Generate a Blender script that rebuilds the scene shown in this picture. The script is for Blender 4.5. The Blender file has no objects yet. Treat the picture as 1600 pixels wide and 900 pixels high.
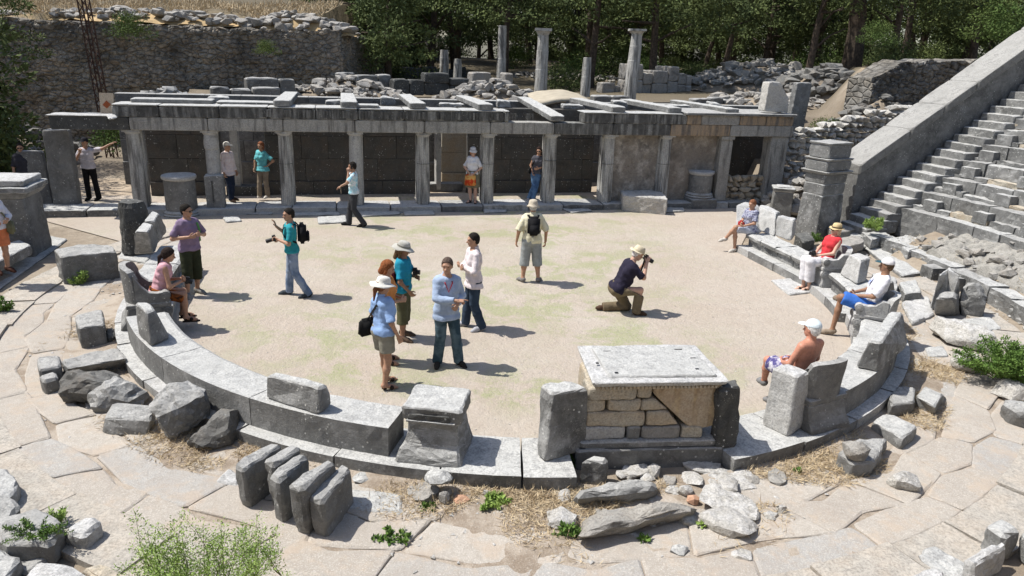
import bpy, bmesh, math, random
import numpy as np
from mathutils import Vector, Matrix, noise
S = bpy.context.scene
COL = S.collection
R = math.radians
# ---------------------------------------------------------------- camera
FPX, PITCH, ROLL, CH = 1138.1, R(18.218), R(-2.118), 4.735
fw = Vector((0, math.cos(PITCH), -math.sin(PITCH)))
up0 = Vector((0, math.sin(PITCH), math.cos(PITCH))); rt0 = Vector((1, 0, 0))
rt = rt0*math.cos(ROLL) - up0*math.sin(ROLL)
up = up0*math.cos(ROLL) + rt0*math.sin(ROLL)
cam = bpy.data.cameras.new('camera'); co = bpy.data.objects.new('camera', cam); COL.objects.link(co)
cam.sensor_width = 36; cam.lens = FPX/1600*36; cam.clip_start = .1; cam.clip_end = 5000
m = Matrix.Identity(4)
for i in range(3):
    m[i][0], m[i][1], m[i][2] = rt[i], up[i], -fw[i]
m.translation = Vector((0, 0, CH)); co.matrix_world = m
S.camera = co
# ---------------------------------------------------------------- light
SUN_EL = R(58.5); SUN_AZ = R(-6)       # azimuth in which shadows fall
sd = Vector((math.cos(SUN_AZ)*math.cos(SUN_EL), math.sin(SUN_AZ)*math.cos(SUN_EL), -math.sin(SUN_EL)))
sl = bpy.data.lights.new('sun', 'SUN'); sl.energy = 4.4; sl.angle = R(.53); sl.color = (1, .96, .9)
so = bpy.data.objects.new('sun', sl); COL.objects.link(so); so.rotation_euler = sd.to_track_quat('-Z', 'Y').to_euler()
w = bpy.data.worlds.new('World'); S.world = w; w.use_nodes = True
nt = w.node_tree; bg = nt.nodes['Background']; sk = nt.nodes.new('ShaderNodeTexSky'); sk.sky_type = 'NISHITA'
sk.sun_disc = False; sk.sun_elevation = SUN_EL; sk.sun_rotation = math.atan2(-sd.x, -sd.y); sk.dust_density = 1.5
nt.links.new(sk.outputs[0], bg.inputs[0]); bg.inputs[1].default_value = .115
S.view_settings.view_transform = 'Standard'; S.view_settings.look = 'None'; S.view_settings.exposure = .45; S.view_settings.gamma = 1
S.render.resolution_x = 1024; S.render.resolution_y = 576
S.render.engine = 'CYCLES'
# ---------------------------------------------------------------- frames
CX, CY = .027, 14.382                      # centre of the orchestra
P0 = Vector((-10.358, 19.809)); DS = Vector((.9725, .2327)); DT = Vector((-.2327, .9725))   # stage front frame
def G(u, v, z=0.):                         # photograph point -> world point at height z
    d = fw*FPX + rt*(u-800) + up*(450-v); t = (z-CH)/d.z
    return Vector((d.x*t, d.y*t, z))
def PX(p):
    q = Vector(p)-Vector((0, 0, CH)); d = q.dot(fw); return 800+FPX*q.dot(rt)/d, 450-FPX*q.dot(up)/d
def HT(ub, vb, vt, z0=0.):                 # height at which a vertical through (ub,vb) reaches row vt
    p = G(ub, vb, z0); lo, hi = z0-1, 12.
    for _ in range(40):
        mi = (lo+hi)/2
        if PX((p.x, p.y, mi))[1] > vt: lo = mi
        else: hi = mi
    return lo
def W(s, t, z=0.): p = P0+DS*s+DT*t; return Vector((p.x, p.y, z))
def ONP(u, v, t):                          # point of the picture on the upright plane t behind the colonnade
    d = fw*FPX + rt*(u-800) + up*(450-v); o = Vector((0, 0, CH)); c = P0+DT*t
    k = (c.x*DT.x+c.y*DT.y)/(d.x*DT.x+d.y*DT.y); p = o+d*k
    return (p.xy-P0).dot(DS), p.z
def onp_px(s, t, z): return PX(W(s, t, z))
def ring(a, r):                            # horseshoe: half circle with straight ends along the stage axis
    if a > 13.4:
        q = Vector((CX, CY))+DS*r+DT*R(a-13.4)*7
    elif a < -166.6:
        q = Vector((CX, CY))-DS*r+DT*R(-166.6-a)*7
    else: q = Vector((CX+r*math.cos(R(a)), CY+r*math.sin(R(a))))
    return q
# ---------------------------------------------------------------- tags
def tag(o, label=None, cat=None, group=None, kind=None):
    if label: o['label'] = label
    if cat: o['category'] = cat
    if group: o['group'] = group
    if kind: o['kind'] = kind
    return o
def empty(name, loc, rz=0., label=None, cat=None, group=None):
    o = bpy.data.objects.new(name, None); o.empty_display_size = .1; COL.objects.link(o)
    o.location = loc; o.rotation_euler = (0, 0, rz); return tag(o, label, cat, group)
def mobj(name, me, mat, parent=None):
    o = bpy.data.objects.new(name, me); COL.objects.link(o)
    for m_ in (mat if isinstance(mat, (list, tuple)) else [mat]): me.materials.append(m_)
    if parent: o.parent = parent
    return o
def bobj(name, bm, mat, parent=None, smooth=False, loc=None):
    me = bpy.data.meshes.new(name)
    if loc is not None: bmesh.ops.translate(bm, verts=bm.verts, vec=-Vector(loc))
    if smooth:
        for f in bm.faces: f.smooth = True
    bm.to_mesh(me); bm.free(); o = mobj(name, me, mat, parent)
    if loc is not None: o.location = loc
    return o
def nmesh(name, V, F, smooth=False):
    me = bpy.data.meshes.new(name); V = np.asarray(V, np.float32); F = np.asarray(F, np.int32); n, k = F.shape
    me.vertices.add(len(V)); me.vertices.foreach_set('co', V.ravel())
    me.loops.add(n*k); me.loops.foreach_set('vertex_index', F.ravel())
    me.polygons.add(n); me.polygons.foreach_set('loop_start', np.arange(0, n*k, k, dtype=np.int32))
    if smooth: me.polygons.foreach_set('use_smooth', np.ones(n, bool))
    me.update(calc_edges=True); return me
# ---------------------------------------------------------------- materials
def newmat(name):
    m = bpy.data.materials.new(name); m.use_nodes = True; nt = m.node_tree; nt.nodes.clear()
    o = nt.nodes.new('ShaderNodeOutputMaterial'); b = nt.nodes.new('ShaderNodeBsdfPrincipled'); nt.links.new(b.outputs[0], o.inputs[0])
    b.inputs['Specular IOR Level'].default_value = .25; b.inputs['Roughness'].default_value = .85
    return m, nt, b
class NB:
    def __init__(s, nt): s.nt = nt; s.pos = s.n('NewGeometry').outputs['Position']
    def n(s, t, **k):
        x = s.nt.nodes.new('ShaderNode'+t)
        for a, b in k.items(): setattr(x, a, b)
        return x
    def l(s, a, b): s.nt.links.new(a, b)
    def noise(s, sc, det=6, rough=.6, vec=None, dist=0.):
        x = s.n('TexNoise'); x.inputs['Scale'].default_value = sc; x.inputs['Detail'].default_value = det
        x.inputs['Roughness'].default_value = rough; x.inputs['Distortion'].default_value = dist; s.l(vec or s.pos, x.inputs['Vector']); return x.outputs[0]
    def vor(s, sc, feat='F1', vec=None, out=0, rnd=1.):
        x = s.n('TexVoronoi', feature=feat); x.inputs['Scale'].default_value = sc; x.inputs['Randomness'].default_value = rnd
        s.l(vec or s.pos, x.inputs['Vector']); return x.outputs[out]
    def mr(s, v, a, b, c=0., d=1.):
        x = s.n('MapRange'); s.l(v, x.inputs[0])
        for i, q in enumerate((a, b, c, d)): x.inputs[i+1].default_value = q
        return x.outputs[0]
    def m(s, op, a, b=0.):
        x = s.n('Math', operation=op); x.use_clamp = False
        for i, q in enumerate((a, b)):
            if isinstance(q, (int, float)): x.inputs[i].default_value = q
            else: s.l(q, x.inputs[i])
        return x.outputs[0]
    def mix(s, f, a, b, mode='MIX'):
        x = s.n('Mix', data_type='RGBA', blend_type=mode)
        for i, q in ((0, f), (6, a), (7, b)):
            if isinstance(q, (int, float)): x.inputs[i].default_value = q
            elif isinstance(q, tuple): x.inputs[i].default_value = (*q, 1)
            else: s.l(q, x.inputs[i])
        return x.outputs[2]
    def scale(s, v, xyz):
        x = s.n('VectorMath', operation='MULTIPLY'); s.l(v, x.inputs[0]); x.inputs[1].default_value = xyz; return x.outputs[0]
    def bump(s, b, h, st=.3, dist=.02):
        x = s.n('Bump'); x.inputs['Strength'].default_value = st; x.inputs['Distance'].default_value = dist; s.l(h, x.inputs['Height']); s.l(x.outputs[0], b.inputs['Normal'])
def stone(name, light, dark, crust=(.088, .088, .084), cr=.45, vert=.3, speck=.5, warm=None, warmf=0., bump=.6, streak=0.):
    """weathered stone: mottled light and dark, black lichen crust in patches, darker tone towards upright faces, paler tops, white lichen dots"""
    m, nt, b = newmat(name); q = NB(nt)
    oi = q.n('ObjectInfo').outputs['Random']
    v = q.n('VectorMath', operation='ADD'); q.l(q.pos, v.inputs[0]); cx = q.n('CombineXYZ'); q.l(q.m('MULTIPLY', oi, 37.), cx.inputs[0]); q.l(q.m('MULTIPLY', oi, 11.), cx.inputs[1]); q.l(cx.outputs[0], v.inputs[1]); P = v.outputs[0]
    n1 = q.noise(1.7, 9, .66, P, .4); n2 = q.noise(8., 8, .74, P); n3 = q.noise(38., 5, .75, P)
    f = q.mr(q.m('ADD', q.m('ADD', q.m('MULTIPLY', n1, .4), q.m('MULTIPLY', n2, .35)), q.m('MULTIPLY', n3, .25)), .41, .59)
    c = q.mix(f, dark, light)
    if warm: c = q.mix(q.m('MULTIPLY', q.mr(q.noise(2.3, 5, .6, P), .45, .6), warmf), c, warm)
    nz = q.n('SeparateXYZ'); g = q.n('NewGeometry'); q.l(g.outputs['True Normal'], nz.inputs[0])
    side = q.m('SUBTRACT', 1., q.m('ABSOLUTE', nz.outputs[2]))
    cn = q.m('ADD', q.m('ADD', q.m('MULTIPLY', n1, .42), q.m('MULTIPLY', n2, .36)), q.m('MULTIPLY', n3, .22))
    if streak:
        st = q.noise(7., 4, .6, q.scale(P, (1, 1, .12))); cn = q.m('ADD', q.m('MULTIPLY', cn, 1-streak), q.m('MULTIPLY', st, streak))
    th = q.m('ADD', cn, q.m('MULTIPLY', side, vert*.13))  # more of the dark tone on upright faces
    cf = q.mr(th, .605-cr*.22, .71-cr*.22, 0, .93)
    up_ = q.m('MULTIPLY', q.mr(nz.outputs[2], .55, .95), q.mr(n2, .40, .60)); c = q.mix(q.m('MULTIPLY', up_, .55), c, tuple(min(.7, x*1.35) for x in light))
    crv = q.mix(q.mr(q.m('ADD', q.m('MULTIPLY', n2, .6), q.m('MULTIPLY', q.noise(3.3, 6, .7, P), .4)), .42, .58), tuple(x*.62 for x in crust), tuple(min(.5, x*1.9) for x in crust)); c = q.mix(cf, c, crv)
    c = q.mix(q.mr(n3, .36, .56, .42, 0.), c, (.05, .05, .048))
    c = q.mix(q.mr(oi, 0, 1, .0, .22), c, dark)
    if speck:
        sp = q.m('MULTIPLY', q.mr(q.vor(13., vec=P), .20, .13), q.mr(q.noise(2.6, 3, .6, P), .48, .56)); sp2 = q.m('MULTIPLY', q.mr(q.vor(48., vec=P), .2, .12), q.mr(q.noise(5.5, 3, .6, P), .5, .6))
        c = q.mix(q.m('MULTIPLY', q.m('MAXIMUM', sp, sp2), speck), c, (.5, .5, .47))
    q.l(c, b.inputs['Base Color'])
    h = q.m('ADD', q.m('MULTIPLY', n2, .8), q.m('MULTIPLY', n3, .5)); q.bump(b, h, bump, .05)
    return m
def plain(name, c, rough=.85, var=.15, sc=40, c2=None, spec=.2, bump=.15):
    m, nt, b = newmat(name); q = NB(nt); n = q.noise(sc, 4)
    dk = c2 or tuple(x*(1-var*2) for x in c)
    q.l(q.mix(q.mr(n, .35, .65), dk, c), b.inputs['Base Color']); b.inputs['Roughness'].default_value = rough; b.inputs['Specular IOR Level'].default_value = spec
    q.bump(b, n, bump, .01); return m
M = {}
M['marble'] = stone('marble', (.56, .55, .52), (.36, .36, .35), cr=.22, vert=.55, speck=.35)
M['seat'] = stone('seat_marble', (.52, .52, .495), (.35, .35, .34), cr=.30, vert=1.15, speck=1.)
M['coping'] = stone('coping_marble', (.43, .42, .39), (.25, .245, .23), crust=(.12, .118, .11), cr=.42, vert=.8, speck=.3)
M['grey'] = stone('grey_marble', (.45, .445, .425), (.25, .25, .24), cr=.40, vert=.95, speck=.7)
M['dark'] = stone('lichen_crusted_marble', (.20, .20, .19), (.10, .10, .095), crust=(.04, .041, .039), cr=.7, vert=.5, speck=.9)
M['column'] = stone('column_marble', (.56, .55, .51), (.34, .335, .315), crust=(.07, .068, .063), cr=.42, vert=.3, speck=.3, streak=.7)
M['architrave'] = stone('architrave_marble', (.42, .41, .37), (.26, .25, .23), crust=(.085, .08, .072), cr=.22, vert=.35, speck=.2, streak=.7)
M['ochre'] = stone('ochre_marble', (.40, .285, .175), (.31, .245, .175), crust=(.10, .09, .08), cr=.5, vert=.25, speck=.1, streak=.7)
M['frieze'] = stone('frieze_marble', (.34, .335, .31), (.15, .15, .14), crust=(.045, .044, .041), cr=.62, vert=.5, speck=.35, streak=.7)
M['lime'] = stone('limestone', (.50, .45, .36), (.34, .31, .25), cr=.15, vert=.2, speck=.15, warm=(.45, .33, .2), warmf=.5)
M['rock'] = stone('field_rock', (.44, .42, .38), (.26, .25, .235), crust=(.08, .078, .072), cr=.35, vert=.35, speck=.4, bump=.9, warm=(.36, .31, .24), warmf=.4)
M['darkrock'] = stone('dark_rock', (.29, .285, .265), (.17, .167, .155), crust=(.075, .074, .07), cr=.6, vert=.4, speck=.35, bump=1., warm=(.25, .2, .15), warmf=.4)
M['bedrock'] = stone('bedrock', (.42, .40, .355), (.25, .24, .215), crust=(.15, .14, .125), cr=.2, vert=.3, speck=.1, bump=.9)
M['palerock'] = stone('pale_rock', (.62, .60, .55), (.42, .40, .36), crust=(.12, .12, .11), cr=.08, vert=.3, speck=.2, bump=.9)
M['brick'] = plain('terracotta', (.5, .3, .2), sc=30)
def wallmat(name, sx, sy, cols, mortar, zrow=.3, cr=.5, rnd=.8, jf=.75):
    """uneven masonry in the material: cells of stone with dark joints"""
    m, nt, b = newmat(name); q = NB(nt)
    P = q.scale(q.pos, (1, 1, 1))
    wob = q.n('VectorMath', operation='ADD'); ns = q.n('TexNoise'); ns.inputs['Scale'].default_value = 1.5; q.l(P, ns.inputs['Vector'])
    sc = q.n('VectorMath', operation='SCALE'); sc.inputs['Scale'].default_value = .25; q.l(ns.outputs['Color'], sc.inputs[0]); q.l(P, wob.inputs[0]); q.l(sc.outputs[0], wob.inputs[1])
    Q = q.scale(wob.outputs[0], (1/sx, 1/sx, 1/sy))
    e = q.vor(1., 'DISTANCE_TO_EDGE', Q, 0, rnd); cc = q.vor(1., 'F1', Q, 1, rnd)
    sp = q.n('SeparateColor'); q.l(cc, sp.inputs[0])
    c = q.mix(sp.outputs[0], cols[0], cols[1]); c = q.mix(q.m('MULTIPLY', sp.outputs[1], .6), c, cols[2])
    n1 = q.noise(.45, 9, .72); n2 = q.noise(5., 8, .78)
    c = q.mix(q.mr(q.noise(1.1, 7, .7), .5, .6, 0, .8), c, cols[0]); c = q.mix(q.mr(n2, .38, .62, 0, .75), c, (.06, .057, .05)); c = q.mix(q.m('MULTIPLY', q.mr(n1, .45, .62), cr), c, (.06, .057, .05))
    c = q.mix(q.mr(e, .01, .08, jf, 0.), c, mortar); q.l(c, b.inputs['Base Color'])
    h = q.m('ADD', q.mr(e, 0., .14), q.m('MULTIPLY', n2, .5)); q.bump(b, h, .9, .08); return m
M['rubblewall'] = wallmat('rubble_masonry', .34, .2, ((.40, .37, .31), (.25, .235, .2), (.46, .36, .26)), (.12, .11, .095), cr=.7, jf=.25)
M['greywall'] = wallmat('grey_rubble_masonry', .36, .22, ((.36, .345, .31), (.22, .21, .19), (.38, .33, .26)), (.11, .10, .09), cr=.6, jf=.4)
M['ashlar'] = wallmat('dark_ashlar', 1.1, .55, ((.075, .072, .066), (.045, .044, .041), (.12, .1, .08)), (.02, .02, .019), cr=.3)
# ground
def ground_mat():
    m, nt, b = newmat('orchestra_sand'); q = NB(nt)
    n1 = q.noise(.45, 6, .6); n2 = q.noise(3.2, 8, .7); n3 = q.noise(40, 4, .7); n4 = q.noise(1.2, 9, .72, dist=.4)
    c = q.mix(q.mr(n1, .35, .65), (.45, .385, .318), (.50, .45, .385)); c = q.mix(q.mr(n2, .35, .7, 0, .6), c, (.40, .335, .275)); c = q.mix(q.mr(n3, .52, .7, 0, .5), c, (.56, .51, .45))
    x = q.n('SeparateXYZ'); q.l(q.pos, x.inputs[0])
    gz = q.m('MULTIPLY', q.mr(x.outputs[1], 7.8, 9.2, .0, 1.), q.mr(x.outputs[0], 5.2, 2.2, 0, 1.))
    gz = q.m('MULTIPLY', gz, q.mr(x.outputs[0], -6.5, -3., .25, 1.))
    gf = q.m('MULTIPLY', q.mr(n4, .45, .55), q.mr(n3, .35, .6, .2, 1.)); gf = q.m('MULTIPLY', gf, q.mr(q.noise(.33, 3, .5, q.scale(q.pos, (1, 1.5, 1))), .42, .54, .12, 1.))
    c = q.mix(q.m('MULTIPLY', q.m('MULTIPLY', gf, gz), .85), c, (.29, .33, .15))
    c = q.mix(q.mr(q.vor(55.), .10, .05, 0, .6), c, (.62, .58, .52)); c = q.mix(q.mr(n3, .3, .7, .25, 0), c, (.25, .2, .15))
    q.l(c, b.inputs['Base Color']); q.bump(b, q.m('ADD', q.m('MULTIPLY', n3, .6), q.m('ADD', n2, q.noise(9, 5, .7))), .8, .04); return m
M['sand'] = ground_mat()
def pave_mat():
    m, nt, b = newmat('walkway_slab'); q = NB(nt); g = q.n('NewGeometry'); rn = g.outputs['Random Per Island']
    c = q.mix(rn, (.375, .34, .295), (.43, .395, .345)); c = q.mix(q.mr(q.m('FRACT', q.m('MULTIPLY', rn, 7.3)), .78, .8, 0, .7), c, (.345, .345, .335))
    n1 = q.noise(.9, 7, .7); n2 = q.noise(14, 7, .78); n3 = q.noise(60, 3, .75); n4 = q.noise(2.6, 7, .7)
    c = q.mix(q.mr(n2, .42, .66, 0, .65), c, (.30, .265, .22)); c = q.mix(q.mr(n3, .5, .72, 0, .75), c, (.64, .6, .54)); c = q.mix(q.mr(n4, .5, .62, 0, .6), c, (.44, .36, .28)); c = q.mix(q.mr(n1, .5, .58, 0, .35), c, (.33, .29, .25))
    q.l(c, b.inputs['Base Color']); q.bump(b, q.m('ADD', n2, q.m('MULTIPLY', n3, .5)), .7, .02); return m
M['pave'] = pave_mat()
M['dirt'] = plain('dry_earth', (.44, .36, .27), sc=2.2, c2=(.28, .225, .165), bump=.6)
def path_mat():
    m, nt, b = newmat('packed_dirt'); q = NB(nt); n1 = q.noise(1.1, 8, .7); n2 = q.noise(9, 7, .75); n3 = q.noise(50, 4, .75)
    c = q.mix(q.mr(n1, .47, .56), (.44, .38, .31), (.27, .215, .16)); c = q.mix(q.mr(n2, .4, .65, 0, .5), c, (.33, .275, .215)); c = q.mix(q.mr(n3, .52, .7, 0, .6), c, (.56, .5, .43)); q.l(c, b.inputs['Base Color']); q.bump(b, q.m('ADD', n2, q.m('MULTIPLY', n3, .6)), .9, .03); return m
M['path'] = path_mat()
M['earth'] = plain('terrace_earth', (.32, .265, .2), sc=2.2, c2=(.15, .125, .095), bump=.9)
M['forest'] = plain('forest_floor', (.16, .125, .08), sc=.8, c2=(.07, .06, .035), bump=.5)
M['hay'] = plain('dry_grass', (.5, .36, .19), sc=3, c2=(.33, .24, .13), bump=.8)
M['straw'] = plain('straw', (.58, .48, .32), sc=9, c2=(.38, .29, .18))
M['leaf'] = plain('leaf_green', (.13, .21, .045), sc=6, c2=(.06, .12, .025))
M['fern'] = plain('feathery_leaf', (.30, .40, .11), sc=8, c2=(.17, .27, .06))
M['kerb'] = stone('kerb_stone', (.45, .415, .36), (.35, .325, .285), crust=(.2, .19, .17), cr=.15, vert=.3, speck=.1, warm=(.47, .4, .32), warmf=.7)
M['grass'] = plain('thin_grass', (.33, .40, .15), sc=4, c2=(.20, .28, .08))
M['stem'] = plain('plant_stem', (.16, .14, .06))
M['pine'] = plain('pine_needles', (.125, .155, .05), sc=.5, c2=(.048, .068, .026))
M['brightpine'] = plain('bright_leaves', (.11, .145, .04), sc=.6, c2=(.07, .12, .03))
M['bark'] = plain('pine_bark', (.10, .075, .055), sc=7, c2=(.035, .028, .022), bump=.9)
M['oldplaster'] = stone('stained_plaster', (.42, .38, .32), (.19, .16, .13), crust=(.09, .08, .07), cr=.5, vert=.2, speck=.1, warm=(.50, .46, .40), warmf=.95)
M['rust'] = plain('rusty_iron', (.10, .06, .045), sc=20)
M['vault'] = plain('tan_membrane', (.44, .39, .30), sc=3, c2=(.34, .30, .23))
M['black'] = plain('black_plastic', (.015, .015, .016), rough=.5, spec=.4)
M['glass'] = plain('camera_glass', (.02, .02, .025), rough=.15, spec=.6)
M['metal'] = plain('grey_metal', (.4, .4, .4), rough=.4)
# ---------------------------------------------------------------- stone builders
def roughen(bm, amp=.012, edge=.12, bev=.02, seed=0, big=0.):
    """chipped stone: rounded arrises, then a fine triangle net pushed about by noise"""
    if bev: bmesh.ops.bevel(bm, geom=list(bm.edges), offset=bev, segments=1, affect='EDGES', clamp_overlap=True)
    for _ in range(5):
        bmesh.ops.triangulate(bm, faces=bm.faces[:])
        lg = [e for e in bm.edges if e.calc_length() > edge*1.5]
        if not lg: break
        bmesh.ops.subdivide_edges(bm, edges=lg, cuts=1)
    bmesh.ops.triangulate(bm, faces=bm.faces[:])
    if amp > .004 and bev: bmesh.ops.smooth_vert(bm, verts=bm.verts, factor=.32, use_axis_x=True, use_axis_y=True, use_axis_z=True)
    bm.normal_update()
    o = Vector((seed*7.13, seed*3.7, seed*1.9))
    for v in bm.verts:
        n = noise.noise(v.co*9+o)*amp + noise.noise(v.co*3.1+o)*amp*1.4 + noise.noise(v.co*24+o)*amp*.4
        if big: n += noise.noise(v.co*1.7+o)*big
        if amp > .009:
            dd = noise.voronoi(v.co*2.6+o)[0]; n -= max(0, .09-(dd[1]-dd[0]))*amp*7
            n += (abs(noise.noise(v.co*5.3+o*2))-.2)*amp*1.3
        v.co += v.normal*n
    for f in bm.faces: f.smooth = False
def prism(bot, top):
    bm = bmesh.new(); a = [bm.verts.new(p) for p in bot]; b = [bm.verts.new(p) for p in top]; n = len(a)
    bm.faces.new(a[::-1]); bm.faces.new(b)
    for i in range(n): bm.faces.new((a[i], a[(i+1) % n], b[(i+1) % n], b[i]))
    bmesh.ops.recalc_face_normals(bm, faces=bm.faces); return bm
_seed = [0]
def place(name, bm, mat, label, cat, group=None, parent=None):
    c = sum((v.co for v in bm.verts), Vector())/len(bm.verts); c.z = min(v.co.z for v in bm.verts)
    o = bobj(name, bm, M[mat] if isinstance(mat, str) else mat, parent, loc=c if parent is None else None)
    return tag(o, label, cat, group)
def blk(name, label, top, vb, z0=0., mat='grey', flare=0., amp=.012, edge=.11, bev=.022, cat='stone block', group=None, off=(0, 0), parent=None, sink=.03, big=0.):
    """upright-sided block from the outline of its top face; vb = photo row of the foot of its lowest top corner"""
    i = max(range(len(top)), key=lambda k: top[k][1]); u, v = top[i]
    z1 = HT(u, vb, v, z0); T = [G(a, b, z1) for a, b in top]; c = sum(T, Vector())/len(T)
    B = [Vector((c.x+(p.x-c.x)*(1+flare)+off[0], c.y+(p.y-c.y)*(1+flare)+off[1], z0-sink)) for p in T]
    bm = prism(B, T); _seed[0] += 1; roughen(bm, amp, edge, bev, _seed[0], big)
    return place(name, bm, mat, label, cat, group, parent)
def hexa(name, label, bot, zb, top, zt, mat='grey', amp=.01, edge=.11, bev=.02, cat='stone block', group=None, parent=None, big=0.):
    bm = prism([G(u, v, zb) for u, v in bot], [G(u, v, zt) for u, v in top]); _seed[0] += 1; roughen(bm, amp, edge, bev, _seed[0], big)
    return place(name, bm, mat, label, cat, group, parent)
def rock_bm(c, sx, sy, sz, yaw=0., seed=0, box=.5, edge=.09, amp=.02, pts=24):
    rnd = random.Random(seed); bm = bmesh.new()
    for _ in range(pts):
        a = rnd.uniform(0, 2*math.pi); ph = math.asin(rnd.uniform(-1, 1)); p = Vector((math.cos(a)*math.cos(ph), math.sin(a)*math.cos(ph), math.sin(ph)))
        mx = max(abs(p.x), abs(p.y), abs(p.z)); p = p*(1-box)+p/mx*box; p *= rnd.uniform(.88, 1.05)
        bm.verts.new(Vector((p.x*sx/2, p.y*sy/2, p.z*sz/2)))
    r = bmesh.ops.convex_hull(bm, input=bm.verts[:]); bmesh.ops.delete(bm, geom=list({g for g in r['geom_interior'] if isinstance(g, bmesh.types.BMVert)}), context='VERTS')
    bmesh.ops.transform(bm, matrix=Matrix.Translation(c) @ Matrix.Rotation(yaw, 4, 'Z'), verts=bm.verts)
    if amp > 0:
        roughen(bm, 0., edge*1.3, 0, seed)
        bmesh.ops.smooth_vert(bm, verts=bm.verts, factor=.45 if box < .52 else .12, use_axis_x=True, use_axis_y=True, use_axis_z=True)
    roughen(bm, amp*1.25, edge, 0, seed, amp*1.8); return bm
def rock(name, label, box, d, yaw=0., z0=0., mat='rock', sq=.55, seed=None, amp=.024, cat='rock', group=None, parent=None, edge=.065):
    """loose rock filling the photo box (u0,v0,u1,v1), d metres deep"""
    u0, v0, u1, v1 = box; _seed[0] += 1; seed = seed or _seed[0]
    p = G((u0+u1)/2, v1, z0); dist = (p-Vector((0, 0, CH))).length; s = FPX/((p-Vector((0, 0, CH))).dot(fw))
    dr = (p-Vector((0, 0, CH))).normalized(); sn = -dr.z; cs = math.sqrt(1-sn*sn)
    wd = (u1-u0)/s; h = max(.06, ((v1-v0)/s - d*.8*sn)/cs); f = Vector((dr.x, dr.y, 0)).normalized()
    c = p+f*(d*.42); c.z = z0+h*.42
    bm = rock_bm(c, wd*1.06, d, h*1.16, math.atan2(f.y, f.x)-math.pi/2+yaw, seed, sq, edge, amp)
    return place(name, bm, mat, label, cat, group, parent)
def box_bm(c, size, yaw=0., taper=0., tilt=None):
    bm = bmesh.new(); bmesh.ops.create_cube(bm, size=1)
    for v in bm.verts:
        k = 1-taper*(v.co.z+.5); v.co = Vector((v.co.x*size[0]*k, v.co.y*size[1]*k, v.co.z*size[2]))
    mt = Matrix.Translation(c) @ Matrix.Rotation(yaw, 4, 'Z')
    if tilt: mt = mt @ Matrix.Rotation(tilt[0], 4, tilt[1])
    bmesh.ops.transform(bm, matrix=mt, verts=bm.verts); return bm
def join(*bms):
    a = bmesh.new()
    for b in bms:
        me = bpy.data.meshes.new('t'); b.to_mesh(me); b.free(); a.from_mesh(me); bpy.data.meshes.remove(me)
    return a
def lathe_bm(prof, n=24, c=(0, 0, 0), wob=0., flute=0, fd=0.):
    bm = bmesh.new(); rings = []
    for r, z in prof:
        rg = []
        for i in range(n):
            a = 2*math.pi*i/n; rr = r*(1+wob*math.sin(3*a+z)) - (fd*abs(math.sin(a*flute/2)) if flute else 0)
            rg.append(bm.verts.new((c[0]+rr*math.cos(a), c[1]+rr*math.sin(a), c[2]+z)))
        rings.append(rg)
    for k in range(len(rings)-1):
        for i in range(n): bm.faces.new((rings[k][i], rings[k][(i+1) % n], rings[k+1][(i+1) % n], rings[k+1][i]))
    bm.faces.new(rings[0][::-1]); bm.faces.new(rings[-1]); return bm
# ================================================================ THE SETTING
AX = Vector((CX, CY))
def pol(x, y): return math.hypot(x-CX, y-CY), math.degrees(math.atan2(y-CY, x-CX))
RA0 = Vector((9.73, 20.39)); RAD = Vector((4.63, 1.55)).normalized()         # right retaining wall, along the stair
def refl(p): q = p-AX; return AX + DT*q.dot(DT) - DS*q.dot(DS)
LA0 = refl(RA0); LAD = (refl(RA0+RAD)-LA0).normalized()
def height(x, y):
    p = Vector((x, y)); q = p-AX; r = q.length; s = (p-P0).dot(DS); t = (p-P0).dot(DT); z = -.012
    n = noise.noise(Vector((x*.35, y*.35, 0)))
    right = (p-RA0).dot(Vector((-RAD.y, RAD.x))); left = (p-LA0).dot(Vector((LAD.y, -LAD.x)))
    incav = right < -.05 and left < -.05
    if incav and r > 10.2:
        z = max(-.012, min(6.2+.08*(r-20), .7*(r-11.6)+1.0-.42)); z = max(z, min(.45, (r-10.0)*.6))
        z += .03*n if r > 10.8 else 0
    elif not incav:
        if x < -10.2 and y > 32.2+.19*(x+27)*1. + 1.2: z = 5.1+.13*(y-33)+.4*n
        elif t > 5.3 and s > -1: z = 2.5+.12*n+max(0, min(1.2, (t-16)*.04))
        elif s > 19.6 and t > -2.2 and t <= 5.3: z = min(2.5, max(0, (t+1.2)*.42))+.15*n
        if s > 17 and t > 4: z = max(z, 2.5+max(0, min(.3, (t-6)*.05))*min(1, (s-17)/4)+.12*n)
        if x > 12.5 and t > 3: z = max(z, 2.5+1.9*min(1, max(0, y-28.6-.3*(x-13)))*min(1, max(0, (x-.40*y)/1.5))+.2*n)
        if t > 3 and z < 1 and s > -1.5 and s < 20: z = .05
        if y > 75: z = z-(y-75)*.25
    return z
xs = np.concatenate([[-900, -400, -200, -110, -70], np.arange(-45, 46, .5), [70, 110, 200, 400, 900]])
ys = np.concatenate([[-900, -300, -100, -40], np.arange(-15, 80, .5), [90, 110, 150, 220, 400, 900, 2000]])
V = [(x, y, height(float(x), float(y)) if y < 90 else max(-60., height(float(x), 90.)-(y-90)*.3)) for y in ys for x in xs]
nx, ny = len(xs), len(ys)
idx = np.arange(nx*ny).reshape(ny, nx)
F = np.stack([idx[:-1, :-1], idx[:-1, 1:], idx[1:, 1:], idx[1:, :-1]], -1).reshape(-1, 4)
me = nmesh('terrain', V, F, True)
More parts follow.
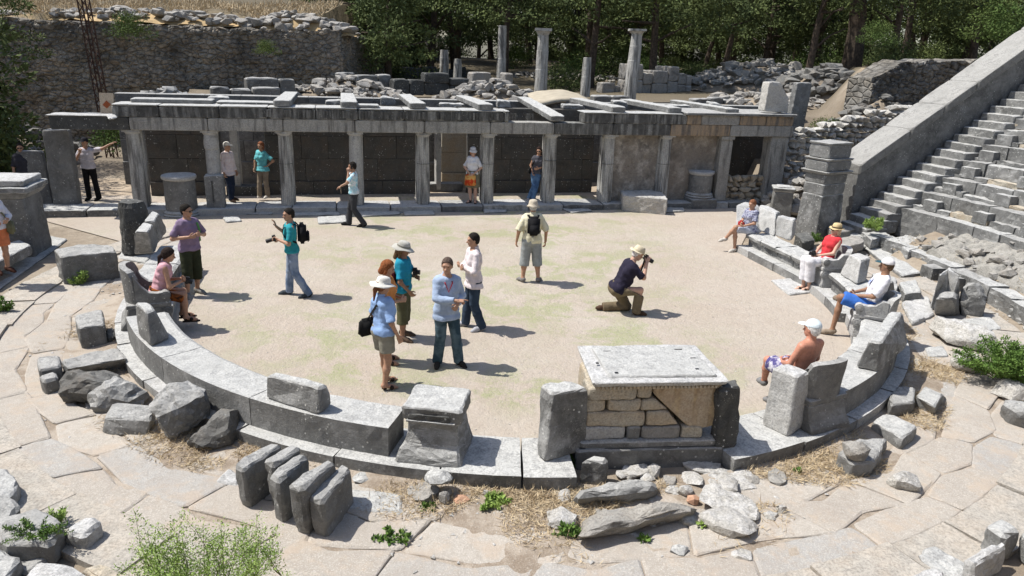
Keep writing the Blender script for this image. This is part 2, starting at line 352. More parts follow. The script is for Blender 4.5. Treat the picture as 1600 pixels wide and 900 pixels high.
def terr_mat():
    m, nt, b = newmat('dry_ground'); q = NB(nt); n1 = q.noise(.5, 8, .7); n2 = q.noise(5, 7, .75); n3 = q.noise(.12, 3, .5)
    c = q.mix(q.mr(n1, .38, .62), (.27, .22, .165), (.43, .37, .29)); c = q.mix(q.mr(n2, .45, .65, 0, .5), c, (.2, .165, .125))
    x = q.n('SeparateXYZ'); q.l(q.pos, x.inputs[0])
    c = q.mix(q.m('MULTIPLY', q.mr(x.outputs[2], 4.2, 4.9), q.mr(n2, .3, .55)), c, (.50, .37, .2))
    c = q.mix(q.m('MULTIPLY', q.mr(x.outputs[1], 24, 28), q.mr(x.outputs[2], 4.2, 2.9, .0, .8)), c, (.165, .135, .098)); c = q.mix(q.mr(x.outputs[1], 31, 39), c, (.12, .10, .065)); q.l(c, b.inputs['Base Color']); q.bump(b, q.m('ADD', n2, n1), .8, .08); return m
tag(mobj('terrain', me, terr_mat()), kind='structure')
# orchestra floor, slightly uneven
bm = bmesh.new(); N = 96; rr = [0, 1, 2, 3, 4, 5, 5.8, 6.4]
ctr = bm.verts.new((CX, CY, .012)); prev = None
def orch_edge(k):
    a = 360*k/N-180
    return a
pts_out = [ring(a, 6.62) for a in np.linspace(-188, 34, 80)] + [W(18.9, -.38).xy, W(-2.6, -.38).xy]
bm.free(); bm = bmesh.new(); vs = [bm.verts.new((p.x, p.y, .012)) for p in pts_out]; f = bm.faces.new(vs); bmesh.ops.triangulate(bm, faces=[f])
tag(bobj('orchestra_floor', bm, M['sand']), kind='structure')
# walkway: bumpy packed dirt with uneven paving slabs partly buried in it
def wring(a, f):
    q0 = ring(a, 7.26) if a > -184 else ring(-184, 7.26); q1 = Vector((CX+9.0*math.cos(R(a)), CY+9.0*math.sin(R(a)))); return q0.lerp(q1, f)
bm = bmesh.new(); pr = None
for a in np.linspace(-206, 32, 640):
    rw = []
    for k in range(21):
        p = wring(a, k/20); v = Vector((p.x, p.y, 0)); f = k/20
        z = .012+.03*noise.noise(v*.9)+.016*noise.noise(v*2.7)+.007*noise.noise(v*8)+.035*max(0, 1-f*2.2)**1.5-.012*f
        rw.append(bm.verts.new((p.x, p.y, max(.0, z))))
    if pr:
        for k in range(20): bm.faces.new((pr[k], pr[k+1], rw[k+1], rw[k]))
    pr = rw
tag(bobj('walkway_dirt', bm, M['path'], smooth=True), kind='structure')
rnd = random.Random(12); bm = bmesh.new(); bands = ((.12, .44), (.44, .74), (.74, .995)); 
for bi, (f0, f1) in enumerate(bands):
    a = -205; prevc = None
    ja = [a]; 
    while a < 30: a += rnd.uniform(6.5, 12.); ja.append(a)
    for i in range(len(ja)-1):
        if rnd.random() < (.30 if bi == 0 else .07): continue
        r1 = random.Random(i*31+bi); r2 = random.Random((i+1)*31+bi); g = .03; sk0, sk1 = r1.uniform(-.9, .9), r2.uniform(-.9, .9)
        w0 = lambda aa: f0+.05*math.sin(aa*.7+bi*2)*(bi > 0); w1 = lambda aa: f1+(.05*math.sin(aa*.7+(bi+1)*2) if bi < 2 else 0)
        A0, A1 = ja[i]+g, ja[i+1]-g; P = []
        for t_ in (0, .5, 1): aa = A0-sk0+(A1-sk1-A0+sk0)*t_; P.append(wring(aa, w0(aa)+.002))
        for t_ in (1, .5, 0): aa = A0+sk0+(A1+sk1-A0-sk0)*t_; P.append(wring(aa, w1(aa)-.002))
        P = [p+Vector((rnd.uniform(-.009, .009), rnd.uniform(-.009, .009))) for p in P]; zt = .026+rnd.uniform(-.008, .010); tx, ty = rnd.uniform(-.008, .008), rnd.uniform(-.008, .008); c = sum(P, Vector((0, 0)))/6
        b = prism([(p.x, p.y, -.06) for p in P], [(p.x, p.y, zt+(p.x-c.x)*tx+(p.y-c.y)*ty) for p in P]); _seed[0] += 1; roughen(b, .0045, .16, .012, _seed[0])
        me = bpy.data.meshes.new('t'); b.to_mesh(me); b.free(); bm.from_mesh(me); bpy.data.meshes.remove(me)
tag(bobj('walkway_paving', bm, M['pave']), kind='structure')
# ---- kerb of long slabs outside the walkway
def arc_bm(a0, a1, r0, r1, z0, z1, fn=None, step=2.2, dz=0.):
    fn = fn or (lambda a, r: Vector((CX+r*math.cos(R(a)), CY+r*math.sin(R(a))))); n = max(2, int(abs(a1-a0)/step)+1); bm = bmesh.new(); pr = None
    for i in range(n):
        a = a0+(a1-a0)*i/(n-1); c = [bm.verts.new((*fn(a, r), z)) for r, z in ((r0, z0), (r1, z0), (r1, z1+dz), (r0, z1))]
        if pr:
            for k in range(4): bm.faces.new((pr[k], pr[(k+1) % 4], c[(k+1) % 4], c[k]))
        else: bm.faces.new(c)
        pr = c
    bm.faces.new(pr[::-1]); bmesh.ops.recalc_face_normals(bm, faces=bm.faces); return bm
def arcblock(name, a0, a1, r0, r1, z0, z1, mat, parent, fn=None, amp=.008, seed=1, edge=.13, bev=.02, dz=0., big=0.):
    bm = arc_bm(a0, a1, r0, r1, z0, z1, fn, dz=dz); roughen(bm, amp, edge, 0, seed, big); return bobj(name, bm, M[mat], parent)
rnd = random.Random(5)
kerb = empty('kerb_row', (0, 0, 0), label='low curved kerb of pale slabs along the outer edge of the paved walkway', cat='kerb')
a = -206
while a < 6:
    da = rnd.uniform(5.5, 9.5); arcblock('kerb_slab', a+.12, a+da-.12, 8.96+rnd.uniform(-.03, .03), 9.62, -.05, .05+rnd.uniform(-.012, .02), 'kerb', kerb, seed=int(a*3)); a += da
# ---- seat rows of the auditorium on the right
for k in range(0, 10):
    r0 = 11.6+.6*k; z1 = 1.0+.42*k; h = .30 if k else .4
    if k == 9: break
    words = ['lowest', 'second', 'third', 'fourth', 'fifth', 'sixth', 'seventh', 'eighth', 'ninth']
    row = empty('seat_row', (0, 0, 0), label=f'{words[k]} complete row of worn grey stone seats counted upward from the fallen stones, right slope', cat='seat row', group='stone seat rows of the auditorium')
    # stop at the stair
    ae = 60
    while ae > -20:
        p = Vector((CX+r0*math.cos(R(ae)), CY+r0*math.sin(R(ae))))
        if (p-RA0).dot(Vector((-RAD.y, RAD.x))) < -.95: break
        ae -= .2
    a = ae; first = True
    while a > -34:
        da = rnd.uniform(3.6, 6.2)*11.6/r0
        if not (rnd.random() < .05):
            dr = rnd.uniform(-.025, .025); dz = rnd.uniform(-.025, .02)
            arcblock('seat_block', a-.08, a-da+.08, r0+dr, r0+.36, z1-h-.34, z1+dz, rnd.choice(['seat', 'grey', 'grey', 'seat']), row, seed=int(k*100+a), amp=.019, edge=.12, big=.015)
            if rnd.random() < .85:
                arcblock('footrest_slab', a-.1, a-da+.1, r0+.37, r0+.60, z1-.22, z1+.12+rnd.uniform(-.05, .03), rnd.choice(['seat', 'lime', 'grey']), row, seed=int(k*100+a+50), amp=.03, edge=.14, big=.03)
        a -= da
# stair climbing beside the retaining wall
st = empty('stair', (0, 0, 0), label='narrow stone stair climbing beside the sloping retaining wall on the right', cat='stair')
nrm = Vector((RAD.y, -RAD.x))
for j in range(-3, 20):
    d = .289*j-.02; c = RA0+RAD*d; z1 = .86+.2*j
    if z1 < .05: continue
    x0 = rnd.uniform(-.03, .03)
    P4 = [c+RAD*x0, c+RAD*(.6), c+RAD*.55+nrm*1.05+Vector((.12, -.02)), c+RAD*(x0-.02)+nrm*1.05+Vector((-.02, 0))]
    bm = prism([(*p, z1-.35) for p in P4], [(*p, z1+rnd.uniform(-.015, .01)) for p in P4]); roughen(bm, .012, .13, .015, j+40); bobj('step', bm, M[rnd.choice(['seat', 'grey'])], st)
# blocks of a second stair standing up from the rows
for row_, (a_, n_) in enumerate(((24.5, 9), (17.5, 8), (11, 7))):
    stb = empty('stair_of_blocks', (0, 0, 0), label=['upper', 'middle', 'lower'][row_]+' diagonal line of half-height step blocks crossing the right seat rows', cat='stair')
    for k in range(1, n_):
        r0 = 11.6+.6*k; a0 = a_+.0*k
        p = Vector((CX+(r0-.05)*math.cos(R(a0)), CY+(r0-.05)*math.sin(R(a0))))
        if (p-RA0).dot(Vector((-RAD.y, RAD.x))) > -1.0: continue
        da = math.degrees(.42/r0)
        arcblock('step_block', a0, a0-da, r0-.25, r0-.012, .6+.42*k, 1.0+.42*k-.13, 'seat', stb, seed=k+row_*20+200, amp=.012, edge=.12)
# first row (A) round the walkway
rowA = empty('front_row', (0, 0, 0), label='curved front row of worn blocks just behind the kerb, broken by gaps and weeds', cat='seat row')
a = 27.
while a > -10:
    da = rnd.uniform(3.6, 5.2); rr_ = 9.95+max(0, (a-8)*.03)
    arcblock('row_block', a, a-da+.25, rr_+rnd.uniform(-.04, .04), rr_+.42, -.04, .36+rnd.uniform(-.04, .02), rnd.choice(['grey', 'seat']), rowA, seed=int(a*7)+9, amp=.02, edge=.12)
    if rnd.random() < .35:
        arcblock('row_block', a-da*.3, a-da*.3-2.2, rr_-.36, rr_-.02, -.04, .27, 'grey', rowA, seed=int(a*7)+19, amp=.016, edge=.12)
    a -= da
# flat slabs behind row A are bare bedrock
def rockbed(name, poly_a, r0, r1, label):
    bm = bmesh.new(); na, nr = 220, 40; g = []
    for i in range(na+1):
        a = poly_a[0]+(poly_a[1]-poly_a[0])*i/na; rw = []
        for j in range(nr+1):
            r = r0+(r1-r0)*j/nr; x, y = CX+r*math.cos(R(a)), CY+r*math.sin(R(a)); v = Vector((x, y, 0))
            e = min(i, na-i, 14)/14*min(j, nr-j, 5)/5
            rg = abs(noise.noise(v*1.3))*.22+abs(noise.noise(v*3.7))*.12+noise.noise(v*9)*.03
            rw.append(bm.verts.new((x, y, .32+(r-r0)/(r1-r0)*.42-.3*(1-min(1, e*1.5))+rg)))
        g.append(rw)
    for i in range(na):
        for j in range(nr): bm.faces.new((g[i][j], g[i][j+1], g[i+1][j+1], g[i+1][j]))
    bmesh.ops.recalc_face_normals(bm, faces=bm.faces)
    tag(bobj(name, bm, M['bedrock']), kind='structure')
rockbed('bedrock', (19, -32), 10.42, 11.72, '')
# ---- sloping parapet wall
par = empty('retaining_wall', (*RA0, 0), label='long sloping retaining wall with broad smooth marble coping, right of the stage', cat='retaining wall')
pn = -nrm
def par_z(d): return 1.98+(d+.24)*.643
d0, d1 = -.2, 9.5
def wpt(d, o, z): p = RA0+RAD*d+pn*o; return Vector((p.x-RA0.x, p.y-RA0.y, z))
bm = prism([wpt(d0, .06, -.05), wpt(d1, .06, -.05), wpt(d1, .95, -.05), wpt(d0, .95, -.05)], [wpt(d0, .06, par_z(d0)-.28), wpt(d1, .06, par_z(d1)-.28), wpt(d1, .95, par_z(d1)-.28), wpt(d0, .95, par_z(d0)-.28)])
roughen(bm, .01, .35, 0, 3); bobj('wall_body', bm, M['grey'], par)
d = d0-.02; k = 0
for L in (1.55, 1.05, 1.0, 2.3, 1.6, 2.2):
    e = d+L-.012
    bm = prism([wpt(d, -.0, par_z(d)-.275), wpt(e, -.0, par_z(e)-.275), wpt(e, 1.02, par_z(e)-.275), wpt(d, 1.02, par_z(d)-.275)], [wpt(d, -.0, par_z(d)+rnd.uniform(-.01, .01)), wpt(e, -.0, par_z(e)), wpt(e, 1.02, par_z(e)), wpt(d, 1.02, par_z(d)+rnd.uniform(-.01, .01))])
    roughen(bm, .006, .2, .012, 77+k); bobj('coping_slab', bm, M['coping'], par); d += L; k += 1
# ================================================================ RING OF HONOUR SEATS
base = empty('ring_base', (0, 0, 0), label='curved base course of marble slabs carrying the ring of benches', cat='base course')
a = -184.; k = 0
for da in (11, 9, 10, 8, 12, 9, 8, 11, 10, 7.3, 4.9, 15.3, 9, 9, 10, 8, 9, 11, 9, 10, 11, 9, 9, 9):
    e = min(31.5, a+da)
    if a < 31 and k != 11: arcblock('base_slab', a+.1, e-.1, 6.32 if a > -20 else 6.45, 7.31+rnd.uniform(-.015, .015), -.06, .19+rnd.uniform(-.008, .008), rnd.choice(['seat', 'seat', 'marble']), base, fn=ring, seed=k+300, amp=.006)
    a += da; k += 1
def bench(a0, a1, label, zt=.56, r0=6.52, r1=7.13, mat='seat', n=1, amp=.007, seed=1):
    t = empty('bench', (*ring((a0+a1)/2, 6.8), 0), label=label, cat='stone bench', group='curved marble benches of the ring'); c = Vector(t.location)
    for i in range(n):
        b0 = a0+(a1-a0)*i/n+(.12 if i else 0); b1 = a0+(a1-a0)*(i+1)/n
        bm = bmesh.new(); m_ = max(3, int(abs(b1-b0)/2)+1); pr = None
        prof = ((r0+.10, .185), (r1, .185), (r1, zt), (r0+.30, zt-.012), (r0+.06, zt-.005), (r0, zt-.04), (r0+.01, zt-.11), (r0+.09, zt-.15))
        for j in range(m_):
            a = b0+(b1-b0)*j/(m_-1); cc = [bm.verts.new((*ring(a, r), z)) for r, z in prof]; L = len(cc)
            if pr:
                for q in range(L): bm.faces.new((pr[q], pr[(q+1) % L], cc[(q+1) % L], cc[q]))
            else: bm.faces.new(cc)
            pr = cc
        bm.faces.new(pr[::-1]); bmesh.ops.recalc_face_normals(bm, faces=bm.faces); roughen(bm, amp, .12, 0, seed+i*7)
        bmesh.ops.translate(bm, verts=bm.verts, vec=-c); bobj('bench_slab', bm, M[mat], t)
    return t
bench(-183, -160.5, 'upper left bench between two tall backrest slabs and the woman in pink', n=2, seed=11, amp=.014)
bench(-147.5, -101.2, 'longest curved bench of the ring, dark outer face, lower left of the orchestra', n=3, seed=21)
bench(-52.5, -24, 'bench with a worn step-like end behind the shirtless man', n=2, seed=31, amp=.01)
bench(-14.5, 1.0, 'smooth bench between the man in blue shorts and the woman in the red top', n=2, seed=41)
bench(9.5, 31, 'cracked far right bench where the woman with the red bag sits', n=4, seed=51, amp=.022, zt=.5)
def throne(a, label, back=.86, r=6.66, arm=True, yaw=0., mat='grey', w=.66):
    p = ring(a, r); f = (AX-p).normalized(); rz = math.atan2(f.y, f.x)-math.pi/2+yaw
    t = empty('throne', (p.x, p.y, .19), rz, label, 'marble throne', 'five marble thrones of honour'); MT = M[mat]
    h = w/2
    # flared skirt: concave profile swept front and back
    bm = bmesh.new(); lv = ((.0, .07, .13), (.06, .06, .12), (.14, .03, .06), (.24, .0, .02), (.34, -.01, .0)); pr = None
    for z, ex, ey in lv:
        c = [bm.verts.new(v) for v in ((-h-ex*.3, -.34-ey, z), (h+ex*.3, -.34-ey, z), (h+ex*.3, .28+ex*.3, z), (-h-ex*.3, .28+ex*.3, z))]
        if pr:
            for q in range(4): bm.faces.new((pr[q], pr[(q+1) % 4], c[(q+1) % 4], c[q]))
        else: bm.faces.new(c[::-1])
        pr = c
    bm.faces.new(pr); bmesh.ops.recalc_face_normals(bm, faces=bm.faces); roughen(bm, .006, .08, .008, int(a)); bobj('base', bm, MT, t)
    bm = box_bm((0, -.02, .385), (w+.02, .66, .07)); roughen(bm, .004, .1, .01, 2); bobj('seat', bm, MT, t)
    # curved back
    bm = bmesh.new(); n = 13; A = []; 
    for i in range(n):
        u = i/(n-1)*2-1; ang = u*1.25; x = math.sin(ang)/math.sin(1.25)*h; y = -.36+(1-math.cos(ang))*.24; top = back-.05*u*u-(.0 if abs(u) < .8 else (abs(u)-.8)*.6)
        xi = x*.80; yi = y+.085+(.0 if abs(u) < .9 else 0)
        A.append([bm.verts.new(q) for q in ((x, y, .36), (x*1.02, y-.03, top), (xi, yi-.02, top), (xi, yi, .36))])
    for i in range(n-1):
        for q in range(4): bm.faces.new((A[i][q], A[i][(q+1) % 4], A[i+1][(q+1) % 4], A[i+1][q]))
    bm.faces.new(A[0][::-1]); bm.faces.new(A[-1]); bmesh.ops.recalc_face_normals(bm, faces=bm.faces); roughen(bm, .006, .09, 0, int(a)+3); bobj('backrest', bm, MT, t)
    if arm:
        for s_ in (-1, 1):
            bm = bmesh.new(); P = [(-.2, .36), (.26, .36), (.31, .52), (.27, .60), (.12, .58), (0., .60), (-.1, .70), (-.2, back-.1)]
            x0, x1 = s_*(h-.11), s_*h
            va = [bm.verts.new((x0, y, z)) for y, z in P]; vb = [bm.verts.new((x1+s_*.005, y, z)) for y, z in P]; bm.faces.new(va); bm.faces.new(vb[::-1])
            for i in range(len(P)): bm.faces.new((va[i], va[(i+1) % len(P)], vb[(i+1) % len(P)], vb[i]))
            bmesh.ops.recalc_face_normals(bm, faces=bm.faces); roughen(bm, .004, .08, .006, int(a)+9+s_); ar = bobj('armrest', bm, MT, t)
            for zz, ra in ((.53, .075), (.27, .085)):
                bm = bmesh.new()
                for kk, (rad, wd) in enumerate(((ra, .0), (ra*.72, .012), (ra*.62, .0), (ra*.4, .014), (ra*.2, .022))):
                    bmesh.ops.create_cone(bm, cap_ends=True, segments=20, radius1=rad, radius2=rad*.96, depth=.13+wd*2, matrix=Matrix.Translation((s_*(h-.055), .24, zz)) @ Matrix.Rotation(math.pi/2, 4, 'Y'))
                bobj('volute', bm, MT, ar)
    return t
# ================================================================ STAGE FRONT
def bandbox(name, s0, s1, t0, t1, z0, z1, mat, parent=None, amp=.006, edge=.16, bev=.012, seed=None, z1b=None):
    z1b = z1 if z1b is None else z1b
    b = [W(s0, t0, z0), W(s1, t0, z0), W(s1, t1, z0), W(s0, t1, z0)]; tt = [W(s0, t0, z1), W(s1, t0, z1b), W(s1, t1, z1b), W(s0, t1, z1)]
    bm = prism(b, tt); _seed[0] += 1; roughen(bm, amp, edge, bev, seed or _seed[0])
    if parent: return bobj(name, bm, M[mat], parent)
    return bobj(name, bm, M[mat], loc=W(s0, t0, z0))
def SU(u, v=250, t=0.): return ONP(u, v, t)[0]
sty = empty('stylobate', (0, 0, 0), label='long low marble step under the colonnade of the stage front', cat='step')
s = -2.7; k = 0
while s < 18.9:
    L = rnd.uniform(1.0, 1.9); e = min(18.9, s+L)
    bandbox('step_slab', s+.01, e-.01, -.38-rnd.uniform(0, .05), .52, -.05, .2+rnd.uniform(-.012, .008), rnd.choice(['seat', 'marble', 'grey']), sty, seed=600+k); s = e; k += 1
# floor behind
bm = bmesh.new(); q = [W(-3.2, .5, .13), W(19.2, .5, .13), W(19.2, 1.95, .13), W(-3.2, 1.95, .13)]; bm.faces.new([bm.verts.new(p) for p in q])
tag(bobj('stage_floor', bm, M['sand']), kind='structure')
bm = bmesh.new(); q = [W(-3.2, 1.95, .06), W(19.4, 1.95, .06), W(19.4, 5.35, .06), W(-3.2, 5.35, .06)]; bm.faces.new([bm.verts.new(p) for p in q])
tag(bobj('stage_house_floor', bm, M['dirt']), kind='structure')
# paving slabs in front of the step
for i, (poly, lab) in enumerate([([(355, 326), (430, 327), (425, 333), (350, 333)], 'thin grey paving slab in front of the step, left of the teal-shirted man'), ([(452, 329), (528, 328), (532, 334), (455, 336)], 'thin paving slab in front of the step, between third and fourth columns'),
      ([(495, 338), (540, 336), (542, 346), (497, 348)], 'thin paving slab beside the feet of the man on the phone'), ([(628, 323), (672, 322), (681, 334), (632, 335)], 'flat dark slab in front of the fluted column by the doorway'),
      ([(752, 322), (790, 321), (792, 330), (756, 331)], 'small pale slab below the woman with the flowered bag'), ([(560, 330), (622, 327), (626, 333), (566, 337)], 'long thin slab right of the phone man\'s legs'), ([(870, 322), (905, 318), (926, 328), (893, 331)], 'pale slab in front of the column with the leaning woman'),
      ([(348, 338), (372, 336), (378, 344), (352, 346)], 'low pale slab near the foot of the broken column'), ([(1042, 321), (1068, 320), (1070, 329), (1040, 330)], 'low rounded slab beside the round altar on its square foot')]):
    blk('paving_slab', lab, poly, max(p[1] for p in poly)+3.5, 0, 'seat', amp=.012, edge=.12, cat='paving slab', group='loose slabs in front of the stage step')
# columns
def fluted(r0, r1, z0, z1, n=16, cut=None, mat='column'):
    bm = bmesh.new(); seg = n*4; pr = None; H = 9
    for j in range(H+1):
        z = z0+(z1-z0)*j/H; r = r0+(r1-r0)*j/H; rg = []
        for i in range(seg):
            a = 2*math.pi*i/seg; fl = .018*abs(math.sin(a*n/2))**.7; rg.append(bm.verts.new(((r-.018+fl)*math.cos(a)*1., (r-.018+fl)*math.sin(a), z+noise.noise(Vector((i, j, r0*50)))*.004)))
        if pr:
            for i in range(seg): bm.faces.new((pr[i], pr[(i+1) % seg], rg[(i+1) % seg], rg[i]))
        else: bm.faces.new(rg[::-1])
        pr = rg
    bm.faces.new(pr); return bm
ccol = ['leftmost round column of the colonnade, dirty and nearly smooth', 'broken column with a square slotted block for its lower half', 'fluted column between the turquoise-shirted woman and the man on the phone', 'plain pale column directly behind the man on the phone', 'dark streaked fluted column left of the doorway', 'fluted column against which the woman with the flowered bag stands', 'dark fluted column on which the woman in jeans leans', 'fluted column with a bright left side beside the plastered panel', 'slim fluted column between the two plastered panels', 'square pale pilaster right of the plastered panels']
SC = [1.952*i for i in range(10)]; SC[1] = SU(332); SC[7] = SU(950); SC[8] = SU(1038); SC[9] = SU(1129)
ang = math.atan2(DS.y, DS.x)
for i, s_ in enumerate(SC):
    p = W(s_, 0, .2); t = empty('column', p, ang, ccol[i], 'column', 'columns of the stage front')
    H = 2.11
    if i == 9:
        b = box_bm((0, .05, H/2-.05), (.40, .44, H-.1)); roughen(b, .008, .15, .015, i); bobj('shaft', b, M['architrave'], t)
    elif i == 1:
        b = box_bm((.02, -.12, .41), (.50, .34, .98)); roughen(b, .012, .12, .02, i); sb = bobj('lower_block', b, M['seat'], t)
        b = box_bm((-.02, -.297, .45), (.035, .02, .6)); bobj('slot_shade', b, M['dark'], t)  # dark strip on the face: painted shade, no slot is cut
        b = lathe_bm([(.17, .85), (.165, 1.2), (.16, 1.58), (.19, 1.62), (.2, 1.8), (.17, 2.02)], 20, wob=.05); roughen(b, .012, .1, 0, 7); bobj('shaft', b, M['marble'], t)
        b = box_bm((0, .13, H/2), (.36, .16, H-.1)); roughen(b, .008, .15, .015, i+30); bobj('pier', b, M['column'], t)
    else:
        fl = i not in (0, 3)
        b = fluted(.195, .17, 0, H-.1) if fl else lathe_bm([(.205, 0), (.2, .7), (.185, 1.4), (.175, 2.0)], 24, wob=.012)
        if not fl: roughen(b, .006, .12, 0, i)
        bobj('shaft', b, M['column'], t, smooth=False)
        if i in (2, 5, 6, 7, 8, 4):
            bobj('drum_joint', lathe_bm([(.192, 0), (.192, .008)], 24, c=(0, 0, 1.2 if i != 6 else 1.3)), M['dark'], t)
        b = box_bm((-.03 if i > 3 else .03, .15, H/2-.03), (.36, .24, H-.08)); roughen(b, .006, .15, .01, i+30); bobj('pier', b, M['column'], t)
    if i < 9:
        b = join(lathe_bm([(.172, H-.13), (.182, H-.10), (.215, H-.065), (.218, H-.05)], 28), box_bm((0, 0, H-.027), (.44, .42, .05))); bobj('capital', b, M['marble'], t)
    else:
        b = box_bm((0, .02, H-.06), (.46, .5, .11)); roughen(b, .004, .12, .01, 4); bobj('capital', b, M['architrave'], t)
# corner pier and entablature
b = box_bm((0, .05, 1.05), (.62, .5, 2.12)); roughen(b, .008, .15, .015, 71); t = bobj('corner_pier', b, M['architrave']); t.location = W(SU(1209), 0, .2); t.rotation_euler = (0, 0, ang); tag(t, 'broad square corner pier under the right end of the entablature', 'pier')
ent = empty('entablature', (0, 0, 0), label='long streaked marble entablature lying across the stage columns', cat='entablature')
jo = [-1.9]+SC[:10]+[SU(1233, 200)]
for i in range(len(jo)-1):
    s0, s1 = jo[i], jo[i+1]
    if i == 0: s1 = 0.
    bandbox('architrave_block', s0+.006, s1-.006, -.27, .25, 2.312, 2.655, 'ochre' if i in (9,) else ('dark' if i in (0,) else ('frieze' if i in (7, 8) else 'architrave')), ent, seed=700+i)
fr = [SU(180, 180)]
e1 = SU(793, 185)
while fr[-1] < e1-1.2: fr.append(fr[-1]+rnd.uniform(1.1, 1.7))
fr.append(e1)
for i in range(len(fr)-1): bandbox('frieze_block', fr[i]+.006, fr[i+1]-.006, -.29, .22, 2.66, 2.94+rnd.uniform(-.008, .006), 'frieze', ent, seed=720+i)
for i in range(len(fr)-1): bandbox('frieze_cap', fr[i]+.006, fr[i+1]-.006, -.31, .6, 2.945, 2.985+rnd.uniform(-.008, .006), 'seat', ent, seed=740+i)
fr = [SU(908, 185), SU(955, 185), SU(1020, 185), SU(1068, 185), SU(1090, 185), SU(1150, 185), SU(1190, 185), SU(1233, 185)]
for i in range(len(fr)-1): bandbox('frieze_block', fr[i]+.005, fr[i+1]-.005, -.29, .22, 2.66, 2.95, 'frieze' if i < 3 else ('ochre' if i in (3, 5, 6) else 'architrave'), ent, seed=760+i)
bandbox('cornice_slab', SU(1064, 180)+.0, SU(1236, 180), -.40, 1.6, 2.955, 3.03, 'grey', ent, seed=790)
bandbox('cornice_slab', SU(908, 180), SU(1062, 180), -.31, .5, 2.955, 2.985, 'seat', ent, seed=791)
bandbox('architrave_cap', -1.95, SU(182, 180), -.3, .4, 2.66, 2.69, 'marble', ent, seed=792)
# triglyphs carved on the frieze, each one grooved piece
for s_ in np.arange(3.4, 11, .53):
    pf = [(0, 0)]
    for k in range(3): pf += [(k*.085, -.022), (k*.085+.055, -.022)]+([(k*.085+.07, -.004)] if k < 2 else [])
    pf += [(.225, 0)]; b = prism([W(float(s_)+x, -.293+y, 2.71) for x, y in pf], [W(float(s_)+x, -.293+y, 2.91) for x, y in pf]); bobj('triglyph', b, M['frieze'], ent)
# roof beams
for i, s_ in enumerate([SU(443, 168), SU(546, 168), SU(652, 172), SU(757, 175), SU(868, 182), SU(962, 180), SU(1052, 180), SU(1142, 178)]):
    nm = ['leftmost', 'second', 'third', 'fourth', 'fifth', 'sixth', 'seventh', 'eighth'][i]
    t0 = -.12 if i < 6 else 0.; z0 = 2.995 if i != 4 else 2.70
    b = prism([W(s_-.24, t0-.15, z0), W(s_+.22, t0-.15, z0), W(s_+.20, 4.2, 2.97), W(s_-.22, 4.2, 2.97)], [W(s_-.24, t0-.15, z0+.17), W(s_+.22, t0-.15, z0+.17), W(s_+.20, 4.2, 3.12), W(s_-.22, 4.2, 3.12)]); roughen(b, .009, .15, .015, 800+i)
    tag(bobj('roof_beam', b, M['seat'], loc=W(s_, 0, z0)), f'{nm} pale stone beam from the left running back over the stage roof', 'stone beam', 'stone roof beams of the stage')
# lying slabs on roof edge
for i, (s0, s1, t0, t1, lab) in enumerate([(SU(335, 165), SU(430, 165), .3, .95, 'long thin slab lying along the roof edge left of the first beam'), (SU(538, 165), SU(592, 165), -.2, .35, 'short slab lying on the entablature at the foot of the second beam'), (SU(200, 165), SU(330, 165), .25, .8, 'grey slab lying on the left end of the entablature')]):
    tag(bandbox('roof_slab', s0, s1, t0, t1, 2.99, 3.05+.02*i, 'seat', seed=810+i), lab, 'stone slab')
# broken blocks left lying on the wall tops
for i, (s_, t_, w_, d_, h_, lab) in enumerate([(1.6, 2.0, .7, .4, .18, 'broken block on the wall top near the left end of the roof'), (5.0, 1.95, .8, .4, .14, 'broken slab on the wall top between the first two beams'), (6.7, 2.1, .5, .5, .25, 'squarish block on the wall top between the second and third beams'), (8.5, 1.9, .9, .45, .12, 'thin broken slab on the wall top between the third and fourth beams'), (10.4, 2.0, .5, .4, .24, 'small block on the wall top left of the tilted beam'),
      (12.6, 1.95, .8, .5, .15, 'flat broken slab on the wall top right of the tilted beam'), (14.4, 2.1, .6, .5, .28, 'squarish block on the wall top between the sixth and seventh beams'), (16.4, 2.0, .9, .5, .2, 'long broken block on the wall top between the last two beams'), (17.9, 1.9, .5, .6, .3, 'rough block on the wall top near the right end of the roof')]):
    b = prism([W(s_, t_, 2.885), W(s_+w_, t_+.04, 2.885), W(s_+w_*.95, t_+d_, 2.885), W(s_+.05, t_+d_*.9, 2.885)], [W(s_+.03, t_, 2.885+h_), W(s_+w_*.9, t_+.05, 2.885+h_*.9), W(s_+w_*.9, t_+d_, 2.885+h_), W(s_+.06, t_+d_*.85, 2.885+h_*1.1)]); roughen(b, .02, .12, .02, 850+i); tag(bobj('broken_block', b, M['seat'], loc=W(s_, t_, 2.885)), lab, 'stone block', 'broken blocks on the stage roof')
# stage house wall
def wallpiece(name, u0, u1, t, z1, mat, lab, thick=.4, zb=.05, v=260, cat='wall', courses=((.13, .55), (.55, 1.25), (1.25, 1.95), (1.95, 2.9)), seed=1, bl=1.05):
    w_ = empty(name, (0, 0, 0), label=lab, cat=cat); r_ = random.Random(seed); s0, s1 = ONP(u0, v, t)[0], ONP(u1, v, t)[0]
    for ci, (a, b) in enumerate(courses):
        if a >= z1: break
        b = min(b, z1); s = s0-(0 if ci % 2 else .0)
        while s < s1-.02:
            L = r_.uniform(.75, 1.35)*bl; e = min(s1, s+L) if s1-(s+L) > .35 else s1
            pj = -.06 if ci == 0 else 0
            bandbox('wall_block', s+.004, e-.004, t+pj+r_.uniform(-.006, .006), t+thick, a+.003 if ci else zb, b-.003, mat, w_, amp=.004, edge=.3, bev=.008); s = e
    return w_
M['stagewall'] = stone('stage_wall_stone', (.125, .12, .108), (.075, .073, .067), crust=(.04, .039, .037), cr=.5, vert=.2, speck=.8, warm=(.13, .10, .075), warmf=.5)
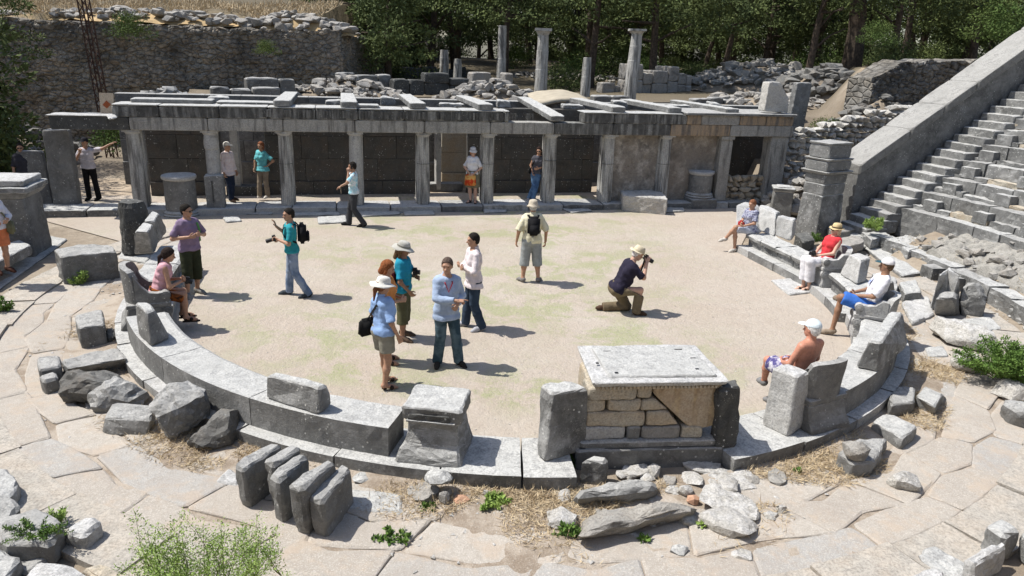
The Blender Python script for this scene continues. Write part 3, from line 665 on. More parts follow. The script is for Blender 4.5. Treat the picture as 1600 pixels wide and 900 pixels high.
wallpiece('stage_wall', 232, 346, 1.9, 2.88, 'stagewall', 'dark lichen-spotted stage wall left of the first doorway', seed=1)
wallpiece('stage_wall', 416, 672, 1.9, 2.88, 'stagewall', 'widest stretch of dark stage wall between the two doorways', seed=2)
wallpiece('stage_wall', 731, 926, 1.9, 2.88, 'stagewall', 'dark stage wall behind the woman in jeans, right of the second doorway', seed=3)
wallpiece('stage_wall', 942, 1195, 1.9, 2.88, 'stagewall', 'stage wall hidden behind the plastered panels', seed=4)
tag(bandbox('door_jamb', SU(362, 250, 1.95), SU(374, 250, 1.95), 1.85, 2.35, .1, 2.75, 'marble', seed=900), 'pale upright jamb in the first doorway behind the man in the white cap', 'door jamb')
tag(bandbox('door_jamb', SU(681, 250, 2.6), SU(689, 250, 2.6), 2.5, 3.0, .1, 2.55, 'marble', seed=901), 'white broken jamb standing inside the second doorway', 'door jamb')
tag(bandbox('door_sill', SU(352, 270, 1.85), SU(417, 270, 1.85), 1.72, 2.2, .08, .42, 'dark', seed=902), 'dark threshold block of the first doorway', 'threshold')
tag(bandbox('door_sill', SU(674, 270, 1.85), SU(729, 270, 1.85), 2.5, 2.9, .08, .34, 'grey', seed=903), 'grey threshold block of the second doorway', 'threshold')
wallpiece('cross_wall', 690, 733, 3.4, 2.5, 'lime', 'brownish block wall seen through the second doorway', seed=5, thick=.5)
# inner back wall of the stage house carrying the terrace
wallpiece('back_wall', 180, 1255, 4.25, 2.95, 'grey', 'back wall of the stage house rising to the ruin terrace', courses=((.13, .8), (.8, 1.5), (1.5, 2.2), (2.2, 2.95)), seed=6, thick=.5, v=160, bl=1.2)
# plastered panels
for i, (u0, u1, lab) in enumerate([(957, 1034, 'stained brown plastered panel left of the slim fluted column'), (1046, 1124, 'stained plastered panel above the round altar, right of the slim column')]):
    tag(bandbox('plaster_panel', SU(u0, 250, .15), SU(u1, 250, .15), .12, .22, .2, 2.31, 'oldplaster', amp=.012, edge=.12, seed=910+i), lab, 'panel')
# left corner stones
def upright(name, lab, u0, u1, vb, vt, t0, t1, mat, z0=0., cat='pillar', lean=0., taper=0.):
    p = G((u0+u1)/2, vb, z0); z1 = HT((u0+u1)/2, vb, vt, z0); s_ = (p.xy-P0).dot(DS); tt = (p.xy-P0).dot(DT); sc = FPX/((p-Vector((0, 0, CH))).dot(fw)); wd = (u1-u0)/sc
    d = t1-t0; h = wd/2
    b = prism([W(s_-h, tt, z0-.02), W(s_+h, tt, z0-.02), W(s_+h, tt+d, z0-.02), W(s_-h, tt+d, z0-.02)], [W(s_-h*(1-taper)+lean, tt+.03, z1), W(s_+h*(1-taper)+lean, tt+.03, z1), W(s_+h*(1-taper)+lean, tt+d-.03, z1), W(s_-h*(1-taper)+lean, tt+d-.03, z1)])
    _seed[0] += 1; roughen(b, .012, .14, .02, _seed[0]); return tag(bobj(name, b, M[mat], loc=W(s_, tt, z0)), lab, cat)
upright('square_pier', 'thick dark square pier under the left end of the entablature', 86, 121, 324, 203, 0, .40, 'grey', .12)
upright('grave_slab', 'tall grey slab standing at the far left with the man in sunglasses behind it', 45, 82, 328, 236, 0, .22, 'grey', 0, 'stone slab', lean=-.06)
upright('leaning_slab', 'tall dark slab leaning beyond the right end of the entablature', 1212, 1238, 296, 129, 0, .34, 'grey', .15, 'stone slab', lean=.22)
pf = [ONP(u, v, -.1) for u, v in ((1194, 174), (1232, 177), (1233, 153), (1219, 128), (1202, 128))]; b = prism([W(s_, -.1, z_) for s_, z_ in pf], [W(s_, .3, z_) for s_, z_ in pf]); roughen(b, .012, .1, .02, 5)
tag(bobj('carved_block', b, M['palerock'], loc=W(pf[0][0], 0, 3.03)), 'pale broken triangular block standing on the right end of the cornice', 'stone block')
# low rubble wall in the last bay
def drystone(name, lab, p0, p1, z0, z1, thick, seed, size=(.3, .17), mat='rock', cat='dry stone wall', top=None, kind=None):
    bm = bmesh.new(); r_ = random.Random(seed); d = (p1-p0); L = d.length; d.normalize(); n = Vector((-d.y, d.x)); parts = []
    yaw = math.atan2(d.y, d.x); z = z0
    V_, F_ = [], []; off = 0
    while z < z1+.02:
        hh = size[1]*r_.uniform(.8, 1.25); s = -r_.uniform(0, .1)
        while s < L:
            w_ = size[0]*r_.uniform(.6, 1.4); zt = z0+(z1-z0)*(top(s/L) if top else 1)
            if z+hh*.5 < zt:
                c = p0+d*(s+w_/2)+n*(thick/2*0); b = rock_bm(Vector((0, 0, 0)), w_*1.03, thick, hh*1.1, 0, r_.randint(0, 99999), .72, .5, .0, 16)
                bmesh.ops.transform(b, matrix=Matrix.Translation((c.x+n.x*r_.uniform(-.04, .04), c.y+n.y*r_.uniform(-.04, .04), z+hh/2)) @ Matrix.Rotation(yaw+r_.uniform(-.1, .1), 4, 'Z') @ Matrix.Rotation(r_.uniform(-.12, .12), 4, 'Y'), verts=b.verts)
                b.verts.index_update()
                for v in b.verts: V_.append(tuple(v.co))
                for f in b.faces: F_.append([v.index+off for v in f.verts])
                off += len(b.verts); b.free()
            s += w_
        z += hh
    me = bpy.data.meshes.new(name); c0 = Vector((p0.x, p0.y, z0)); me.from_pydata([tuple(Vector(v)-c0) for v in V_], [], F_); o = mobj(name, me, M[mat]); o.location = c0
    return tag(o, lab, cat, kind=kind)
drystone('low_rubble_wall', 'low wall of small squared stones filling the last bay beside the corner pier', W(SU(1134, 300), .1).xy, W(SU(1194, 300), .1).xy, .1, 1.0, .35, 3, mat='lime')
drystone('dry_stone_wall', 'pale dry stone wall of rounded stones right of the leaning slab', Vector((8.7, 24.6)), Vector((15.0, 26.6)), .9, 3.3, .5, 5, (.27, .18), 'palerock', top=lambda f: .62+.38*min(1, f*1.6))
drystone('dry_stone_wall', 'tumbled stones seen through the last bay behind the low rubble wall', W(16.9, 2.9).xy, W(20.2, 2.6).xy, .1, 2.5, .5, 6, (.42, .27), 'palerock', top=lambda f: .75+.25*f)
# big rear walls
def bigwall(name, lab, p0, p1, z0, topf, thick, mat, seed, nx_=300, nz=70, bulge=.12):
    d = (p1-p0); L = d.length; d.normalize(); n = Vector((d.y, -d.x)); bm = bmesh.new(); g = []
    for i in range(nx_+1):
        rw = []
        for j in range(nz+1):
            s_ = L*i/nx_; zt = topf(i/nx_); z = z0+(zt-z0)*j/nz; q = Vector((s_, z*1.4, seed)); o = noise.noise(q*.5)*bulge*1.4+noise.noise(q*1.8)*bulge*.7+abs(noise.noise(q*4))*bulge*.4
            dv, pv = noise.voronoi(Vector((s_/.42+noise.noise(q*1.1)*.5, z/.25+noise.noise(q*.9+Vector((5, 0, 0)))*.5, seed))); o += min(.16, dv[1]-dv[0])*.32+noise.cell(pv[0]*7.7)*.035
            p = p0+d*s_+n*o; rw.append(bm.verts.new((p.x, p.y, z)))
        p = p0+d*s_-n*thick; rw.append(bm.verts.new((p.x, p.y, z+noise.noise(q*3)*.1))); rw.append(bm.verts.new((p.x, p.y, z0))); g.append(rw)
    for i in range(nx_):
        for j in range(len(g[0])-1): bm.faces.new((g[i][j], g[i+1][j], g[i+1][j+1], g[i][j+1]))
    bm.faces.new(g[0]); bm.faces.new(g[-1][::-1]); bmesh.ops.recalc_face_normals(bm, faces=bm.faces)
    return tag(bobj(name, bm, M[mat], loc=(p0.x, p0.y, z0)), lab, 'ruined wall')
bigwall('terrace_wall', 'high dark rubble wall behind the left half of the stage, dry grass on top', Vector((-30, 31.2)), Vector((-8.2, 34.6)), -.1, lambda f: 5.15+.12*noise.noise(Vector((f*30, 0, 0)))+.35*max(0, .2-abs(f-.3)), 1.2, 'rubblewall', 1)
bigwall('terrace_wall', 'crumbling end of the high rubble wall turning away behind the stage', Vector((-8.15, 34.5)), Vector((-7.6, 44)), 1.5, lambda f: 5.2+.2*noise.noise(Vector((f*20, 3, 0)))-.6*f, 1.0, 'rubblewall', 2, nx_=120)
bigwall('ruined_wall', 'shaded rubble wall between the big pine trunk and the sloping coping', Vector((12.8, 27.6)), Vector((24, 31.5)), 2., lambda f: 4.75+.35*f+.12*noise.noise(Vector((f*26, 9, 0)))-max(0, .12-f)*5, 1.2, 'greywall', 3)
# ruin blocks on the terrace
def block_row(lab, u0, u1, vbase, zb, hs, seed, n=None, d=.5, mat='grey', tmul=1.):
    r_ = random.Random(seed); p0, p1 = G(u0, vbase, zb), G(u1, vbase, zb); L = (p1-p0).length; dd = (p1-p0)/L; nn = Vector((-dd.y, dd.x, 0)); s = 0; t = empty('block_row', p0, label=lab, cat='block wall'); 
    while s < L-.2:
        w_ = min(L-s, r_.uniform(.6, 1.3)); h = r_.uniform(*hs)
        z = 0.
        for hh in ([h] if h < .6 else [h*.5, h*.5]):
            a = dd*(s+.01); b = dd*(s+w_-.02); pj = r_.uniform(-.05, .05)
            bm = prism([(a+nn*pj)+Vector((0, 0, z-.1*(z == 0))), (b+nn*pj)+Vector((0, 0, z-.1*(z == 0))), b+nn*d+Vector((0, 0, z)), a+nn*d+Vector((0, 0, z))], [a+nn*pj+Vector((0, 0, z+hh)), b+nn*pj+Vector((0, 0, z+hh)), b+nn*d+Vector((0, 0, z+hh)), a+nn*d+Vector((0, 0, z+hh))])
            _seed[0] += 1; roughen(bm, .02, .3, .03, _seed[0]); bobj('wall_block', bm, M[mat], t); z += hh+.005
        s += w_
    return t
block_row('row of grey blocks above the left roof edge', 330, 440, 152, 2.65, (.2, .4), 1)
block_row('row of stacked blocks left of the first rubble heap', 386, 470, 146, 2.7, (.35, .6), 2)
block_row('block wall standing on the left rubble heap', 530, 612, 137, 2.9, (.5, .7), 3)
block_row('long dark two-course wall in the middle of the terrace', 615, 735, 146, 2.7, (.55, .95), 4, mat='dark')
block_row('low dark blocks behind the middle rubble heap', 600, 730, 120, 2.9, (.4, .6), 5, mat='dark')
block_row('blocks topping the middle rubble heap', 738, 802, 133, 3.0, (.3, .65), 6, mat='rock')
block_row('low dark wall at the edge of the wood', 800, 1110, 128, 2.6, (.5, .8), 7, mat='dark')
block_row('tall broken corner of blocks below the right capital', 985, 1080, 150, 2.6, (1.0, 1.6), 8, mat='rock', d=1.2)
block_row('stepped pale blocks left of the tall broken corner', 940, 990, 145, 2.7, (.35, .8), 9, mat='rock')
block_row('blocks lying behind the roof beams on the right', 1085, 1190, 162, 2.7, (.15, .3), 10)
block_row('cut stones right of the tan vault', 930, 985, 160, 2.65, (.2, .35), 11)
# rubble heaps
def heap(name, lab, c, rx, ry, h, n, seed, mat='rock', size=(.14, .45), base='earth'):
    r_ = random.Random(seed); V_, F_ = [], []; off = 0
    bm = bmesh.new(); K = 14; ring_ = []
    for j in range(6):
        f = j/5; rg = [bm.verts.new((rx*(1-f)**.8*math.cos(6.283*i/24)*(1+.15*noise.noise(Vector((i, j, seed)))), ry*(1-f)**.8*math.sin(6.283*i/24), h*f*.9-.1)) for i in range(24)]
        if ring_:
            for i in range(24): bm.faces.new((ring_[-1][i], ring_[-1][(i+1) % 24], rg[(i+1) % 24], rg[i]))
        ring_.append(rg)
    roughen(bm, .03, .3, 0, seed, .1); root = bobj(name, bm, M[base]); c = Vector(c); c.z = max(c.z, height(c.x, c.y)-.06) if c.y > 26 else c.z; root.location = c; tag(root, lab, 'rubble heap', kind='stuff')
    for k in range(n):
        a = r_.uniform(0, 6.283); q = math.sqrt(r_.random()); s_ = r_.uniform(*size)*(1 if r_.random() < .8 else 1.4); z = h*.9*(1-q**1.25)
        b = rock_bm(Vector((q*rx*math.cos(a), q*ry*math.sin(a), z+s_*.1)), s_*r_.uniform(.8, 1.6), s_*r_.uniform(.7, 1.1), s_*r_.uniform(.5, .8), r_.uniform(0, 3), k+seed*1000, .5, .6, .0, 15)
        for v in b.verts: V_.append(tuple(v.co))
        b.verts.index_update()
        for f in b.faces: F_.append([v.index+off for v in f.verts])
        off += len(b.verts); b.free()
    me = bpy.data.meshes.new(name); me.from_pydata(V_, [], F_); o = mobj('rubble_stones', me, M[mat], root); o['kind'] = 'stuff'; return root
def GT(u, v, z): p = G(u, v, z); return p
heap('rubble_heap', 'left heap of small stones and dry earth above the stage roof', GT(540, 150, 2.6), 2.6, 1.4, .8, 170, 1)
heap('rubble_heap', 'middle heap of pale small stones left of the tan vault', GT(765, 156, 2.6), 2.3, 1.4, .85, 170, 2)
heap('rubble_heap', 'low heap of field stones at the left end of the roof', GT(265, 160, 2.6), 1.3, .8, .35, 60, 3, 'grey', (.2, .5))
heap('rubble_heap', 'rock-strewn slope under the pines right of the stage', GT(1190, 140, 2.9), 6., 3.0, 1.7, 420, 4, 'rock', (.2, .7))
heap('rubble_heap', 'darker rocks tumbled at the foot of the big pine', GT(1290, 150, 3.0), 3., 2., 1.5, 160, 5, 'darkrock', (.25, .8))
heap('rubble_heap', 'stony bank between the leaning slab and the dry stone wall', Vector((9.6, 23.6, .1)), 1.6, 1.5, 1.2, 120, 6, 'rock', (.15, .45))
heap('rubble_heap', 'stones banked against the broken end of the shaded wall', Vector((13.2, 27.6, 2.3)), 1.7, 1.4, 1.4, 150, 15, 'darkrock', (.12, .4))
heap('rubble_heap', 'mound of pale stones beyond the tall broken corner', GT(1110, 128, 3.0), 3., 1.6, .7, 140, 7, 'rock', (.2, .5))
heap('rubble_heap', 'dusty pile of brush and stones behind the slab at the far left', GT(22, 245, .1), 2.8, 2.6, 1.3, 120, 8, 'darkrock', (.2, .6))
heap('rubble_heap', 'spread of field stones between the roof beams and the pines', GT(1060, 118, 2.7), 8., 4.5, .5, 420, 12, 'rock', (.12, .5))
heap('rubble_heap', 'stones scattered behind the carved triangular block', GT(1200, 165, 2.6), 3.2, 2.2, .5, 200, 13, 'rock', (.12, .5))
heap('rubble_heap', 'stones and earth behind the middle of the stage roof', GT(880, 128, 2.7), 5., 2., .4, 200, 14, 'rock', (.12, .4))
# terrace wall top stones
for nm_, c_, n_, lab in ((1, Vector((-17, 35.5, 5.1)), 160, 'loose stones along the grassy top of the high wall'), (2, Vector((-10.5, 35.6, 5.1)), 120, 'heap of grey stones on the right end of the high wall')):
    heap('rubble_heap', lab, c_, 7 if nm_ == 1 else 3, 1.2, .5 if nm_ == 1 else .9, n_, 20+nm_, 'rock', (.2, .55), base='hay')
# vault sheet
bm = bmesh.new(); c0 = G(840, 170, 2.7); pr = None; g = []
A_, B_ = G(824, 146, 3.0), G(905, 146, 3.0); Cc, D_ = G(835, 163, 2.9), G(932, 161, 2.9)
for i in range(13):
    f = i/12; rw = []
    for j in range(9):
        k = j/8; e0 = A_.lerp(B_, f); e1 = Cc.lerp(D_, f); p = e0.lerp(e1, k); p.z += .16*math.sin(math.pi*f)+.03*noise.noise(p*2); rw.append(bm.verts.new(p))
    g.append(rw)
for i in range(12):
    for j in range(8): bm.faces.new((g[i][j], g[i][j+1], g[i+1][j+1], g[i+1][j]))
bmesh.ops.recalc_face_normals(bm, faces=bm.faces); bmesh.ops.solidify(bm, geom=bm.faces[:], thickness=.12)
tag(bobj('vault_cover', bm, M['vault'], smooth=True), 'smooth tan arched cover over the excavation behind the stage roof', 'protective cover')
# columns standing at the edge of the wood
for u, vb, vt, wpx, z0, lab, cap in ((845, 136, 44, 22, 2.3, 'tall grey column with a flat capital in front of the wood', 1), (783, 113, 40, 16, 2.0, 'slender dark column without capital at the edge of the wood', 0), (988, 116, 45, 22, 3.3, 'pale column with a capital leaning slightly above the tall broken corner', 2), (915, 133, 90, 17, 2.4, 'short column stump right of the tall capital column', 0), (694, 110, 78, 16, 2.6, 'short pale stump left of the slender dark column', 0), (715, 110, 92, 15, 2.6, 'stubby grey drum beside the short pale stump', 0)):
    d_ = fw*FPX+rt*(u-800)+up*(450-vb); p = Vector((0, 0, CH))+d_*({845: 37, 783: 41, 988: 34, 915: 38, 694: 41.5, 715: 42}[u]/d_.y); z0 = p.z; sc = FPX/((p-Vector((0, 0, CH))).dot(fw)); H = HT(u, vb, vt, z0)-z0; r = wpx/sc/2*.85; t = empty('ruin_column', p, label=lab, cat='column', group='columns at the edge of the wood')
    b = lathe_bm([(r*1.06, 2.3-z0), (r*1.04, H*.3), (r, H*.31), (r*.98, H*.62), (r*.95, H*.63), (r*.88, H-(.12*H if cap else 0))], 18, wob=.02); roughen(b, .012, .35, 0, int(u))
    if cap == 2:
        bmesh.ops.transform(b, matrix=Matrix.Shear('XY', 4, (.03, 0)), verts=b.verts)
    bobj('shaft', b, M['column'], t)
    if cap:
        b = join(lathe_bm([(r*.88, H*.88), (r*1.0, H*.91), (r*1.25, H*.95)], 18), box_bm((0, 0, H*.975), (r*2.7, r*2.6, H*.045)))
        if cap == 2: bmesh.ops.translate(b, verts=b.verts, vec=(.03*H, 0, 0))
        bobj('capital', b, M['column'], t)
# lattice mast
d_ = fw*FPX+rt*(168-800)+up*(450-190); p = Vector((0, 0, CH))+d_*(29.3/d_.y); mst = empty('lattice_mast', (p.x, p.y, 0), label='rusty brown lattice mast standing before the high wall', cat='mast')
def tube(bm, a, b, r, n=6):
    a, b = Vector(a), Vector(b); d = b-a
    bmesh.ops.create_cone(bm, cap_ends=True, segments=n, radius1=r, radius2=r, depth=d.length, matrix=Matrix.Translation((a+b)/2) @ d.to_track_quat('Z', 'Y').to_matrix().to_4x4())
hw = .15; H = 9.
leg = bmesh.new(); br = bmesh.new(); lean = -.05
for sx, sy in ((-1, -1), (1, -1), (1, 1), (-1, 1)):
    tube(leg, (sx*hw, sy*hw, 0), (sx*hw+lean*H, sy*hw, H), .03)
for k in range(22):
    z0_, z1_ = k*.42, (k+1)*.42
    for (ax, ay), (bx, by) in (((-1, -1), (1, -1)), ((1, -1), (1, 1)), ((1, 1), (-1, 1)), ((-1, 1), (-1, -1))):
        a_, b_ = ((ax, ay), (bx, by)) if k % 2 else ((bx, by), (ax, ay)); tube(br, (a_[0]*hw+lean*z0_, a_[1]*hw, z0_), (b_[0]*hw+lean*z1_, b_[1]*hw, z1_), .02, 4)
bobj('uprights', leg, M['rust'], mst); bobj('bracing', br, M['rust'], mst)
p = W(SU(163, 170), .3, 2.64); sg = empty('site_board', p, .15, 'small cream board with a reddish mark standing on the left end of the entablature', 'board')
b = box_bm((0, 0, .3), (.34, .05, .56), tilt=(R(-6), 'X')); bobj('board', b, plain('cream_paint', (.55, .45, .33)), sg)
b = box_bm((0, -.034, .28), (.14, .008, .16), tilt=(R(45), 'Y')); bobj('mark', b, plain('red_brown_paint', (.35, .1, .04)), sg)
blk('roof_stone', 'pale rounded stone beside the cream board on the entablature', [(165, 178), (176, 176), (184, 182), (170, 185)], 186, 2.69, 'marble')
# ================================================================ RING FURNITURE AND FALLEN STONES
throne(-153.5, 'throne with volute arms seating the woman in the pink top', back=1.0, r=6.74, w=.76)
throne(-54.6, 'throne seen from behind with the shirtless man in it', back=.92, r=6.82, w=.66, yaw=-.15)
throne(-20.6, 'throne with spiral volutes seating the man in blue shorts', back=.78, r=6.7, mat='marble')
throne(5.3, 'throne of the woman in the red top and straw hat', back=.80, r=6.75, mat='marble')
# broken throne in the middle, seen from the back
p = ring(-97.2, 6.85); t = empty('throne', (p.x, p.y, .19), R(-97.2)+math.pi/2, 'broken throne seen from behind with a carved band, bottom centre', 'marble throne', 'five marble thrones of honour')
def loc_prism(levels, n=4):
    bm = bmesh.new(); pr = None
    for z, x0, x1, y0, y1 in levels:
        c = [bm.verts.new(v) for v in ((x0, y0, z), (x1, y0, z), (x1, y1, z), (x0, y1, z))]
        if pr:
            for q in range(4): bm.faces.new((pr[q], pr[(q+1) % 4], c[(q+1) % 4], c[q]))
        else: bm.faces.new(c[::-1])
        pr = c
    bm.faces.new(pr); bmesh.ops.recalc_face_normals(bm, faces=bm.faces); return bm
b = loc_prism([(0, -.40, .38, -.36, .42), (.08, -.38, .36, -.34, .40), (.2, -.33, .33, -.25, .36), (.34, -.30, .31, -.2, .34), (.46, -.30, .31, -.19, .33)]); roughen(b, .012, .08, .015, 51, .01); bobj('base', b, M['seat'], t)
b = loc_prism([(.462, -.33, .34, -.23, .36), (.66, -.34, .35, -.25, .37)]); roughen(b, .012, .08, .02, 52, .015); bobj('seat', b, M['seat'], t)
b = box_bm((-.03, -.232, .545), (.5, .05, .07)); roughen(b, .012, .04, .004, 53); bobj('carved_band', b, M['dark'], t)
b = box_bm((0.0, -.245, .495), (.56, .05, .02)); roughen(b, .003, .06, .003, 54); bobj('moulding', b, M['seat'], t)
# backrest slabs
GB = 'loose backrest slabs standing on the ring'
hexa('backrest_slab', 'wedge-shaped backrest slab standing beside the throne of the woman in pink', [(216, 523), (236, 543), (268, 529), (246, 508)], .56, [(210, 472), (228, 486), (242, 483), (232, 472)], 1.05, 'seat', group=GB, cat='backrest slab')
hexa('backrest_slab', 'near one of the two tall backrest slabs at the upper left end of the ring', [(209, 398), (240, 397), (250, 376), (222, 372)], .56, [(210, 362), (232, 362), (240, 350), (224, 346)], 1.12, 'seat', group=GB, cat='backrest slab', amp=.012)
hexa('backrest_slab', 'far one of the two tall backrest slabs at the upper left end of the ring', [(226, 377), (250, 379), (262, 362), (240, 356)], .56, [(224, 345), (240, 346), (249, 333), (238, 328)], 1.12, 'seat', group=GB, cat='backrest slab', amp=.012)
hexa('backrest_slab', 'lone backrest block with a dark back standing on the longest bench', [(415, 622), (498, 650), (520, 632), (437, 606)], .56, [(414, 585), (500, 606), (513, 600), (430, 579)], .88, 'seat', group=GB, cat='backrest slab')
hexa('backrest_slab', 'tall slab with one dark face standing left of the altar', [(838, 713), (852, 724), (918, 702), (884, 688)], .19, [(844, 599), (862, 614), (920, 607), (894, 594)], 1.02, 'seat', group=GB, cat='backrest slab')
hexa('backrest_slab', 'tall dark slab standing right of the altar', [(1105, 690), (1118, 706), (1153, 700), (1150, 684)], .19, [(1119, 602), (1127, 609), (1160, 604), (1150, 589)], 1.02, 'dark', group=GB, cat='backrest slab', amp=.02)
hexa('backrest_slab', 'pale slab with a vertical groove leaning before the shirtless man\'s throne', [(1190, 664), (1231, 685), (1266, 662), (1215, 645)], .19, [(1206, 573), (1246, 587), (1268, 580), (1230, 567)], .98, 'marble', group=GB, cat='backrest slab')
b = box_bm((0, 0, 0), (.015, .02, .66)); a0, a1 = G(1210, 674, .21), G(1226, 580, .96)
hexa('backrest_slab', 'long sloping backrest slab with a carved edge behind the man in blue shorts', [(1335, 575), (1371, 582), (1420, 540), (1376, 528)], .56, [(1358, 532), (1378, 535), (1411, 487), (1390, 486)], 1.02, 'seat', group=GB, cat='backrest slab')
hexa('backrest_slab', 'backrest slab between the two right-hand thrones', [(1311, 428), (1338, 445), (1353, 441), (1345, 420)], .56, [(1327, 397), (1345, 408), (1361, 402), (1340, 393)], .98, 'marble', group=GB, cat='backrest slab')
hexa('backrest_slab', 'bright left backrest behind the woman with the red bag', [(1150, 360), (1186, 366), (1196, 358), (1160, 346)], .5, [(1150, 320), (1172, 320), (1186, 320), (1164, 315)], 1.02, 'marble', group=GB, cat='backrest slab')
hexa('backrest_slab', 'middle backrest of the cracked far right bench', [(1184, 361), (1210, 370), (1222, 358), (1198, 350)], .5, [(1186, 323), (1212, 332), (1219, 330), (1190, 319)], 1.02, 'marble', group=GB, cat='backrest slab', amp=.016)
hexa('backrest_slab', 'right backrest slab of the cracked far right bench, thick grey end', [(1211, 369), (1236, 377), (1243, 366), (1218, 357)], .5, [(1214, 337), (1240, 344), (1245, 341), (1222, 335)], 1.0, 'marble', group=GB, cat='backrest slab', amp=.016)
hexa('backrest_slab', 'pale slab leaning behind the man in the white T-shirt', [(1355, 470), (1375, 490), (1400, 480), (1385, 460)], .4, [(1375, 433), (1385, 440), (1397, 440), (1388, 430)], 1.0, 'seat', group=GB, cat='backrest slab')
# altar: moulded plinth, patched masonry and a dentilled lid
fl, frr = G(899, 733, 0), G(1129, 727, 0); d = (frr-fl); AW = d.length; d.normalize(); n_ = Vector((-d.y, d.x, 0)); yaw = math.atan2(d.y, d.x); DP = 1.02
al = empty('altar', (fl+frr)/2, yaw, 'stone altar of patched masonry under a flat dentilled marble lid, bottom right of centre', 'altar')
HB = HT(1129, 727, 699, 0)
def ab(name, x0, x1, y0, y1, z0, z1, mat, seed=1, amp=.008, edge=.1, bev=.012, taper=None, poly=None):
    bm = prism([(x, y, z0) for x, y in ((x0, y0), (x1, y0), (x1, y1), (x0, y1))], [(x, y, z1) for x, y in ((x0, y0), (x1, y0), (x1, y1), (x0, y1))]); roughen(bm, amp, edge, bev, seed); return bobj(name, bm, M[mat], al)
hw = AW/2
zp = .42; pl = ab('plinth', -hw, hw, .0, DP, -.03, .24, 'grey', 1); ab('plinth_moulding', -hw+.05, hw-.05, .05, DP-.05, .242, .32, 'seat', 2); ab('plinth_moulding', -hw+.02, hw-.02, .02, DP-.02, .19, .245, 'dark', 3)
xl, xr, yf, yb = -hw+.13, hw-.12, .12, DP-.1; zb = .322; ztop = 1.0
sx = (xr-xl)/720.   # photo zoom pixels across the body (400..1120)
def ms(x0, x1, z0, z1, mat='lime', seed=1, poly=None):
    X0, X1 = xl+(x0-400)*sx, xl+(x1-400)*sx
    P = poly and [(xl+(a-400)*sx, zb+(ztop-zb)*b) for a, b in poly] or [(X0, zb+(ztop-zb)*z0), (X1, zb+(ztop-zb)*z0), (X1, zb+(ztop-zb)*z1), (X0, zb+(ztop-zb)*z1)]
    bm = bmesh.new(); a = [bm.verts.new((x, yf+random.Random(seed).uniform(-.015, .015), z)) for x, z in P]; c = [bm.verts.new((x, yf+.3, z)) for x, z in P]; bm.faces.new(a); bm.faces.new(c[::-1])
    for i in range(len(P)): bm.faces.new((a[i], a[(i+1) % len(P)], c[(i+1) % len(P)], c[i]))
    bmesh.ops.recalc_face_normals(bm, faces=bm.faces); roughen(bm, .0095, .05, .014, seed); bobj('masonry_stone', bm, M[mat], al)
for i, a in enumerate([(392, 660, .77, 1.), (664, 745, .80, 1.), (385, 498, .54, .765), (508, 690, .55, .765), (392, 720, .255, .53), (380, 622, 0., .24, 'marble'), (626, 702, .0, .24, 'grey'), (708, 925, .0, .235, 'rock')]): ms(*a[:4], mat=a[4] if len(a) > 4 else 'lime', seed=60+i)
ms(0, 0, 0, 0, seed=70, poly=[(696, .55), (845, .56), (765, .78), (696, .74)], mat='lime'); ms(0, 0, 0, 0, seed=71, poly=[(730, .245), (915, .26), (850, .535), (730, .535)]); ms(0, 0, 0, 0, seed=72, poly=[(932, 0), (1055, .0), (1058, .22), (935, .235)])
b = bmesh.new(); P = [(xl+(a-400)*sx, zb+(ztop-zb)*c) for a, c in ((752, 1.), (1128, 1.), (1122, .2), (1000, .16), (960, .25), (758, .86))]
a_ = [b.verts.new((x, yf+.01, z)) for x, z in P]; c_ = [b.verts.new((x, yf+.25, z)) for x, z in P]; b.faces.new(a_); b.faces.new(c_[::-1])
for i in range(6): b.faces.new((a_[i], a_[(i+1) % 6], c_[(i+1) % 6], c_[i]))
bmesh.ops.recalc_face_normals(b, faces=b.faces); roughen(b, .005, .08, .012, 81)
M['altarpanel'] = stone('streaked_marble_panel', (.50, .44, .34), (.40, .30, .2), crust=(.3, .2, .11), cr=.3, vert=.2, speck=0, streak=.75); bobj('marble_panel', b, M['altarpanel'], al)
bm = box_bm(((xl+xr)/2, (yf+.3+yb)/2, (zb+ztop)/2), (xr-xl-.05, yb-yf-.3, ztop-zb)); roughen(bm, .01, .15, .01, 90); bobj('core', bm, M['lime'], al)
cx0, cx1 = -hw+.19, hw-.10; zc = ztop
dn = []
k = cx0+.03
while k < cx1-.05:
    dn.append(box_bm((k, .07, zc+.032), (.026, .04, .035))); k += .047
k = .08
while k < DP-.05:
    dn.append(box_bm((cx0+.015, k, zc+.032), (.03, .026, .035))); k += .047
bobj('dentils', join(*dn), M['lime'], al)
bm = prism([(x, y, zc+.0) for x, y in ((cx0+.03, .09), (cx1-.03, .09), (cx1-.03, DP-.03), (cx0+.03, DP-.03))], [(x, y, zc+.055) for x, y in ((cx0+.01, .07), (cx1-.01, .07), (cx1-.01, DP), (cx0+.01, DP))]); bobj('bed_moulding', bm, M['lime'], al)
bm = prism([(x, y, zc+.056) for x, y in ((cx0-.03, .03), (cx1+.03, .03), (cx1+.01, DP+.06), (cx0-.02, DP+.06))], [(x, y, zc+.125) for x, y in ((cx0-.06, -.01), (cx1+.05, -.01), (cx1+.03, DP+.1), (cx0-.04, DP+.1))]); roughen(bm, .007, .08, .012, 92); lid = bobj('lid', bm, M['marble'], al)
bm = prism([(x, y, zc+.124) for x, y in ((cx0+.16, .12), (cx1-.05, .12), (cx1-.08, DP), (cx0+.12, DP))], [(x, y, zc+.15) for x, y in ((cx0+.18, .15), (cx1-.08, .14), (cx1-.10, DP-.02), (cx0+.14, DP-.02))]); roughen(bm, .005, .08, .006, 93); bobj('raised_field', bm, M['seat'], al)
hl = []
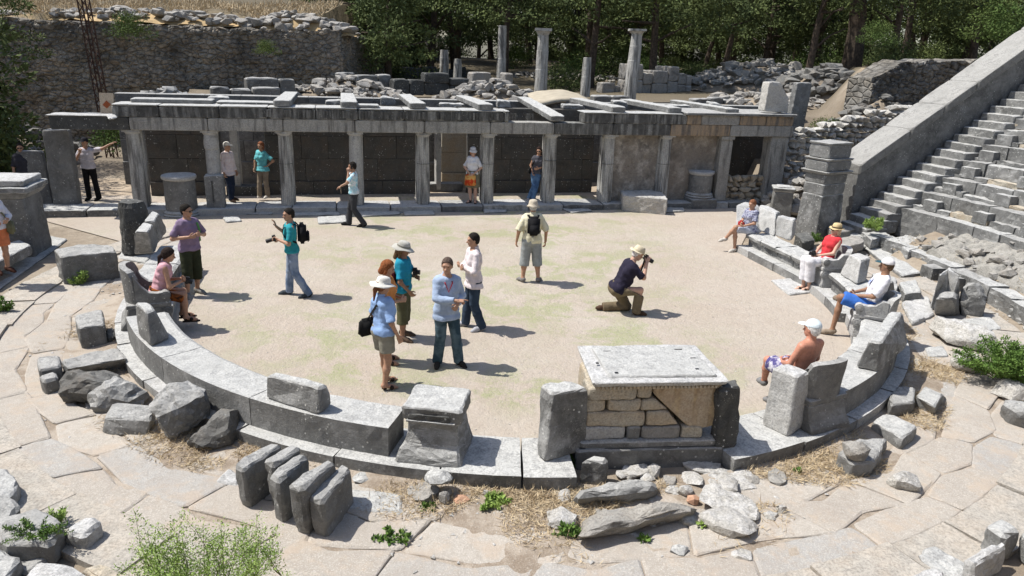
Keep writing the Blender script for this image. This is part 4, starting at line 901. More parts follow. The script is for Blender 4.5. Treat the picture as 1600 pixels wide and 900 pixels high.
for x, y, sx_, sy_ in ((-.45, .22, .04, .035), (.56, .3, .04, .03), (-.62, .5, .035, .03), (-.42, .86, .1, .012), (.62, .62, .07, .02), (.52, .9, .1, .015)): hl.append(box_bm((x, y, zc+.1502), (sx_, sy_, .008)))
bobj('clamp_hole_shade', join(*hl), M['black'], al)  # black chips on the lid draw the shade inside holes that are not sunk
# fallen stones, left
GL = 'fallen blocks left of the ring'
blk('fallen_block', 'upright cube-like block with a dark front face beside the throne of the woman in pink', [(116, 492), (160, 481), (164, 506), (121, 512)], 548, mat='grey', group=GL)
blk('fallen_block', 'small dark block wedged right of the cube-like block', [(164, 514), (176, 509), (181, 522), (168, 526)], 541, mat='dark', group=GL)
blk('fallen_block', 'stepped grey block at the far left end of the fallen stones', [(57, 558), (92, 554), (95, 571), (60, 578)], 606, mat='grey', group=GL)
blk('fallen_block', 'smallest cube-shaped block standing in front of the stepped grey block', [(60, 586), (86, 580), (91, 590), (68, 596)], 619, mat='grey', group=GL)
hexa('fallen_block', 'long ridged slab lying above the dark boulder', [(101, 592), (200, 576), (196, 552), (98, 565)], 0, [(104, 577), (199, 560), (183, 542), (97, 563)], .26, 'grey', group=GL, amp=.02)
rock('boulder', 'dark rounded boulder lying below the long ridged slab', (99, 566, 200, 637), .62, -.35, mat='darkrock', sq=.35, group=GL, amp=.03, seed=503)
rock('fallen_block', 'rough-edged block lying right of the dark boulder', (143, 584, 235, 644), .55, -.3, mat='grey', sq=.7, group=GL, amp=.025, seed=504)
hexa('fallen_block', 'low trapezoid block with a bright top nearest the paving', [(156, 680), (232, 684), (243, 664), (178, 650)], 0, [(160, 652), (238, 655), (241, 634), (182, 626)], .23, 'grey', group=GL, amp=.022, big=.02)
rock('boulder', 'tall grooved boulder with a pale top, second from the right of the group', (238, 590, 329, 687), .62, .2, mat='grey', sq=.72, group=GL, amp=.022, seed=505)
rock('boulder', 'rounded lichen-spotted boulder at the right end of the group', (297, 629, 389, 707), .6, .1, mat='darkrock', sq=.45, group=GL, amp=.022, seed=511)
rock('fallen_block', 'small flat stone wedged between the two big boulders', (304, 632, 332, 654), .3, z0=.12, mat='grey', sq=.7, group=GL)
GS = 'five slabs set on edge in a row'
for i, (tp, vb, lab) in enumerate([([(360, 726), (425, 686), (442, 693), (378, 735)], 803, 'first slab from the left of the five standing on edge'), ([(411, 716), (456, 690), (471, 697), (426, 728)], 808, 'second slab from the left of the five standing on edge, partly hidden'), ([(417, 740), (470, 704), (482, 711), (433, 752)], 826, 'third slab from the left of the five standing on edge'),
      ([(446, 757), (513, 712), (526, 719), (471, 765)], 846, 'fourth slab from the left of the five standing on edge, ragged front'), ([(478, 776), (534, 720), (551, 729), (503, 785)], 849, 'rightmost slab of the five standing on edge, rounded top')]):
    blk('edge_slab', lab, tp, vb, 0, 'grey', flare=-.06, amp=.016, edge=.09, bev=.03, cat='stone slab', group=GS, off=(.03, .02), big=.015)
blk('flat_slab', 'small flat slab under the first slab standing on edge', [(334, 752), (358, 729), (378, 740), (372, 758)], 764, mat='marble', cat='stone slab')
blk('flat_slab', 'flat rectangular slab lying right of the five edge slabs', [(543, 762), (630, 770), (629, 801), (540, 795)], 808, mat='seat', cat='stone slab')
GR = 'loose stones around the front of the ring'
for i, (bx, dpt, z0, mt, sq, lab) in enumerate([
    ((551, 737, 585, 758), .2, 0, 'seat', .8, 'small squared stone right behind the rightmost edge slab'), ((637, 748, 686, 788), .38, 0, 'rock', .6, 'brown-grey stone under the smooth oval stone'), ((661, 733, 707, 761), .3, .2, 'seat', .2, 'smooth oval stone resting on top of the brown-grey stone'),
    ((684, 761, 706, 793), .18, 0, 'rock', .5, 'narrow upright stone right of the oval stone'), ((709, 778, 732, 790), .14, 0, 'brick', .6, 'small reddish stone near the green weed'), ((752, 769, 767, 777), .1, 0, 'palerock', .4, 'tiny white stone under the broken throne base'),
    ((848, 789, 900, 832), .35, 0, 'palerock', .6, 'white angular stone left of the longest fallen stone'), ((866, 762, 892, 788), .35, 0, 'palerock', .4, 'dull pale stone below the small block of the altar'), ((967, 721, 1015, 752), .35, 0, 'palerock', .6, 'pale angular stone directly below the altar plinth'), ((1009, 723, 1031, 747), .2, 0, 'palerock', .6, 'small white stone between two others below the altar plinth'),
    ((1030, 740, 1057, 764), .25, 0, 'rock', .6, 'brownish stone between the altar and the terracotta piece'), ((1055, 731, 1099, 761), .35, .02, 'palerock', .5, 'light stone with a pointed end below the right half of the altar'), ((1067, 723, 1124, 741), .3, 0, 'palerock', .8, 'flat pale slab tucked under the right end of the altar'),
    ((1096, 740, 1181, 768), .5, 0, 'palerock', .7, 'broad flat pale stone right of the altar rubble'), ((1092, 761, 1185, 806), .5, .05, 'palerock', .75, 'thin angular slab lying on the large stone at the right of the rubble'), ((1088, 788, 1183, 844), .5, 0, 'palerock', .45, 'large rough white stone at the right of the rubble'),
    ((1051, 749, 1083, 781), .25, 0, 'palerock', .5, 'jagged pale stone left of the thin angular slab'), ((1072, 770, 1091, 789), .12, .03, 'brick', .85, 'small orange terracotta piece in the rubble'), ((1193, 733, 1230, 760), .32, 0, 'rock', .6, 'isolated brownish stone right of the altar rubble'), ((1204, 729, 1222, 740), .15, 0, 'rock', .3, 'little round stone behind the isolated brownish stone'),
    ((1208, 782, 1230, 808), .16, 0, 'palerock', .6, 'triangular white stone on the dry grass'), ((1193, 797, 1212, 816), .16, 0, 'palerock', .6, 'faint grey stone left of the triangular white stone'), ((1049, 849, 1071, 870), .16, 0, 'seat', .7, 'small grey stone below the longest fallen stone'), ((1140, 857, 1175, 879), .22, 0, 'palerock', .6, 'bright white stone lying alone on the walkway'),
    ((1380, 731, 1432, 770), .3, 0, 'palerock', .6, 'white elongated stone on the walkway right of the stacked block'), ((1484, 546, 1526, 583), .35, .02, 'palerock', .5, 'pale stone at the left foot of the fern bush'), ((1547, 588, 1600, 628), .5, .0, 'palerock', .6, 'light stone in front of the fern bush'), ((1564, 622, 1625, 670), .45, 0, 'grey', .85, 'squared grey block at the right edge of the picture'),
    ((1452, 496, 1545, 546), .7, .0, 'palerock', .75, 'large block with a pale top and dark underside behind the carved stones'), ((1495, 436, 1532, 498), .35, .0, 'grey', .6, 'rough dark stone behind the upright carved stones'), ((1508, 462, 1530, 498), .3, 0, 'darkrock', .3, 'small dark stone right of the upright carved stones'),
    ((960, 735, 985, 752), .2, 0, 'palerock', .7, 'small pale stone leaning on the first stone below the altar plinth'), ((1000, 742, 1022, 757), .2, 0, 'palerock', .7, 'flat pale chip under the small white stone below the altar'), ((1036, 757, 1062, 775), .22, 0, 'palerock', .7, 'pale chip above the right end of the longest fallen stone'), ((1100, 722, 1128, 738), .25, 0, 'palerock', .7, 'pale stone at the right foot of the altar plinth'),
    ((1120, 746, 1152, 768), .3, .08, 'palerock', .75, 'angular stone lying on the broad flat pale stone'), ((1158, 740, 1184, 758), .25, 0, 'rock', .7, 'grey stone at the right edge of the altar rubble'), ((1060, 800, 1088, 822), .22, 0, 'palerock', .7, 'pale chip between the longest fallen stone and the large rough stone'), ((925, 800, 950, 815), .2, 0, 'rock', .6, 'small stone half hidden behind the longest fallen stone')]):
    rock('loose_stone', lab, bx, dpt, rnd.uniform(-.4, .4), z0, mt, sq, 520+i, amp=.014, group=GR, edge=.06)
hexa('long_stone', 'longest fallen stone, rough and rounded, bottom right of centre', [(897, 856), (1092, 806), (1085, 786), (898, 815)], 0, [(897, 838), (1090, 793), (1048, 782), (925, 796)], .24, 'rock', group=GR, amp=.03, bev=.06, cat='rock', big=.03)
hexa('long_stone', 'shorter long stone lying between the altar and the longest fallen stone', [(893, 792), (1034, 780), (1028, 758), (893, 772)], 0, [(896, 776), (1032, 762), (1010, 748), (915, 760)], .2, 'grey', group=GR, amp=.025, bev=.05, cat='rock', big=.03)
blk('small_block', 'small upright block at the left corner of the altar plinth', [(906, 719), (926, 710), (951, 713), (947, 722)], 757, 0, 'seat', flare=.08)
# right hand stones
GW = 'fallen blocks right of the ring'
blk('fallen_block', 'upright square block casting a dark shadow right of the ring', [(1390, 620), (1402, 602), (1430, 604), (1430, 628), (1392, 632)], 655, mat='grey', group=GW)
hexa('fallen_block', 'tilted flat grey slab beside the upright square block', [(1430, 640), (1460, 650), (1480, 622), (1452, 612)], 0, [(1431, 617), (1461, 637), (1474, 615), (1443, 601)], .22, 'seat', group=GW)
blk('fallen_block', 'broad flat-topped block below the upright square block', [(1361, 655), (1384, 644), (1437, 665), (1410, 684)], 705, mat='seat', group=GW, amp=.015)
blk('fallen_block', 'dark-sided block carrying a small brown stone', [(1309, 705), (1340, 683), (1388, 682), (1366, 722), (1330, 724)], 749, mat='grey', group=GW, amp=.02)
rock('loose_stone', 'small brown stone resting on the dark-sided block', (1310, 686, 1351, 716), .28, z0=.27, mat='rock', sq=.8, group=GR, seed=571)
blk('fallen_block', 'large pale block behind the throne of the man in blue shorts', [(1408, 470), (1450, 462), (1460, 490), (1425, 505)], 512, mat='marble', group=GW, amp=.018)
blk('fallen_block', 'thin flat slab on the ground below the large pale block', [(1444, 542), (1474, 539), (1484, 555), (1450, 556)], 561, mat='seat', group=GW)
hexa('upright_stone', 'taller of the two upright roughly carved stones on the right', [(1450, 484), (1480, 490), (1502, 474), (1470, 462)], .02, [(1468, 428), (1482, 424), (1497, 430), (1484, 414)], .85, 'marble', group=GW, amp=.014, cat='upright stone', bev=.05)
hexa('upright_stone', 'shorter of the two upright carved stones, rounded top', [(1456, 494), (1500, 496), (1507, 480), (1468, 478)], .0, [(1461, 465), (1494, 466), (1496, 455), (1472, 454)], .5, 'grey', group=GW, amp=.014, cat='upright stone', bev=.05)
blk('flat_slab', 'flat slab lying on the sand before the throne of the woman in red', [(1204, 436), (1241, 434), (1269, 455), (1233, 459)], 463, mat='marble', cat='stone slab')
for i, (tp, lab) in enumerate([([(1362, 425), (1400, 432), (1404, 452), (1378, 448)], 'worn block behind the middle of the right bench'), ([(1405, 440), (1432, 436), (1440, 455), (1414, 458)], 'block beside the large pale block right of the throne'), ([(1243, 365), (1262, 362), (1275, 374), (1255, 378)], 'dark low block behind the end of the cracked bench')]):
    blk('fallen_block', lab, tp, max(q[1] for q in tp)+18, mat='seat' if i < 2 else 'dark', group=GW, amp=.02)
for i, (tp, dv, lab) in enumerate([([(1302, 372), (1342, 364), (1358, 384), (1322, 392)], 6, 'flat pale slab above the straw hat'), ([(1350, 385), (1372, 380), (1440, 425), (1410, 430)], 5, 'longest flat slab of the walkway beside the right front row'), ([(1500, 498), (1545, 492), (1566, 512), (1520, 520)], 7, 'flat slab at the top of the fern bush'), ([(1410, 560), (1436, 556), (1444, 575), (1418, 580)], 4, 'flat slab in the shadow of the long backrest')]):
    blk('flat_slab', lab, tp, max(q[1] for q in tp)+dv, mat='seat', cat='stone slab', group='flat slabs beside the right row')
for i, (tp, lab) in enumerate([([(1292, 353), (1328, 346), (1342, 357), (1304, 365)], 'low worn slab between the pedestal foot and the small green bush'), ([(1318, 338), (1350, 331), (1362, 341), (1328, 349)], 'worn stone at the very bottom of the stair beside the pedestal'), ([(1296, 375), (1340, 367), (1352, 378), (1310, 388)], 'worn block right of the green tuft, below the stair'), ([(1395, 372), (1440, 362), (1462, 378), (1420, 392)], 'large dark-ended block lying below the lowest seat row'), ([(1452, 382), (1480, 378), (1492, 390), (1465, 396)], 'small brownish stone under the overhanging lowest seat row'), ([(1338, 356), (1366, 352), (1392, 366), (1362, 374)], 'grey slab just behind the small green bush')]):
    blk('fallen_block', lab, tp, max(q[1] for q in tp)+14, .12, 'seat' if i % 2 else 'rock', amp=.022, group=GW, big=.02)
GF = 'seat blocks in the foreground corners'
for i, (tp, vb, mt, lab) in enumerate([
    ([(1540, 818), (1564, 805), (1594, 826), (1570, 838)], 851, 'seat', 'squared block with a pale top near the right edge of the foreground'), ([(1593, 830), (1604, 822), (1640, 830), (1620, 850)], 862, 'seat', 'block cut off by the right edge of the foreground'),
    ([(1434, 868), (1458, 848), (1548, 898), (1510, 925)], 905, 'seat', 'large block rising from the bottom edge, right foreground'), ([(1503, 872), (1565, 842), (1579, 852), (1524, 884)], 893, 'marble', 'narrow pale block between two larger ones, right foreground'),
    ([(1380, 905), (1465, 880), (1490, 925), (1400, 940)], 940, 'marble', 'pale block at the bottom edge left of the large block'), ([(-20, 742), (2, 724), (32, 748), (20, 772), (-10, 778)], 778, 'seat', 'pale block at the left edge above the small weeds'),
    ([(-20, 790), (12, 773), (32, 789), (22, 800), (60, 792), (101, 816), (80, 850), (0, 850)], 858, 'grey', 'broad irregular block carrying low weeds, left foreground'), ([(98, 826), (135, 804), (160, 814), (130, 838)], 838, 'marble', 'small bright block on the kerb, left foreground'),
    ([(-10, 870), (20, 838), (70, 832), (91, 852), (80, 872), (40, 898)], 880, 'grey', 'dark-ended block below the weeds, left foreground'), ([(-20, 855), (0, 856), (34, 868), (10, 905), (-20, 905)], 905, 'seat', 'corner block at the bottom left edge'), ([(28, 905), (58, 870), (120, 880), (180, 925), (60, 930)], 935, 'marble', 'large pale block at the bottom edge, left foreground'),
    ([(120, 885), (160, 873), (210, 900), (180, 925)], 930, 'lime', 'rounded pale slab beside the feathery bush')]):
    zc_ = .12 if i != 7 else .05
    blk('foreground_block', lab, tp, vb+30, 0, mt, amp=.018, edge=.09, bev=.03, group=GF, big=.015)
# left corner: pedestal and steps
def cbox(name, u, v, z0, w1, d1, h1, mat, parent=None, yaw=ang, seed=1): pass
fr_ = G(50, 385, .26); dirL = (G(75, 369, .26)-fr_); dirL.z = 0; ll = dirL.length; dirL.normalize(); nL = Vector((-dirL.y, dirL.x, 0))
zt = HT(50, 385, 286, .26)
pd = empty('pedestal', fr_, label='massive dark pedestal with a moulded cap at the left edge', cat='pedestal')
def pb(name, e, z0, z1, mat, seed, parent, a0=0., e2=None):
    e2 = e if e2 is None else e2
    q = lambda x: [-dirL*x+nL*0-nL*(-x*0)-Vector(nL)*(-0), ]
    def quad(x, z): return [Vector((0, 0, z))+(-dirL*x)+(-nL*-0), Vector((0, 0, z))]
    c = [Vector((0, 0, 0)), dirL*ll, dirL*ll+nL*1.5, nL*1.5]; cen = sum(c, Vector())/4
    def ex(p, k): v = p-cen; return p+Vector((dirL.dot(v)/abs(dirL.dot(v))*k*dirL.x+nL.dot(v)/abs(nL.dot(v))*k*nL.x, dirL.dot(v)/abs(dirL.dot(v))*k*dirL.y+nL.dot(v)/abs(nL.dot(v))*k*nL.y, 0))
    b = prism([ex(p, e)+Vector((0, 0, z0)) for p in c], [ex(p, e2)+Vector((0, 0, z1)) for p in c]); roughen(b, .01, .14, .015, seed); return bobj(name, b, M[mat], parent)
H_ = zt-.26
pb('body', .05, -.28, H_-.34, 'grey', 1, pd, e2=0.); pb('moulding', .03, H_-.338, H_-.2, 'grey', 2, pd, e2=.12); pb('rim', .15, H_-.198, H_-.08, 'seat', 3, pd); pb('cap', .06, H_-.078, H_+.06, 'marble', 4, pd)
def stp(lab, tp, vb, z0):
    return blk('parodos_step', lab, tp, vb, z0, 'seat', amp=.01, edge=.14, cat='step', group='steps at the left edge')
stp('lower broad step at the left edge on which the woman in orange shorts stands', [(-60, 440), (-60, 400), (72, 367), (106, 372), (82, 391), (0, 450), (-45, 485)], 488, 0)
blk('parodos_step', 'upper step against the foot of the massive pedestal', [(-60, 398), (32, 374), (49, 382), (21, 396), (-45, 432)], 448, .24, 'seat', amp=.01, cat='step', group='steps at the left edge')
# round altars
def round_altar(lab, u, v, wpx, H, z0, mat='grey', foot=None, capmat='marble', broken=False):
    p = G(u, v, z0); sc = FPX/((p-Vector((0, 0, CH))).dot(fw)); r = wpx/sc/2; p += Vector((0, r, 0)); t = empty('round_altar', p, label=lab, cat='round altar')
    if foot: b = box_bm((0, 0, -foot[1]/2), (foot[0], foot[0], foot[1]), yaw=ang); roughen(b, .012, .12, .02, 5); bobj('foot', b, M['grey'], t)
    if not broken:
        b = lathe_bm([(r*1.18, 0), (r*1.2, .05), (r*1.12, .08), (r*1.14, .12), (r*1.0, .17)], 32); roughen(b, .005, .1, 0, 3); bobj('base', b, M['seat'], t)
        b = lathe_bm([(r*.98, .171), (r*.97, H*.5), (r*.96, H-.12)], 32); roughen(b, .006, .1, 0, 4); bobj('shaft', b, M[mat], t)
        b = lathe_bm([(r*.97, H-.119), (r*1.08, H-.08), (r*1.09, H-.03), (r*1.05, H), (r*.8, H+.005)], 32); roughen(b, .006, .08, 0, 6); bobj('rim', b, M[capmat], t)
    else:
        b = lathe_bm([(r*1.0, 0), (r, H*.5), (r*.98, H*.9), (r*.85, H)], 24, wob=.03); roughen(b, .018, .09, 0, 8, .04); bobj('shaft', b, M[mat], t)
    return t
round_altar('round altar with a raised rim standing before the broken column', 275, 341, 48, 1.12, .0)
round_altar('round altar on a square foot before the plastered panel', 1096, 311, 37, .86, .32, foot=(.92, .36), mat='grey')
round_altar('rough broken column drum at the upper left end of the ring', 204, 398, 42, 1.15, .1, mat='dark', broken=True)
blk('base_plate', 'thin stone plate beside the rough broken drum', [(183, 402), (190, 392), (236, 398), (228, 410)], 414, 0, 'seat', cat='stone slab')
blk('fallen_block', 'large rectangular block with a pale hollowed top on the left walkway', [(84, 389), (122, 382), (172, 381), (182, 392), (94, 401)], 447, mat='grey', group=GL, amp=.018, big=.02)
# square altar and pedestal, right
def stack(name, lab, cat, foot_uv, dirpx, w1, d1, levels, z0=0., group=None):
    p = G(*foot_uv, z0); q = G(*dirpx, z0)-p; q.z = 0; q.normalize(); t = empty(name, p, math.atan2(q.y, q.x), lab, cat, group)
    for i, (nm, za, zb_, e0, e1, mt) in enumerate(levels):
        b = prism([(x, y, za) for x, y in ((-e0, -e0), (w1+e0, -e0), (w1+e0, d1+e0), (-e0, d1+e0))], [(x, y, zb_) for x, y in ((-e1, -e1), (w1+e1, -e1), (w1+e1, d1+e1), (-e1, d1+e1))]); roughen(b, .008, .13, .015, int(p.x*10)+i); bobj(nm, b, M[mt], t)
    return t
stack('square_altar', 'dark square altar with a moulded cap behind the cracked bench', 'square altar', (1204, 341), (1240, 344), .56, .56, [('body', -.03, .82, .02, .0, 'grey'), ('moulding', .822, .9, .0, .04, 'seat'), ('cap', .902, .96, .05, .05, 'seat'), ('top', .962, 1.0, -.06, -.08, 'marble')], group=None)
PZ = .38
stack('corner_pedestal', 'tall pedestal of stacked moulded blocks at the foot of the sloping wall', 'pedestal', (1246, 347), (1284, 357), .66, .9, [(nm, a*.91 if a > 0 else -.4, b*.91, e0, e1, mt) for nm, a, b, e0, e1, mt in [('lowest_block', -.05, .95, .04, .0, 'seat'), ('lower_block', .955, 1.28, .0, .0, 'seat'), ('upper_block', 1.285, 1.56, .0, .02, 'grey'), ('moulding', 1.565, 1.66, .05, .12, 'grey'), ('neck_block', 1.665, 1.95, .03, .05, 'seat'), ('upper_moulding', 1.955, 2.03, .05, .09, 'grey'), ('top_block', 2.035, 2.42, .0, .0, 'seat'), ('top_slab', 2.425, 2.49, .03, .03, 'grey')]], z0=PZ)
blk('fallen_block', 'big fallen block with a pale top before the first plastered panel', [(963, 291), (1033, 296), (1044, 311), (974, 305)], 337, 0, 'palerock', flare=-.04, amp=.015, group='blocks before the stage')
blk('fallen_block', 'narrow upright block leaning against the slim fluted column', [(1038, 275), (1048, 271), (1056, 274), (1045, 280)], 318, mat='column', group='blocks before the stage')
# ================================================================ PEOPLE
def nets(D, o, vox):
    """surface nets on a scalar grid"""
    ins = D < 0; nx, ny, nz = D.shape
    c = [ins[i:nx-1+i, j:ny-1+j, k:nz-1+k] for i in (0, 1) for j in (0, 1) for k in (0, 1)]
    s = sum(x.astype(np.int8) for x in c); act = (s > 0) & (s < 8); ii = np.argwhere(act)
    if len(ii) == 0: return np.zeros((0, 3)), np.zeros((0, 4), int)
    idm = -np.ones(act.shape, np.int64); idm[tuple(ii.T)] = np.arange(len(ii))
    acc = np.zeros((len(ii), 3)); cnt = np.zeros(len(ii))
    for ax in range(3):
        o1, o2 = [a for a in range(3) if a != ax]
        for a in (0, 1):
            for b in (0, 1):
                p0 = ii.copy(); p0[:, o1] += a; p0[:, o2] += b; p1 = p0.copy(); p1[:, ax] += 1
                d0 = D[tuple(p0.T)]; d1 = D[tuple(p1.T)]; m_ = (d0 < 0) != (d1 < 0); t = np.where(m_, d0/(d0-d1+1e-12), 0)
                q = p0.astype(float); q[:, ax] += t; acc[m_] += q[m_]; cnt[m_] += 1
    V = acc/cnt[:, None]*vox+o; F = []
    for ax in range(3):
        o1, o2 = [(1, 2), (2, 0), (0, 1)][ax]; sl0 = [slice(None)]*3; sl1 = [slice(None)]*3; sl0[ax] = slice(0, -1); sl1[ax] = slice(1, None)
        a = ins[tuple(sl0)]; b = ins[tuple(sl1)]; e = np.argwhere(a != b); e = e[(e[:, o1] > 0) & (e[:, o2] > 0) & (e[:, o1] < D.shape[o1]-1) & (e[:, o2] < D.shape[o2]-1)]
        if len(e) == 0: continue
        fl = a[tuple(e.T)]; q = []
        for da, db in ((1, 1), (0, 1), (0, 0), (1, 0)):
            w_ = e.copy(); w_[:, o1] -= da; w_[:, o2] -= db; q.append(idm[tuple(w_.T)])
        q = np.stack(q, 1); q[~fl] = q[~fl][:, ::-1]; F.append(q[(q >= 0).all(1)])
    return V, np.concatenate(F)
def sdf(prims, k=.02, vox=.013, cuts=(), post=None):
    """prims: (a,b,ra,rb[,flat]) cone-capsules or ('e',centre,radii,Matrix3) ellipsoids, smoothly joined"""
    lo = np.array([9e9]*3); hi = -lo
    for p in prims:
        if isinstance(p[0], str): r = max(p[2]); a = b = np.array(p[1])
        else: a, b = np.array(p[0]), np.array(p[1]); r = max(p[2], p[3])
        lo = np.minimum(lo, np.minimum(a, b)-r); hi = np.maximum(hi, np.maximum(a, b)+r)
    lo -= .03; hi += .03; n = np.ceil((hi-lo)/vox).astype(int)+2; D = np.full(n, .5, np.float32)
    ax = [lo[i]+np.arange(n[i])*vox for i in range(3)]
    for p in prims:
        if isinstance(p[0], str): r = max(p[2]); a = b = np.array(p[1])
        else: a, b = np.array(p[0]), np.array(p[1]); r = max(p[2], p[3])
        m_ = r+.03+k; i0 = np.maximum(0, ((np.minimum(a, b)-m_-lo)/vox).astype(int)); i1 = np.minimum(n, ((np.maximum(a, b)+m_-lo)/vox).astype(int)+2)
        X, Y, Z = np.meshgrid(*[ax[i][i0[i]:i1[i]] for i in range(3)], indexing='ij')
        if isinstance(p[0], str):
            P = np.stack([X-a[0], Y-a[1], Z-a[2]], -1)@np.array(p[3]); R_ = np.array(p[2]); q = np.linalg.norm(P/R_, axis=-1); g = np.linalg.norm(P/(R_*R_), axis=-1)+1e-9; d = q*(q-1)/g
        else:
            ba = b-a; L2 = (ba**2).sum()+1e-9; P = np.stack([X-a[0], Y-a[1], Z-a[2]], -1); h = np.clip((P@ba)/L2, 0, 1); d = np.linalg.norm(P-h[..., None]*ba, axis=-1)-(p[2]+(p[3]-p[2])*h)
            if len(p) > 4:
                u = ba/math.sqrt(L2)
                if p[4] in (1, 3): d = np.maximum(d, (P-ba)@u)
                if p[4] in (2, 3): d = np.maximum(d, -(P@u))
        S_ = tuple(slice(i0[i], i1[i]) for i in range(3)); E = D[S_]; h = np.clip(.5+.5*(E-d)/k, 0, 1); D[S_] = E*(1-h)+d*h-k*h*(1-h)
    if cuts:
        X, Y, Z = np.meshgrid(*ax, indexing='ij')
        for c, nn in cuts: D = np.maximum(D, (X-c[0])*nn[0]+(Y-c[1])*nn[1]+(Z-c[2])*nn[2])
    return nets(D, lo, vox)
PM = {}
def cloth(c, c2=None, sc=60, key=None, skin=False):
    k_ = (c, c2, sc)
    if k_ not in PM:
        m_, nt, b = newmat('skin' if skin else 'fabric'); q = NB(nt); n = q.noise(7 if not c2 else sc, 4, .6)
        q.l(q.mix(q.mr(n, .42, .58), c2 or tuple(x*.82 for x in c), c), b.inputs['Base Color']); b.inputs['Roughness'].default_value = .55 if skin else .9
        b.inputs['Specular IOR Level'].default_value = .35 if skin else .15
        if skin: b.inputs['Subsurface Weight'].default_value = .0
        else: q.bump(b, q.noise(16, 4, .6), .5, .02)
        PM[k_] = m_
    return PM[k_]
SK = dict(fair=(.55, .34, .25), tan=(.42, .24, .155), brown=(.30, .165, .10), red=(.52, .24, .16))
V3 = lambda *a: np.array(a, float)
def unit(v): return v/(np.linalg.norm(v)+1e-9)
BASE = dict(pelvis=(0, 0, .94), neck=(0, .0, 1.47), head=(0, .025, 1.63), shR=(.158, 0, 1.395), shL=(-.158, 0, 1.395), elR=(.225, -.02, 1.12), elL=(-.225, -.02, 1.12), wrR=(.235, .06, .87), wrL=(-.235, .06, .87),
            hipR=(.085, 0, .91), hipL=(-.085, 0, .91), knR=(.095, .02, .50), knL=(-.095, .02, .50), anR=(.10, -.02, .085), anL=(-.10, -.02, .085), toeR=(.125, .15, .03), toeL=(-.125, .15, .03))
def hand_prims(w, fdir, pn, curl, s, point=False):
    """palm, four fingers of unequal length with bends, and a thumb leaving the side of the palm"""
    f = unit(fdir); pn = unit(pn-f*np.dot(pn, f)); sd_ = np.cross(f, pn)*s; P = []; c = w+f*.045
    for o in (-.026, -.009, .009, .026): P.append((w+f*.012+sd_*o*.7, w+f*.085+sd_*o, .0145, .0125))
    for i, (o, L) in enumerate(((.030, .072), (.010, .082), (-.010, .076), (-.029, .06))):
        cu = 0.12 if (point and i == 0) else curl; a = w+f*.088+sd_*o; b = a+(f*math.cos(cu)+pn*math.sin(cu))*L*.45; e = b+(f*math.cos(cu*2.1)+pn*math.sin(cu*2.1))*L*.32; g = e+(f*math.cos(cu*2.9)+pn*math.sin(cu*2.9))*L*.25
        P += [(a, b, .0098, .0092), (b, e, .0092, .0085), (e, g, .0085, .0075)]
    a = w+f*.03+sd_*.03; b = a+(f*.65+sd_*.6+pn*.35)*.042; e = b+(f*.85+sd_*.15+pn*.45)*.035
    P += [(a, b, .0135, .011), (b, e, .011, .009)]; return P
